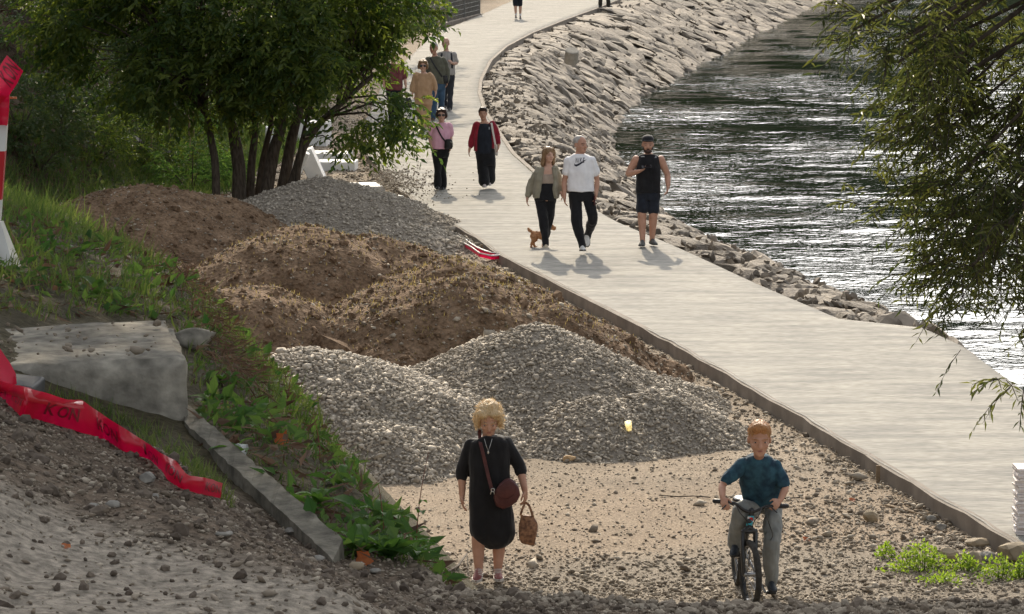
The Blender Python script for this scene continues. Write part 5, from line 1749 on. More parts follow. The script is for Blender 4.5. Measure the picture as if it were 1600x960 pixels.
def person(label, cx, fy, gz, sp):
    base = at(cx, fy, gz)
    y0 = base[1]
    root = empty('person', base, label, 'person', sp.get('group'))
    vox = sp.get('vox', .0095)
    def J(p, extra=0):
        return at_depth(p[0], p[1], y0 + (p[2] if len(p) > 2 else 0) + extra) - base
    ppm = FOC / (y0 * math.cos(PITCH))
    k = sp.get('k', 1.0)
    skin = sp.get('skin', m_skin)
    sl = [(J((q[0], q[1], q[4] if len(q) > 4 else 0)), q[2] / ppm * .93, q[3] * .86) for q in sp['torso']]
    ra = np.array(sp.get('ra', (.054, .046, .040, .029))) * k
    rl = np.array(sp.get('rl', (.082, .062, .056, .037))) * k
    if any('legs' in g and g.get('to', 1) > .8 for g in sp['wear']): rl = rl * np.array([.80, .80, .80, .95])
    body = MB()
    slices(body, sl)
    nk = J(sp['neck'])
    top, chin = J(sp['top']), J(sp['chin'])
    hh = abs(top[2] - chin[2]) * 0.95
    chin = np.array([chin[0], chin[1], top[2] - hh])
    R = rotz(sp.get('yaw', 0)) @ rotx(sp.get('pitch', 0))
    hc = np.array([top[0] * .5 + chin[0] * .5, (top[1] + chin[1]) * .5, chin[2]])
    piv = hc + np.array([0, 0.03, hh * .25])
    def H(p):
        q = np.array(p) * hh
        return piv + R @ (q + hc * 0 - np.array([0, .03, hh * .25]))
    body.ell(H((0, .06, .63)), (.335 * hh, .43 * hh, .37 * hh), R)
    body.ell(H((0, -.08, .40)), (.285 * hh, .33 * hh, .36 * hh), R)
    body.ell(H((0, -.15, .17)), (.205 * hh, .24 * hh, .17 * hh), R)
    body.ell(H((0, -.31, .085)), (.095 * hh, .09 * hh, .075 * hh), R)
    body.tube([H((0, -.36, .54)), H((0, -.44, .43)), H((0, -.475, .35))], [.035 * hh, .048 * hh, .062 * hh], 8)
    body.ell(H((0, -.34, .565)), (.23 * hh, .075 * hh, .045 * hh), R)
    for s_ in (-1, 1):
        body.ell(H((s_ * .335, .06, .44)), (.035 * hh, .085 * hh, .125 * hh), R)
        body.ell(H((s_ * .17, -.30, .36)), (.09 * hh, .07 * hh, .08 * hh), R)
    body.tube([nk + [0, .03, -.05], nk + [0, .02, .0], H((0, .08, .22))], [.068 * k, .056 * k, .054 * k], 12)
    sh = {s_: J(sp['sh' + s_]) for s_ in 'LR'}; el = {s_: J(sp['el' + s_]) for s_ in 'LR'}; wr = {s_: J(sp['wr' + s_]) for s_ in 'LR'}; ha = {s_: J(sp['ha' + s_]) for s_ in 'LR'}
    hip = {s_: J(sp['hip' + s_]) for s_ in 'LR'}; kn = {s_: J(sp['kn' + s_]) for s_ in 'LR'}; an = {s_: J(sp['an' + s_]) for s_ in 'LR'}
    for s_ in 'LR':
        sg = -1 if s_ == 'L' else 1
        fm = el[s_] * .65 + wr[s_] * .35
        limb(body, [sh[s_], (sh[s_] + el[s_]) / 2, el[s_], fm, wr[s_]], [ra[0], ra[1] * 1.04, ra[2] * .95, ra[2], ra[3]])
        inn = sp.get('inn' + s_, (-sg * .9, -.1, -.1))
        hand(body, wr[s_], ha[s_], inn, k * sp.get('hk', 1.0), sp.get('curl' + s_, .45), thumb=np.array(sp.get('th' + s_, (0, -1, 0.0))))
        cf = kn[s_] * .68 + an[s_] * .32 + np.array([0, .018, 0])
        limb(body, [hip[s_], (hip[s_] + kn[s_]) / 2, kn[s_], cf, an[s_], an[s_] + [0, 0, -.03]], [rl[0], rl[0] * .88, rl[1], rl[2], rl[3], rl[3]])
        D = np.array(sp.get('ft' + s_, (0, -1, 0)), float)
        body.tube([an[s_] + [0, 0, -.035], an[s_] + norm(D) * .07 * k + [0, 0, -.052]], [.034 * k, .026 * k], 8)
    ob = obj('body', remesh(body, 'body', vox, 3), skin, root)
    # face
    for s_ in (-1, 1):
        b = MB(); b.ell(H((s_ * .145, -.352, .485)), (.048 * hh, .03 * hh, .022 * hh), R, 10, 6); e = b.build('eye', m_eye, root, smooth=True)
        b = MB(); b.ell(H((s_ * .145, -.378, .485)), (.024 * hh, .012 * hh, .021 * hh), R, 8, 5); b.build('iris', m_iris, e, smooth=True)
        b = MB(); b.tube([H((s_ * .06, -.40, .57)), H((s_ * .15, -.405, .60)), H((s_ * .24, -.34, .575))], .012 * hh, 6); b.build('eyebrow', sp.get('brow', m_darkhair), root, smooth=True)
    b = MB(); b.ell(H((0, -.385, .215)), (.09 * hh, .025 * hh, .020 * hh), R, 10, 6); b.build('mouth', m_lip, root, smooth=True)
    if sp.get('shades'):
        b = MB()
        for s_ in (-1, 1):
            b.ell(H((s_ * .155, -.41, .49)), (.14 * hh, .035 * hh, .10 * hh), R, 12, 7)
            b.tube([H((s_ * .28, -.37, .51)), H((s_ * .345, .03, .50))], .012 * hh, 5)
        b.tube([H((-.06, -.44, .52)), H((.06, -.44, .52))], .014 * hh, 5)
        b.build('sunglasses', m_glass, root, smooth=True)
    # hair
    hr = sp.get('hair')
    if hr:
        kind, hm = hr
        b = MB()
        if kind == 'buzz':
            b.ell(H((0, .085, .655)), (.342 * hh, .425 * hh, .363 * hh), R)
        elif kind == 'short':
            b.ell(H((0, .10, .69)), (.358 * hh, .435 * hh, .355 * hh), R)
            b.ell(H((0, .22, .50)), (.33 * hh, .30 * hh, .28 * hh), R)
            b.ell(H((0, -.22, .90)), (.27 * hh, .20 * hh, .14 * hh), R)
        elif kind in ('bob', 'fluffy'):
            g = 1.04 if kind == 'fluffy' else 1.0
            b.ell(H((0, .17, .74)), (.43 * hh * g, .49 * hh, .35 * hh * (1 + (g - 1) * .6)), R)
            for s_ in (-1, 1):
                b.ell(H((s_ * .365 * g, .07, .48)), (.115 * hh * g, .25 * hh, .30 * hh), R)
                b.ell(H((s_ * .20, -.24, .86)), (.22 * hh, .17 * hh, .115 * hh), R)
            b.ell(H((0, .3, .40)), (.38 * hh, .24 * hh, .38 * hh), R)
        elif kind == 'long':
            b.ell(H((0, .09, .70)), (.39 * hh, .46 * hh, .36 * hh), R)
            for s_ in (-1, 1):
                b.tube([H((s_ * .22, -.2, .92)), H((s_ * .36, -.08, .62)), H((s_ * .36, .04, .25)), H((s_ * .40, .08, -.10)), H((s_ * .38, .10, -.36))], np.array([.10, .12, .14, .13, .05]) * hh, 9)
            b.ell(H((0, .26, .22)), (.37 * hh, .2 * hh, .62 * hh), R)
        me = remesh(b, 'hair', vox * .9, 2, rough=.007 if kind != 'buzz' else .002, rfreq=22, seed=4, stretch=(1, 1, .45))
        obj('hair', me, hm, root)
        ns = {'fluffy': 1800, 'short': 800, 'bob': 300, 'long': 500}.get(kind, 0)
        if ns:
            HV, HN = co_of(me), no_of(me)
            q = rng.integers(0, len(HV), ns); l_ = {'fluffy': .042, 'short': .026, 'bob': .04, 'long': .09}[kind] * k
            sd_ = HN[q] * rng.uniform(.05, .32, (ns, 1)) + np.array([0, 0, -.6]) * (1 - .8 * np.maximum(HN[q][:, 2:], 0)) + rng.normal(0, .25, (ns, 3))
            so = leaves_mesh('strands', HV[q] - HN[q] * .004, sd_, rand_dirs(ns), l_ * rng.uniform(.5, 1.2, ns), .0035, rng.uniform(0, 1, ns), hm, root, fold=.1, sharp=.3)
            so['kind'] = 'stuff'
    if sp.get('beard'):
        b = MB(); b.ell(H((0, -.19, .11)), (.235 * hh, .265 * hh, .15 * hh), R); b.ell(H((0, -.33, .10)), (.14 * hh, .12 * hh, .12 * hh), R)
        for s_ in (-1, 1): b.ell(H((s_ * .24, -.10, .27)), (.06 * hh, .15 * hh, .12 * hh), R)
        b.tube([H((-.11, -.42, .275)), H((0, -.445, .29)), H((.11, -.42, .275))], .03 * hh, 6)
        obj('beard', remesh(b, 'beard', vox * .8, 2, .004, 60), m_darkhair, root)
    if sp.get('cap'):
        b = MB(); b.ell(H((0, .07, .79)), (.37 * hh, .46 * hh, .27 * hh), R)
        b.loft([np.array([H((x * .33, -.32 - .24 * math.sqrt(max(0, 1 - x * x)) * f, z)) for x in np.linspace(-1, 1, 9)]) for f, z in ((0, .80), (1, .77), (1, .745), (0, .755))])
        obj('cap', remesh(b, 'cap', vox * .8, 2), sp['cap'], root)
    # garments
    for g in sp['wear']:
        kind, mat = g['kind'], g['mat']
        b = MB()
        inf = g.get('inf', .016)
        if 'sl' in g:
            slices(b, [(J((q[0], q[1], q[4] if len(q) > 4 else 0)), q[2] / ppm, q[3]) for q in g['sl']])
        if 'lobes' in g:
            for lb in g['lobes']:
                slices(b, [(J((q[0], q[1], q[4] if len(q) > 4 else 0)), q[2] / ppm, q[3]) for q in lb])
        if g.get('sleeve'):
            for s_ in 'LR':
                f = g['sleeve']; lo = g.get('loose', .02)
                A = [sh[s_] + np.array([.006 if s_ == 'L' else -.006, 0, .004]), (sh[s_] + el[s_]) / 2, el[s_], (el[s_] + wr[s_]) / 2, wr[s_]]
                rr = [ra[0] + lo, ra[1] + lo, ra[2] + lo, ra[2] * .9 + lo, ra[3] + lo * .8]
                tt = f * 4; n_ = int(tt); pts = A[:n_ + 1]; rs = rr[:n_ + 1]
                if tt > n_: pts = pts + [A[n_] * (1 - (tt - n_)) + A[n_ + 1] * (tt - n_)]; rs = rs + [rr[n_] * (1 - tt + n_) + rr[n_ + 1] * (tt - n_)]
                limb(b, pts, rs, 14)
        if 'legs' in g:
            r3 = np.array(g['legs']) * k; f = g.get('to', 1.0)
            for s_ in 'LR':
                A = [hip[s_], (hip[s_] + kn[s_]) / 2, kn[s_], (kn[s_] + an[s_]) / 2, an[s_] + np.array([0, 0, -.02])]
                rr = [r3[0], (r3[0] + r3[1]) / 2, r3[1], (r3[1] + r3[2]) / 2, r3[2]]
                tt = f * 4; n_ = int(tt); pts = A[:n_ + 1]; rs = rr[:n_ + 1]
                if tt > n_: pts = pts + [A[n_] * (1 - (tt - n_)) + A[n_ + 1] * (tt - n_)]; rs = rs + [rr[n_] * (1 - tt + n_) + rr[n_ + 1] * (tt - n_)]
                limb(b, pts, rs, 14)
        me = remesh(b, kind, vox * g.get('v', 1.0), 2, rough=g.get('rough', .010) * 1.35, rfreq=g.get('rf', 9), seed=int(cx) % 97, stretch=g.get('st', (1, 1, .6)))
        o = obj(kind, me, mat, root)
        g['obj'] = o
    fl = sp.get('fl', .27 * k)
    for s_ in 'LR':
        shoe(an[s_], sp.get('ft' + s_, (0, -1, 0)), sp.get('fp' + s_, 0), sp['shoes'][0], sp['shoes'][1], root, L=fl, W=.098 * k)
    return dict(root=root, base=base, J=J, H=H, R=R, hh=hh, sh=sh, el=el, wr=wr, ha=ha, hip=hip, kn=kn, an=an, k=k, ppm=ppm)

def ribbon(pts, w, th, name, mat, parent, nrm=(0, -1, 0)):
    """a flat strap through points"""
    pts = np.array(pts, float); t = np.gradient(pts, axis=0); t = norm(t)
    n = np.array(nrm, float); n = norm(n[None] - t * (t @ n)[:, None]); s_ = np.cross(t, n)
    b = MB(); b.loft([np.array([p + a * w / 2 + q * th / 2, p - a * w / 2 + q * th / 2, p - a * w / 2 - q * th / 2, p + a * w / 2 - q * th / 2]) for p, a, q in zip(pts, s_, n)])
    return b.build(name, mat, parent, smooth=False)

def over(front, pts_px, J, lift):
    """strap points pulled onto the front of a garment"""
    V, F = co_of(front.data), [tuple(p.vertices) for p in front.data.polygons]
    t = BVHTree.FromPolygons([Vector(v) for v in V], F)
    out = []
    for p in pts_px:
        q = J(p)
        h = t.ray_cast(Vector((q[0], -2, q[2])), Vector((0, 1, 0)))
        y = h[0].y if h[0] is not None else q[1]
        out.append((q[0], min(y, .25) - lift, q[2]))
    return np.array(out)

# ---- 1 the blonde woman in black
m_shoe_pink = M('dusky_pink_shoe', (.17, .055, .05), (.27, .11, .10), scale=16, rough=.7)
W1 = person('woman with fluffy blonde bob walking in a black dress with a maroon shoulder bag', 763, 908, GND, dict(
    vox=.0075, skin=m_skin, k=.95, top=(765, 630), chin=(763, 678.5), neck=(763, 685), pitch=.36, hair=('fluffy', m_blond), brow=m_blond,
    shL=(735, 694), shR=(791, 693), elL=(722, 738, .03), elR=(812, 730, .03), wrL=(722, 774, -.02), wrR=(820, 766, -.06), haL=(723, 802, -.06), haR=(823, 790, -.07), curlR=.9, innR=(-.8, .3, .1),
    torso=[(763, 682, 12, .06), (763, 690, 31, .10), (764, 712, 33, .12), (765, 740, 31, .12), (766, 765, 33, .125), (767, 795, 35, .13), (768, 815, 33, .12)],
    hipL=(752, 800), hipR=(784, 800), knL=(747, 842, -.04), knR=(780, 846, .04), anL=(748, 889, -.06), anR=(778, 889, .02), rl=(.085, .062, .058, .040),
    ra=(.047, .043, .039, .029),
    wear=[dict(kind='dress', mat=m_black, sl=[(763, 681.5, 15, .08), (763, 684, 25, .10), (763, 689.5, 33.5, .12), (764, 712, 34, .14), (765, 740, 32.5, .14), (766, 765, 34.5, .145), (767, 795, 36.5, .15), (768.5, 818, 37, .15), (770, 832, 36.5, .145), (774, 845, 29, .12), (777, 856, 12, .06)],
               sleeve=.60, loose=.015, rough=.011, rf=7, st=(1.2, 1.2, .45))],
    shoes=(m_shoe_pink, m_sole), ftL=(-.12, -1, 0), ftR=(.05, -1, 0), fpL=-.10, fl=.255))
def woman_extras():
    J = W1['J']
    dress = [o for o in W1['root'].children if o.name.startswith('dress')][0]
    m_maroon = M('maroon_leather', (.060, .018, .018), (.095, .03, .028), scale=14, rough=.45, bump=.15, bscale=60)
    m_steel = M('steel', (.5, .5, .48), rough=.3, metallic=1.0)
    # shoulder bag
    root = empty('handbag', W1['base'] + J((790, 772, -.22)), 'maroon half moon shoulder bag worn across by the blonde woman', 'bag')
    off = np.array(root.location) - W1['base']
    out = [(774, 768), (772, 778), (776, 790), (786, 795), (797, 791), (807, 784), (812, 774), (810, 763), (804, 753), (796, 748), (789, 750), (781, 757)]
    front = np.array([J((a, b_, -.24)) for a, b_ in out]); back = np.array([J((a, b_, -.15)) for a, b_ in out])
    c = front.mean(0)
    def rg(A, s_): return A.mean(0) + (A - A.mean(0)) * s_
    b = MB(); b.loft([rg(back, .86) - off, rg(back, 1) - off, (back + front) / 2 + (rg((back + front) / 2, 1.05) - (back + front) / 2) - off, rg(front, 1) - off, rg(front, .84) + [0, -.012, 0] - off])
    bo = b.build('bag_body', m_maroon, root, smooth=True)
    fp = [(776, 764), (775, 774), (783, 781), (795, 779), (806, 772), (808, 762), (803, 754), (796, 750), (789, 752), (782, 758)]
    F_ = np.array([J((a, q, -.255)) for a, q in fp])
    b = MB(); b.loft([F_ - off + [0, .006, 0], F_ - off, rg(F_, .9) - off + [0, -.004, 0]]); b.build('flap', m_maroon, bo, smooth=True)
    P = over(dress, [(749, 676), (751, 690), (755, 705), (759, 722), (764, 742), (769, 760)], J, .008)
    P[-1, 1] = min(P[-1, 1], -.2); P[-2, 1] = min(P[-2, 1], P[-2, 1] * .5 - .1)
    P = np.concatenate([[J((750, 672, .02))], P])
    ribbon(P - off, .030, .005, 'strap', m_maroon, root)
    b = MB()
    q = J((770, 766, -.25)) - off
    aa = np.linspace(0, 2 * math.pi, 13)
    b.tube(np.c_[q[0] + .014 * np.cos(aa), np.full(13, q[1]), q[2] + .014 * np.sin(aa)], .004, 6)
    b.tube([q + [-.012, 0, -.012], q + [-.02, 0, -.035]], .004, 5); b.tube([q + [.008, 0, -.012], q + [.014, 0, -.035]], .004, 5)
    b.build('buckle', m_steel, root, smooth=True)
    # necklace
    P = over(dress, [(757, 683), (760, 693), (763, 701), (766, 693), (769, 683)], J, .004)
    b = MB(); b.tube(P, .0025, 5)
    b.ell(P[2] + [0, -.003, -.012], (.008, .004, .014))
    b.build('necklace', m_steel, W1['root'], smooth=True)
    # tote bag held in her hand
    hd = J((822, 786, -.075))
    root = empty('tote_bag', W1['base'] + hd, 'soft brown patterned tote bag hanging from the blonde woman\'s hand', 'bag')
    m_tote = M('brown_print', (.12, .060, .038), (.30, .16, .09), scale=34, rough=.75, bump=.3, bscale=20, bdist=.01, detail=2)
    sh_ = [(823, 804, 11.5, .035), (825, 815, 14, .05), (825, 830, 14, .06), (825, 843, 13.5, .055), (826, 850, 11.5, .045), (828, 853, 8, .03)]
    b = MB(); slices(b, [(J((a, q, -.075)) - hd, w / W1['ppm'], d_) for a, q, w, d_ in sh_])
    obj('tote_body', remesh(b, 'tote_body', .006, 2, .014, 9, 6), m_tote, root)
    b = MB()
    for y_, a in ((-.03, 0), (.03, 1)):
        pts = [J(p) - hd for p in [(813, 806, -.075 + y_), (816, 796, -.075 + y_), (821, 785, -.075), (827, 790, -.075 + y_), (833, 808, -.075 + y_)]]
        P = np.array(pts); t = np.linspace(0, 4, 17); P = np.stack([np.interp(t, range(5), P[:, i]) for i in range(3)], 1)
        P[1:-1] = (P[:-2] + P[1:-1] * 2 + P[2:]) / 4
        ribbon(P, .02, .005, 'handle', m_tote, root)
    # ankle straps with pale laces
    for s_ in 'LR':
        A = W1['an'][s_]; b = MB()
        for i in range(4):
            z = -.03 + i * .012; yy = -.05 + (-.018 * (3 - i))
            b.tube([A + [-.03, yy + .01, z - .005], A + [0, yy - .006, z], A + [.03, yy + .01, z - .005]], .006, 5)
        b.build('laces', M('pale_lace', (.50, .42, .38), (.6, .52, .47), scale=30), W1['root'], smooth=True)
woman_extras()

# ---- 2 the man in white tee, arm in arm with the woman in the green jacket
m_white = cloth('white_cotton', (.70, .70, .72), (.78, .78, .80))
m_white_shoe = M('white_sneaker', (.60, .59, .56), (.70, .69, .66), scale=20, rough=.6)
W2 = person('tall man with shaved hair in a white printed tee and black joggers looking aside', 908, 396, 0, dict(
    vox=.0108, top=(904, 212), chin=(905.5, 241), neck=(905.5, 244), yaw=.75, hair=('buzz', m_greyhair), k=1.03,
    shL=(889.5, 251), shR=(925, 251), elL=(881.5, 284, .02), elR=(933.5, 283, .03), wrL=(882, 308, -.05), wrR=(931.5, 303, -.05), haL=(883, 321, -.08), haR=(930, 317, -.07), curlR=.9,
    torso=[(905.5, 240, 8, .055), (906, 245, 15, .08), (906.5, 251, 19, .10), (907, 268, 18.5, .115), (907, 285, 18, .11), (908, 300, 18, .11), (909, 310, 17, .10)],
    hipL=(899, 306), hipR=(919, 306), knL=(900.5, 344, -.12), knR=(927, 341, -.06), anL=(909.5, 383, -.20), anR=(917, 369, .33),
    wear=[dict(kind='trousers', mat=m_black, sl=[(908, 294, 18, .11), (908, 304, 19.5, .125), (909, 313, 18.5, .12)], legs=(.100, .078, .058), rough=.012),
          dict(kind='tee_shirt', mat=m_white, sl=[(905.5, 240.5, 9.5, .07), (906, 244, 15.5, .095), (906.5, 250, 20.5, .12), (907, 268, 21, .135), (907, 285, 20.5, .13), (908, 299, 21, .135)], sleeve=.29, loose=.026, rough=.010, rf=8)],
    shoes=(m_white_shoe, m_dsole), ftL=(.08, -1, 0), ftR=(.0, -1, 0), fpR=-.75, fpL=.12, fl=.28))
def shirt_print():
    tee = [o for o in W2['root'].children if o.name.startswith('tee_shirt')][0]
    V, F = co_of(tee.data), [tuple(p.vertices) for p in tee.data.polygons]
    tr = BVHTree.FromPolygons([Vector(v) for v in V], F)
    J = W2['J']
    m_ink = M('navy_print', (.02, .02, .035), rough=.7)
    def proj(C, Fc, name):
        out = []
        for x, z in C:
            h = tr.ray_cast(Vector((x, -1, z)), Vector((0, 1, 0)))
            out.append((x, (h[0].y if h[0] is not None else -.12) - .005, z))
        b = MB(); b.add(out, Fc); return b.build(name, m_ink, W2['root'])
    for ch, x0 in zip('NIKE', (899.2, 903.5, 905.9, 910.2)):
        cu = bpy.data.curves.new('t', 'FONT'); cu.body = ch; cu.shear = .25; cu.offset = .004
        to = bpy.data.objects.new('t', cu); COL.objects.link(to)
        me = bpy.data.meshes.new_from_object(to.evaluated_get(bpy.context.evaluated_depsgraph_get()))
        bm_ = bmesh.new(); bm_.from_mesh(me)
        bmesh.ops.subdivide_edges(bm_, edges=[e for e in bm_.edges if e.calc_length() > .2], cuts=2); bmesh.ops.triangulate(bm_, faces=bm_.faces)
        C = np.array([v.co[:2] for v in bm_.verts]); Fc = [[v.index for v in f.verts] for f in bm_.faces]
        bm_.free(); bpy.data.objects.remove(to); bpy.data.curves.remove(cu); bpy.data.meshes.remove(me)
        w = 1.6 if ch == 'I' else 3.7
        C = (C - C.min(0)) / np.ptp(C, axis=0)
        a, c = J((x0, 254.6, -.12)), J((x0 + w, 246.8, -.12))
        proj(a[None, [0, 2]] + C * (c - a)[[0, 2]], Fc, 'printed_letter')
    # the tick: thick hook tapering up to the right
    up = [(897.2, 255.5), (898.6, 257.3), (901, 257.2), (905, 255.3), (910, 252.6), (917, 249.2)]
    lo = [(897.2, 255.5), (897.6, 259.3), (900.6, 260.6), (905, 258.6), (910, 255.0), (917, 249.2)]
    def dens(a):
        a = np.array(a); t = np.linspace(0, len(a) - 1, 26); return np.stack([np.interp(t, range(len(a)), a[:, i]) for i in (0, 1)], 1)
    A, B_ = dens(up), dens(lo)
    C = [J((p[0], p[1], -.12))[[0, 2]] for p in np.concatenate([A, B_])]
    proj(np.array(C), [(i, i + 1, 26 + i + 1, 26 + i) for i in range(25)], 'printed_tick')
    q = W2['ha']['R']
    b = MB(); b.box((0, 0, 0), (.02, .075, .15)); ph = b.build('phone', M('dark_red_case', (.07, .012, .015), rough=.35), None, bevel=.006, loc=tuple(W2['base'] + q + [-.012, -.03, .04]))
    tag(ph, 'dark red phone held low by the man in the white tee', 'phone')
shirt_print()

m_sage = cloth('sage_jacket', (.20, .185, .135), (.27, .25, .19)); m_beige = cloth('beige_top', (.27, .215, .17), (.34, .275, .22))
m_beige_shoe = M('beige_sneaker', (.46, .38, .27), (.54, .46, .34), scale=20, rough=.7)
W3 = person('woman with long light brown hair in an open sage green jacket and black trousers', 853, 395, 0, dict(
    vox=.0108, skin=m_skin_pale, k=.95, top=(853.5, 230), chin=(858, 255), neck=(857, 259), yaw=.45, hair=('long', m_brownhair), brow=m_brownhair,
    shL=(843, 266), shR=(867, 264), elL=(830, 288, .04), elR=(873, 286, .06), wrL=(824, 309, .0), wrR=(876, 300, -.02), haL=(823, 322, -.03), haR=(879, 309, -.04), curlL=.5,
    torso=[(857, 259, 6.5, .045), (856, 265, 13.5, .075), (855, 280, 13.5, .095), (854, 292, 12, .085), (852, 304, 15, .10), (852, 314, 15, .10)],
    hipL=(845, 312), hipR=(860, 312), knL=(849, 347, -.10), knR=(858, 346, .06), anL=(853, 381, -.18), anR=(852, 374, .28), rl=(.085, .058, .054, .036), ra=(.046, .040, .035, .025),
    wear=[dict(kind='camisole', mat=m_beige, sl=[(856, 272, 13, .09), (855, 281, 14.5, .11), (854, 292, 13.5, .10)], rough=.004),
          dict(kind='trousers', mat=m_black, sl=[(854, 286, 13, .105), (853, 300, 16, .125), (852, 313, 17.5, .135)], legs=(.103, .078, .056), rough=.012),
          dict(kind='jacket', mat=m_sage, lobes=[[(845, 262, 5, .085, .0), (842.5, 275, 7.5, .12, .0), (841, 290, 8, .135, .0), (840, 303, 8, .13, .0), (840, 309, 7, .12, 0)],
                                                 [(866, 261, 4.5, .085, .0), (868, 275, 5.5, .115, .0), (868, 290, 5.5, .125, .0), (868, 303, 5.5, .125, .0), (868, 310, 4.5, .12, 0)],
                                                 [(857, 258, 10, .04, .06), (856, 266, 14, .04, .09), (855, 285, 15, .04, .11), (854, 306, 15, .045, .12)]],
               sleeve=.93, loose=.030, rough=.014, rf=10)],
    shoes=(m_beige_shoe, m_sole), ftL=(.05, -1, 0), ftR=(0, -1, 0), fpR=-.7, fpL=.10, fl=.25))

# ---- 3 bearded man in black training clothes
m_grey_shoe = M('grey_clog', (.07, .07, .068), (.11, .11, .105), scale=20, rough=.7)
W4 = person('bearded man in black cap, black tank top and shorts looking at his phone', 1011, 385, 0, dict(
    vox=.0108, top=(1011.5, 212), chin=(1013, 239.5), neck=(1013, 241), pitch=.10, hair=('buzz', m_darkhair), beard=True, cap=m_black, k=1.04,
    shL=(994.5, 249), shR=(1032, 249), elL=(980.5, 273, .03), elR=(1043, 273, .04), wrL=(998, 268, -.20), wrR=(1044, 291, -.05), haL=(1010, 264, -.25), haR=(1042, 303, -.07), innL=(.2, -.2, 1), thL=(0, -.3, 1), curlL=.6,
    torso=[(1013, 240, 8, .055), (1013, 244, 13, .08), (1013, 249, 18.5, .10), (1013, 262, 19.5, .12), (1013, 280, 18, .115), (1013, 298, 18, .115), (1013, 308, 17, .10)],
    ra=(.066, .056, .048, .032), rl=(.095, .070, .064, .042),
    hipL=(1004, 305), hipR=(1022, 305), knL=(1003, 332, -.06), knR=(1021, 333, -.04), anL=(1004, 375, -.10), anR=(1019, 373, .04),
    wear=[dict(kind='shorts', mat=m_navy, sl=[(1013, 296, 18.5, .12), (1013, 306, 19.5, .125), (1013, 312, 19, .12)], legs=(.100, .090, .07), to=.42, rough=.010),
          dict(kind='tank_top', mat=m_black, sl=[(1013, 240.5, 9, .075), (1013, 244, 15, .10), (1013, 249, 17.5, .125), (1013, 257, 18.5, .135), (1013, 264, 20, .145), (1013, 282, 19.5, .135), (1013, 301, 20.5, .14)], rough=.009)],
    shoes=(m_grey_shoe, m_dsole), ftL=(-.15, -1, 0), ftR=(.25, -1, 0), fl=.28))
def tank_extras():
    q = W4['ha']['L'] + [.0, -.02, .035]
    b = MB(); b.box((0, 0, 0), (.15, .075, .012)); ph = b.build('phone', M('black_glass', (.01, .01, .012), rough=.15), None, bevel=.005, loc=tuple(W4['base'] + q))
    ph.rotation_euler = (.5, -.1, .1)
    tag(ph, 'black phone in the raised hand of the bearded man', 'phone')
    tank = [o for o in W4['root'].children if o.name.startswith('tank_top')][0]
    m_pl = M('pale_print', (.45, .47, .5), rough=.6)
    for pts in ([(1001, 244.6), (1004, 244.0), (1007, 244.4)], [(1023, 246), (1024.5, 243.8), (1025.5, 246)]):
        ribbon(over(tank, pts, W4['J'], .006), .010, .003, 'chest_mark', m_pl, W4['root'])
tank_extras()

# ---- 4 the two women with the pink tee and the red cardigan
m_pink = cloth('pink_cotton', (.62, .33, .43), (.70, .40, .50)); m_red = cloth('red_knit', (.20, .012, .025), (.27, .02, .035))
W5 = person('woman in a pink tee and black trousers with dark bob and sunglasses', 688, 296, 0, dict(
    vox=.0125, skin=m_skin_pale, k=.93, top=(689, 170), chin=(691, 190.5), neck=(690, 192), hair=('bob', m_darkhair), shades=True,
    shL=(677.5, 197), shR=(702, 197), elL=(671.5, 213, .02), elR=(704, 214, .05), wrL=(674, 229, -.10), wrR=(704, 229, -.02), haL=(676, 238, -.13), haR=(703, 239, -.04),
    torso=[(690, 192, 6, .05), (690, 197, 12.5, .085), (689, 210, 13, .115), (688, 222, 12.5, .115), (688, 234, 13, .12), (688, 241, 12.5, .1)],
    hipL=(682, 239), hipR=(695, 239), knL=(684, 264, -.08), knR=(692, 264, .03), anL=(684, 289, -.12), anR=(691.5, 290, .05),
    wear=[dict(kind='trousers', mat=m_black, sl=[(688, 229, 13, .12), (688, 238, 14, .13), (688, 245, 13.5, .12)], legs=(.098, .075, .078), rough=.010),
          dict(kind='tee_shirt', mat=m_pink, sl=[(690, 192, 8, .065), (690, 197, 14, .10), (689, 209, 15, .14), (688, 222, 14.5, .14), (688, 232, 15.2, .14)], sleeve=.40, loose=.026, rough=.010)],
    shoes=(m_leather_black, m_dsole), fl=.24))
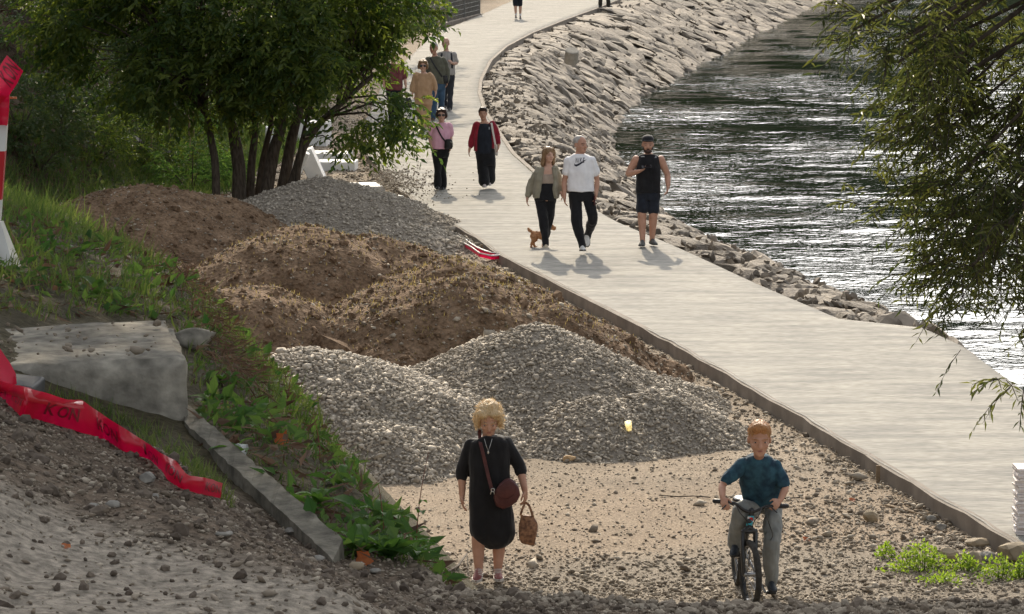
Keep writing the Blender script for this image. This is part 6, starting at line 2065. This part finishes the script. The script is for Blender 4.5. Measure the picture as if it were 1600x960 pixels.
W6 = person('short haired woman in a red cardigan over a black tunic and wide black trousers', 759, 295, 0, dict(
    vox=.0125, skin=m_skin, k=.93, top=(753.5, 168), chin=(756, 188.5), neck=(757, 190), hair=('short', m_darkhair),
    shL=(745, 196), shR=(769.5, 195), elL=(738.5, 216, .03), elR=(777.5, 214, .03), wrL=(733.5, 234, -.04), wrR=(779, 228, -.05), haL=(732, 244, -.06), haR=(777.5, 238, -.07),
    torso=[(757, 190, 6, .05), (757, 196, 12, .085), (757, 210, 12.5, .11), (757, 225, 12.5, .115), (758, 238, 13.5, .12), (759, 244, 13, .1)],
    hipL=(753, 240), hipR=(766, 240), knL=(754, 262, -.03), knR=(766, 262, .03), anL=(757, 286, -.12), anR=(764.5, 283, .08),
    wear=[dict(kind='trousers', mat=m_black, sl=[(758, 232, 14.5, .13), (759, 246, 15.5, .14), (759.5, 258, 14.5, .135)], legs=(.10, .115, .112), to=.95, rough=.010),
          dict(kind='tunic', mat=m_navy, sl=[(757, 193, 8, .065), (757, 197, 11, .10), (757, 209, 12.5, .135), (757, 225, 13, .14), (757.5, 240, 15, .14)], rough=.008),
          dict(kind='cardigan', mat=m_red, lobes=[[(747, 194, 3.5, .08), (744.5, 206, 3.5, .10), (743.5, 222, 3, .115), (744, 236, 2.5, .12)], [(768.5, 194, 3.5, .08), (770.5, 206, 3.2, .10), (771, 222, 2.8, .115), (770, 232, 2.5, .12)],
                                                   [(757, 192, 9, .03, .06), (757, 200, 13, .035, .09), (757, 236, 13, .04, .12)]], sleeve=.86, loose=.022, rough=.010)],
    shoes=(M('pale_shoe', (.5, .42, .40), (.6, .52, .5), scale=20), m_sole), fl=.24))
def pair_extras():
    tee = [o for o in W5['root'].children if o.name.startswith('tee_shirt')][0]
    P = over(tee, [(680, 193), (683, 199), (687, 207), (691, 214), (695, 219), (698, 224)], W5['J'], .010)
    root = empty('crossbody_bag', W5['base'] + P[-1], 'small black crossbody bag at the hip of the woman in pink', 'bag')
    ribbon(np.concatenate([[W5['J']((681, 191.5, .03))], P]) - P[-1], .028, .005, 'strap', m_leather_black, root)
    J = W5['J']
    b = MB(); slices(b, [(J((a, q, -.19)) - P[-1], w / W5['ppm'], .05) for a, q, w in ((701, 217.5, 4.5), (701, 221, 6.3), (701, 228, 6.7), (700.5, 233, 6))])
    bo = obj('bag_body', remesh(b, 'bag_body', .008, 2, .003), m_leather_black, root)
    b = MB(); b.tube([J((704, 222, -.25)) - P[-1], J((707, 224, -.24)) - P[-1], J((707, 229, -.24)) - P[-1]], .012, 6); b.build('tassel', M('grey_scarf', (.2, .2, .18), (.3, .3, .27), scale=20), root, smooth=True)
    tun = [o for o in W6['root'].children if o.name.startswith('tunic')][0]
    P = np.array([W6['J'](p) for p in [(766.5, 189, .02), (768.5, 195, -.11), (770, 205, -.135), (772, 215, -.145), (774, 226, -.13), (775, 236, .02)]])
    root = empty('shoulder_bag', W6['base'] + P[-1], 'pale shoulder bag strap worn by the woman in the red cardigan', 'bag')
    ribbon(P - P[-1], .035, .006, 'strap', M('cream_strap', (.55, .52, .47), (.62, .6, .55), scale=20), root)
    b = MB(); slices(b, [((-.06, .20, .10), .08, .04), ((-.06, .20, .0), .10, .05), ((-.06, .20, -.10), .09, .04)])
    obj('bag_body', remesh(b, 'bag_body', .01, 2, .004), M('cream_canvas', (.5, .47, .42), (.58, .55, .5), scale=20), root)
    b = MB(); b.add([W6['J'](p) + [0, -.004, 0] for p in over(tun, [(764.5, 199), (767, 199), (767, 202), (764.5, 202)], W6['J'], .01)] if False else over(tun, [(763.5, 198), (766, 198), (766, 202), (763.5, 202)], W6['J'], .006), [(0, 1, 2, 3)])
    b.build('chest_badge', M('grey_badge', (.25, .26, .28), rough=.6), W6['root'])
pair_extras()

# ---- 5 the group behind the tree
m_tan = cloth('tan_linen', (.36, .225, .125), (.44, .285, .17)); m_olive = cloth('olive_grey', (.085, .085, .062), (.12, .12, .09)); m_jean = cloth('blue_jean', (.03, .065, .11), (.05, .095, .155)); m_djean = cloth('dark_jean', (.018, .024, .04), (.03, .038, .06))
m_greytee = cloth('grey_tee', (.30, .28, .26), (.37, .35, .33)); m_char = cloth('charcoal_trousers', (.022, .024, .03), (.035, .038, .045)); m_wine = cloth('wine_red', (.12, .03, .035), (.18, .06, .06))
m_brownshoe = M('brown_shoe', (.07, .045, .03), (.11, .075, .05), scale=20, rough=.6)
P7 = person('woman in a loose tan outfit and sunglasses walking behind the leafy twigs', 662, 203, 0, dict(
    vox=.015, skin=m_skin_pale, k=.95, top=(660, 94), chin=(662, 112.5), neck=(662, 114), hair=('bob', m_brownhair), shades=True,
    shL=(651, 118.5), shR=(673.5, 118.5), elL=(645.5, 133, .02), elR=(679, 132, .02), wrL=(644.5, 147, -.03), wrR=(681, 145, -.03), haL=(645, 155, -.05), haR=(680, 153, -.05),
    torso=[(662, 114, 5, .05), (662, 119, 11.5, .085), (662, 130, 11.5, .11), (662, 142, 11, .11), (662, 154, 12.5, .12), (662, 160, 12, .1)],
    hipL=(656, 158), hipR=(668, 158), knL=(657, 179, -.05), knR=(667, 179, .02), anL=(659, 198, -.12), anR=(666, 197, .08),
    wear=[dict(kind='trousers', mat=m_tan, sl=[(662, 148, 13, .13), (662, 158, 14, .135), (662, 164, 13.5, .13)], legs=(.105, .10, .085), rough=.012),
          dict(kind='blouse', mat=m_tan, sl=[(662, 115, 7, .065), (662, 119, 13, .10), (662, 131, 14, .14), (662, 143, 13.5, .14), (662, 155, 14.5, .15)], sleeve=.8, loose=.03, rough=.012)],
    shoes=(m_beige_shoe, m_sole), fl=.24))
P8 = person('older man in an olive long sleeved top and blue jeans beside the bald man', 684, 187, 0, dict(
    vox=.015, k=1.05, top=(677, 66), chin=(679, 86), neck=(680, 88), yaw=-.25, hair=('buzz', m_greyhair),
    shL=(669, 94), shR=(693, 94), elL=(663.5, 112, .02), elR=(700, 112, .02), wrL=(664, 128, -.04), wrR=(699, 128, -.04), haL=(665, 137, -.06), haR=(698, 137, -.06),
    torso=[(680, 88, 6, .055), (681, 94, 12.5, .10), (682, 106, 12.5, .125), (683, 120, 12, .125), (684, 131, 12, .12), (684, 137, 11.5, .1)],
    hipL=(679, 136), hipR=(690, 136), knL=(677.5, 160, -.08), knR=(690, 156, .02), anL=(676.5, 184, -.14), anR=(689, 175, .18),
    wear=[dict(kind='jeans', mat=m_jean, sl=[(684, 127, 12, .12), (684, 136, 12.8, .13), (684, 142, 12, .12)], legs=(.098, .08, .068), rough=.010),
          dict(kind='sweatshirt', mat=m_olive, sl=[(680, 88.5, 8, .07), (681, 94, 13.5, .115), (682, 106, 14.2, .145), (683, 120, 13.6, .145), (684, 131, 13.4, .14)], sleeve=.97, loose=.024, rough=.011)],
    shoes=(m_brownshoe, m_dsole), fl=.28))
P9 = person('bald man in a grey tee and dark trousers, one hand at his bag strap', 700, 173, 0, dict(
    vox=.015, skin=m_skin_pale, k=1.05, top=(696, 59), chin=(697, 78), neck=(697.5, 80), yaw=-.15,
    shL=(687, 86), shR=(709, 86), elL=(682.5, 101, .03), elR=(714, 99, .02), wrL=(684, 115, -.03), wrR=(707.5, 99.5, -.20), haL=(685, 123, -.05), haR=(704, 96, -.24), innR=(-1, .3, 0),
    torso=[(697.5, 80, 5.5, .055), (698, 86, 11.5, .095), (698, 97, 11.5, .12), (698, 108, 11, .12), (699, 119, 11, .11), (699, 124, 10.5, .1)],
    hipL=(694, 120), hipR=(704.5, 120), knL=(694, 143, .03), knR=(704, 145, -.05), anL=(694.5, 164, .10), anR=(702.5, 168, -.10),
    wear=[dict(kind='trousers', mat=m_char, sl=[(699, 114, 11, .115), (699, 121, 12, .125), (699, 127, 11.5, .12)], legs=(.095, .075, .062), rough=.010),
          dict(kind='tee_shirt', mat=m_greytee, sl=[(697.5, 80.5, 7.5, .07), (698, 86, 12.8, .11), (698, 97, 13.2, .14), (698, 108, 12.6, .14), (699, 117, 12.8, .14)], sleeve=.40, loose=.026, rough=.010)],
    shoes=(m_grey_shoe, m_sole), fl=.28))
P10 = person('white haired person in a wine red top half hidden by the tree leaves', 616, 192, 0, dict(
    vox=.015, skin=m_skin_pale, k=.97, top=(613, 78), chin=(614.5, 97), neck=(615, 99), hair=('short', m_whitehair),
    shL=(604, 104), shR=(627, 104), elL=(599, 120, .02), elR=(632.5, 120, .02), wrL=(600, 136, -.04), wrR=(634, 136, -.04), haL=(601, 145, -.06), haR=(634.5, 145, -.06), curlR=.9,
    torso=[(615, 99, 5.5, .05), (615, 104, 11.5, .09), (616, 116, 12, .12), (616, 128, 12, .125), (616, 140, 12.5, .12), (616, 146, 12, .1)],
    hipL=(611, 144), hipR=(622, 144), knL=(611, 166, -.05), knR=(622, 165, .02), anL=(612, 187, -.08), anR=(621, 185, .06),
    wear=[dict(kind='trousers', mat=m_black, sl=[(616, 137, 12.5, .125), (616, 145, 13.5, .135), (616, 151, 13, .13)], legs=(.10, .08, .07), rough=.010),
          dict(kind='blouse', mat=m_wine, sl=[(615, 99.5, 7, .065), (615, 104, 12.5, .105), (616, 116, 13.6, .14), (616, 128, 13.6, .145), (616, 141, 14, .145)], sleeve=.55, loose=.026, rough=.010)],
    shoes=(m_leather_black, m_dsole), fl=.25))
def group_extras():
    q = P10['ha']['R']
    root = empty('handbag', P10['base'] + q, 'black handbag carried low by the white haired person behind the leaves', 'bag')
    b = MB(); slices(b, [((0, 0, -.12), .10, .05), ((0, 0, -.2), .14, .065), ((0, 0, -.33), .15, .07), ((0, 0, -.36), .13, .05)])
    obj('bag_body', remesh(b, 'bag_body', .01, 2, .004), m_leather_black, root)
    t = np.linspace(0, math.pi, 12); ribbon(np.c_[.09 * np.cos(t), np.zeros(12), -.13 + .14 * np.sin(t)], .02, .006, 'handle', m_leather_black, root)
    sw = [o for o in P8['root'].children if o.name.startswith('sweatshirt')][0]
    P = over(sw, [(672, 90), (676, 97), (681, 105), (686, 112), (691, 120)], P8['J'], .010)
    root = empty('crossbody_bag', P8['base'] + P[-1], 'dark crossbody bag and strap of the older man in olive', 'bag')
    ribbon(np.concatenate([[P8['J']((672.5, 88.5, .02))], P]) - P[-1], .035, .006, 'strap', m_leather_black, root)
    b = MB(); slices(b, [((.05, .06, .03), .07, .04), ((.06, .06, -.08), .09, .05), ((.06, .06, -.16), .08, .04)]); obj('bag_body', remesh(b, 'bag_body', .01, 2, .003), m_leather_black, root)
    te = [o for o in P9['root'].children if o.name.startswith('tee_shirt')][0]
    root = empty('backpack', P9['base'] + P9['J']((698, 100, .22)), 'dark backpack worn by the bald man in grey, only its straps in view', 'backpack')
    off = P9['J']((698, 100, .22))
    b = MB(); slices(b, [((0, 0, .20), .11, .05), ((0, .02, .12), .15, .09), ((0, .02, -.18), .16, .10), ((0, 0, -.26), .14, .07)]); obj('bag_body', remesh(b, 'bag_body', .012, 2, .006), m_char, root)
    for xs in ((690.5, 689.8, 689.3, 689), (705, 705.8, 706.3, 706.6)):
        P = over(te, [(xs[0], 83.5), (xs[1], 90), (xs[2], 98), (xs[3], 106)], P9['J'], .010)
        P = np.concatenate([[P9['J']((xs[0], 82, .14))], [P9['J']((xs[0], 81, .03))], P, [P9['J']((xs[3], 112, .12))]])
        ribbon(P - off, .045, .010, 'strap', m_char, root)
group_extras()

# ---- 6 the two far walkers whose legs alone are in the picture
P11 = person('jogger in shorts and white socks far up the path, only the bare legs in view', 809, 30, 0, dict(
    vox=.019, skin=m_skin_pale, top=(808, -41), chin=(809, -29), neck=(809, -28), hair=('short', m_darkhair),
    shL=(802, -24), shR=(816, -24), elL=(799, -13, .05), elR=(819, -13, .05), wrL=(801, -8, -.2), wrR=(817, -8, -.2), haL=(803, -12, -.24), haR=(815, -12, -.24),
    torso=[(809, -28, 3, .05), (809, -24, 7.5, .10), (809, -16, 7.5, .12), (809, -8, 7, .12), (809, -2, 7, .11)],
    hipL=(805.5, -3), hipR=(812.5, -3), knL=(805.5, 12, -.05), knR=(813, 12, 0), anL=(806, 25.5, .0), anR=(813, 26.5, .10),
    wear=[dict(kind='shorts', mat=m_navy, sl=[(809, -8, 7.5, .13), (809, -1, 8, .14)], legs=(.11, .1, .08), to=.35), dict(kind='tee_shirt', mat=cloth('blue_tee', (.05, .10, .2)), sl=[(809, -28, 4, .07), (809, -24, 8, .12), (809, -8, 8, .14), (809, -5, 8, .14)], sleeve=.35),
          dict(kind='socks', mat=m_white, lobes=[[(806, 19, 1.9, .05, 0), (806, 24.5, 1.8, .05, 0)], [(813, 20, 1.9, .05, .08), (813, 25.5, 1.8, .05, .08)]], rough=0)],
    shoes=(m_grey_shoe, m_sole), fl=.28))
P12 = person('man in dark brown trousers standing at the embankment edge, only his legs in view', 944.5, 12, 0.0, dict(
    vox=.019, top=(944, -63), chin=(944, -52), neck=(944, -51), hair=('short', m_darkhair),
    shL=(937.5, -47), shR=(951, -47), elL=(935, -35, .03), elR=(953.5, -35, .03), wrL=(935, -25, -.05), wrR=(953.5, -25, -.05), haL=(935.5, -19, -.07), haR=(953, -19, -.07),
    torso=[(944, -51, 3, .05), (944, -47, 7, .10), (944, -38, 7, .12), (944, -28, 6.5, .12), (944, -22, 6.5, .11)],
    hipL=(941, -24), hipR=(947.5, -24), knL=(938.5, -8, 0), knR=(950, -8, 0), anL=(938, 8, 0), anR=(950.5, 8, 0),
    wear=[dict(kind='trousers', mat=cloth('dark_brown_cloth', (.028, .024, .018), (.045, .038, .03)), sl=[(944, -29, 7, .13), (944, -22, 7.5, .14)], legs=(.105, .095, .09)),
          dict(kind='jacket', mat=m_char, sl=[(944, -51, 4, .07), (944, -47, 7.6, .12), (944, -30, 7.6, .15), (944, -24, 7.8, .15)], sleeve=.95, loose=.03)],
    shoes=(m_leather_black, m_dsole), ftL=(-.3, -1, 0), ftR=(1, -.6, 0), fl=.29))

# ================================================================== DOG
def dog():
    base = at(839, 386.5, 0)
    J = lambda px, py, dy=0: at_depth(px, py, base[1] + dy) - base
    root = empty('dog', base, 'small ginger curly dog trotting behind the legs of the woman in the green jacket', 'dog')
    b = MB()
    # trunk: deep chest (right, hidden) narrowing to the loin (left)
    limb(b, [J(833.5, 366.5), J(839, 367, .02), J(845, 368, .05), J(850, 366.5, .08)], [.055, .058, .068, .060])
    limb(b, [J(851, 365, .08), J(855, 360, .09), J(857, 357, .09)], [.052, .045, .042])                    # neck
    b.ell(J(859, 354.5, .09), (.062, .055, .055)); b.tube([J(861, 355, .09), J(866, 357, .09)], [.036, .024], 8)   # head and muzzle
    for dx in (-.03, .03): b.ell(J(857.5, 355.5, .09 + dx), (.022, .018, .045))                             # drop ears
    for s_, dx, fw in ((-.03, 0, -2), (.035, 3, 3)):
        # hind leg: thigh, stifle forward, hock back, shank down
        limb(b, [J(833 + dx, 369, s_), J(834.5 + dx * .8, 374, s_), J(831 + dx * .7 + fw * .3, 379.5, s_), J(830.5 + dx * 1.3 + fw * .4, 386, s_)], [.046, .036, .020, .018])
        b.ell(J(831.5 + dx * 1.3 + fw * .4, 386.6, s_), (.026, .018, .013))
        limb(b, [J(849 + dx * .4, 370, .06 + s_), J(848 + dx, 376, .06 + s_), J(848.5 + dx, 381, .06 + s_), J(848 + dx * 1.5, 385, .06 + s_)], [.036, .026, .018, .017])
        b.ell(J(849 + dx * 1.5, 385.8, .06 + s_), (.024, .017, .012))
    limb(b, [J(832, 364.5), J(829.5, 362), J(827.5, 359.5), J(825, 357)], [.018, .020, .024, .014])          # raised tail with a plume
    me = remesh(b, 'body', .006, 1, .012, 30, 5)
    obj('body', me, M('ginger_curls', (.34, .17, .08), (.48, .27, .14), scale=40, rough=.9, bump=.8, bscale=70, bdist=.008, translucent=.1), root)
    b = MB(); b.ell(J(867, 357, .09), (.012, .012, .010)); b.build('nose', m_leather_black, root, smooth=True)
    for dx in (-.025, .025):
        b = MB(); b.ell(J(862, 353.8, .09 + dx), (.008, .008, .008)); b.build('eye', m_iris, root, smooth=True)
dog()

# ================================================================== BOY AND BICYCLE
m_teal_shirt = M('dark_teal_print', (.012, .035, .06), (.03, .09, .13), scale=16, rough=.85, bump=.2, bscale=40, bdist=.006, detail=3)
m_greytrs = cloth('grey_trousers', (.17, .18, .175), (.24, .25, .24)); m_dkshoe = M('dark_sneaker', (.015, .02, .028), (.03, .036, .045), scale=20, rough=.6)
m_gingerhair = M('ginger_hair', (.30, .15, .06), (.48, .27, .12), scale=30, rough=.5, stretch=(4, 4, .7), bump=.6, bscale=50, bdist=.005, translucent=.2)
BK = at(1172, 951, GND)
PB = person('boy with ginger hair in a dark teal tee and grey trousers riding a bicycle', 1180, 951, GND, dict(
    vox=.0075, skin=m_skin, k=.84, hk=1.0, top=(1188, 659), chin=(1185, 713), neck=(1186, 716, .32), pitch=.12, hair=('short', m_gingerhair), brow=m_gingerhair,
    shL=(1162, 724, .33), shR=(1213, 727, .33), elL=(1128, 758, .24), elR=(1228, 762, .26), wrL=(1129, 778, .10), wrR=(1219, 782, .14), haL=(1133, 790, .03), haR=(1209, 792, .07),
    innL=(.3, .8, -.5), innR=(-.3, .8, -.5), curlL=1.1, curlR=1.1, thL=(1, -.2, 0), thR=(-1, -.2, 0),
    torso=[(1186, 717, 10, .05, .32), (1187, 724, 24, .08, .33), (1189, 745, 29, .10, .38), (1192, 770, 28, .105, .44), (1194, 792, 27, .10, .52)],
    ra=(.044, .041, .038, .029), rl=(.08, .06, .055, .040),
    hipL=(1181, 792, .52), hipR=(1207, 792, .52), knL=(1154, 798, .20), knR=(1207, 846, .26), anL=(1150, 848, .42), anR=(1204, 906, .38),
    wear=[dict(kind='trousers', mat=m_greytrs, sl=[(1192, 772, 27, .11, .46), (1194, 788, 30, .12, .52), (1194, 798, 28, .11, .54)], legs=(.100, .088, .074), rough=.014),
          dict(kind='tee_shirt', mat=m_teal_shirt, sl=[(1186, 712, 13, .065, .32), (1186.5, 716, 22, .085, .325), (1187, 723, 30, .10, .33), (1189, 745, 34, .125, .38), (1191, 770, 33, .13, .44), (1193, 788, 30, .12, .49)], sleeve=.40, loose=.018, rough=.012)],
    shoes=(m_dkshoe, m_dsole), ftL=(-.22, -1, 0), ftR=(.10, -1, 0), fpL=-.30, fpR=-.12, fl=.235))
def bicycle():
    base = BK
    root = empty('bicycle', base, 'dark bicycle with a teal head tube ridden by the boy', 'bicycle')
    J = lambda px, py, dy=0: at_depth(px, py, base[1] + dy) - base
    m_tyre = M('tyre_rubber', (.028, .026, .023), (.055, .05, .044), scale=20, rough=.85, bump=.5, bscale=90)
    m_frame = M('black_frame', (.010, .011, .013), (.018, .02, .023), scale=10, rough=.35, coat=.4)
    m_teal = M('teal_paint', (.03, .30, .38), (.05, .38, .46), scale=10, rough=.4); m_redr = M('red_reflector', (.5, .02, .02), rough=.25); m_wh = M('white_decal', (.7, .7, .7), rough=.4)
    m_alloy = M('alloy', (.35, .35, .35), rough=.35, metallic=1.0)
    yaw = .20
    f = np.array([math.sin(yaw), -math.cos(yaw), 0]); sd = np.array([math.cos(yaw), math.sin(yaw), 0]); up = np.array([0, 0, 1.0])
    Rr, rt = .262, .028
    def wheel(c, fdir, sdir, name):
        aa = np.linspace(0, 2 * math.pi, 41)
        w = empty_child(name)
        ring = lambda r: np.array([c + fdir * r * math.cos(a) + up * r * math.sin(a) for a in aa])
        b = MB(); P = ring(Rr)
        rings = []
        q = np.linspace(0, 2 * math.pi, 9)[:-1]
        for a in aa[:-1]:
            rad = fdir * math.cos(a) + up * math.sin(a)
            rings.append(np.array([c + rad * (Rr + rt * math.cos(t)) + sdir * rt * math.sin(t) for t in q]))
        rings.append(rings[0]); b.loft(rings, cap=False); o = b.build('tyre', m_tyre, root, smooth=True) if w is None else None
        b = MB(); rings = []
        for a in aa[:-1]:
            rad = fdir * math.cos(a) + up * math.sin(a)
            rings.append(np.array([c + rad * (Rr - .03) + sdir * .014, c + rad * (Rr - .012) + sdir * .016, c + rad * (Rr - .012) - sdir * .016, c + rad * (Rr - .03) - sdir * .014]))
        rings.append(rings[0]); b.loft(rings, cap=False); b.build('rim', m_frame, o)
        b = MB(); b.tube([c - sdir * .05, c + sdir * .05], .02, 8); b.build('hub', m_alloy, o, smooth=True)
        b = MB()
        for i in range(24):
            a = 2 * math.pi * i / 24; rad = fdir * math.cos(a) + up * math.sin(a)
            b.tube([c + sdir * (.035 if i % 2 else -.035), c + rad * (Rr - .025)], .0022, 4, False)
        b.build('spokes', m_alloy, o)
        o.name = name; o.data.name = name
    def empty_child(n): return None
    C1 = up * (Rr + rt)
    fw, sw = f, sd
    f = np.array([math.sin(.05), -math.cos(.05), 0]); sd = np.array([math.cos(.05), math.sin(.05), 0])
    C2 = C1 - f * .92
    wheel(C1, fw, sw, 'front_wheel')
    f2, sd2 = f, sd
    wheel(C2, f2, sd2, 'rear_wheel')
    crown = C1 + up * (Rr + rt + .055) - f * .10; stem = J(1174, 800, .17); head_b = crown + up * .05 - f * .02
    b = MB()
    for s_ in (-1, 1):
        b.tube([C1 + sw * s_ * .055, C1 + sw * s_ * .055 + up * .15 - fw * .04, crown + sw * s_ * .052 + up * .0, crown + up * .035], [.017, .019, .021, .022], 8)
    b.tube([crown - sw * .055, crown + sw * .055], .022, 8); b.build('fork', m_frame, root, smooth=True)
    b = MB(); b.tube([head_b, stem - up * .04], .026, 12); ht = b.build('head_tube', m_teal, root, smooth=True)
    mid = head_b * .25 + (stem - up * .04) * .75
    b = MB(); b.box(tuple(mid + f * .03), (.03, .008, .03), np.stack([sd, f, up], 1)); b.build('reflector', m_redr, root)
    b = MB(); b.box(tuple(mid + f * .027 - sd * .016 + up * .004), (.03, .006, .035), np.stack([sd, f, up], 1)); b.build('decal', m_wh, ht)
    bb = C1 - f * .60 + up * .02; seat_t = C1 - f * .72 + up * .36
    b = MB()
    b.tube([head_b + up * .03, bb], [.024, .024], 10); b.tube([stem - up * .07, seat_t], [.019, .018], 10); b.tube([seat_t + up * .05, bb], [.018, .019], 10)
    for s_ in (-1, 1):
        b.tube([seat_t + sd * s_ * .02, C2 + sd * s_ * .06], .011, 7); b.tube([bb + sd * s_ * .03, C2 + sd * s_ * .06], .012, 7)
    b.build('frame', m_frame, root, smooth=True)
    b = MB(); b.tube([seat_t + up * .03, seat_t + up * .12], .014, 8)
    b.build('seat_post', m_alloy, root, smooth=True)
    b = MB(); b.ell(seat_t + up * .14 - f * .02, (.07, .12, .028), np.stack([sd, f, up], 1)); b.ell(seat_t + up * .14 + f * .10, (.03, .10, .022), np.stack([sd, f, up], 1)); b.build('saddle', m_leather_black, root, smooth=True)
    # riser bar from the two grip ends in view
    gl0, gl1, gr0, gr1 = J(1116, 783, .10), J(1137, 785, .08), J(1206, 791, .10), J(1230, 791, .13)
    b = MB()
    Q = np.array([gl0, gl1, J(1150, 787, .10), J(1160, 796, .13), J(1168, 800, .15), stem, J(1181, 799, .15), J(1190, 795, .14), J(1198, 791, .12), gr0, gr1])
    t = np.linspace(0, 10, 41); Q = np.stack([np.interp(t, range(11), Q[:, i]) for i in range(3)], 1); Q[1:-1] = (Q[:-2] + Q[1:-1] * 2 + Q[2:]) / 4
    b.tube(Q, .0135, 8); b.tube([stem - up * .05, stem + up * .015], .025, 10); hb = b.build('handlebar', m_frame, root, smooth=True)
    for a, c in ((gl0, gl1), (gr1, gr0)):
        b = MB(); b.tube([a, c], .0195, 10); b.build('grip', m_leather_black, hb, smooth=True)
    for a, c, q in ((J(1138, 786, .06), J(1146, 790, .05), J(1128, 796, .0)), (J(1204, 792, .06), J(1197, 794, .06), J(1214, 801, .03))):
        b = MB(); b.tube([c, a, q], .0065, 6); b.build('brake_lever', m_frame, hb, smooth=True)
    for pts in ([(1150, 788, .08), (1156, 802, .02), (1166, 812, .05), (1172, 830, .10)], [(1196, 793, .08), (1197, 806, .03), (1204, 825, .03), (1209, 838, .10), (1200, 850, .35)], [(1190, 795, .08), (1186, 806, .02), (1178, 815, .06), (1174, 830, .1)]):
        P = np.array([J(*p) for p in pts]); n = len(P); t = np.linspace(0, n - 1, 16); P = np.stack([np.interp(t, range(n), P[:, i]) for i in range(3)], 1)
        for _ in range(3): P[1:-1] = (P[:-2] + P[1:-1] * 2 + P[2:]) / 4
        b = MB(); b.tube(P, .0045, 5); b.build('cable', m_frame, root, smooth=True)
    # cranks and pedals under the shoes
    aL, aR = PB['an']['L'] + PB['base'] - base, PB['an']['R'] + PB['base'] - base
    for a, s_ in ((aL, -1), (aR, 1)):
        pd = a + np.array([0, -.06, -.095])
        hub = bb + sd * s_ * .05
        b = MB(); b.tube([hub, pd - sd * s_ * .05], .011, 7); cr = b.build('crank', m_alloy, root, smooth=True)
        b = MB(); b.box(tuple(pd), (.085, .07, .02)); b.build('pedal', m_leather_black, cr, bevel=.004)
    b = MB(); b.tube([bb + sd * .055, bb + sd * .06], .075, 22, False); b.build('chainring', m_frame, root)
bicycle()
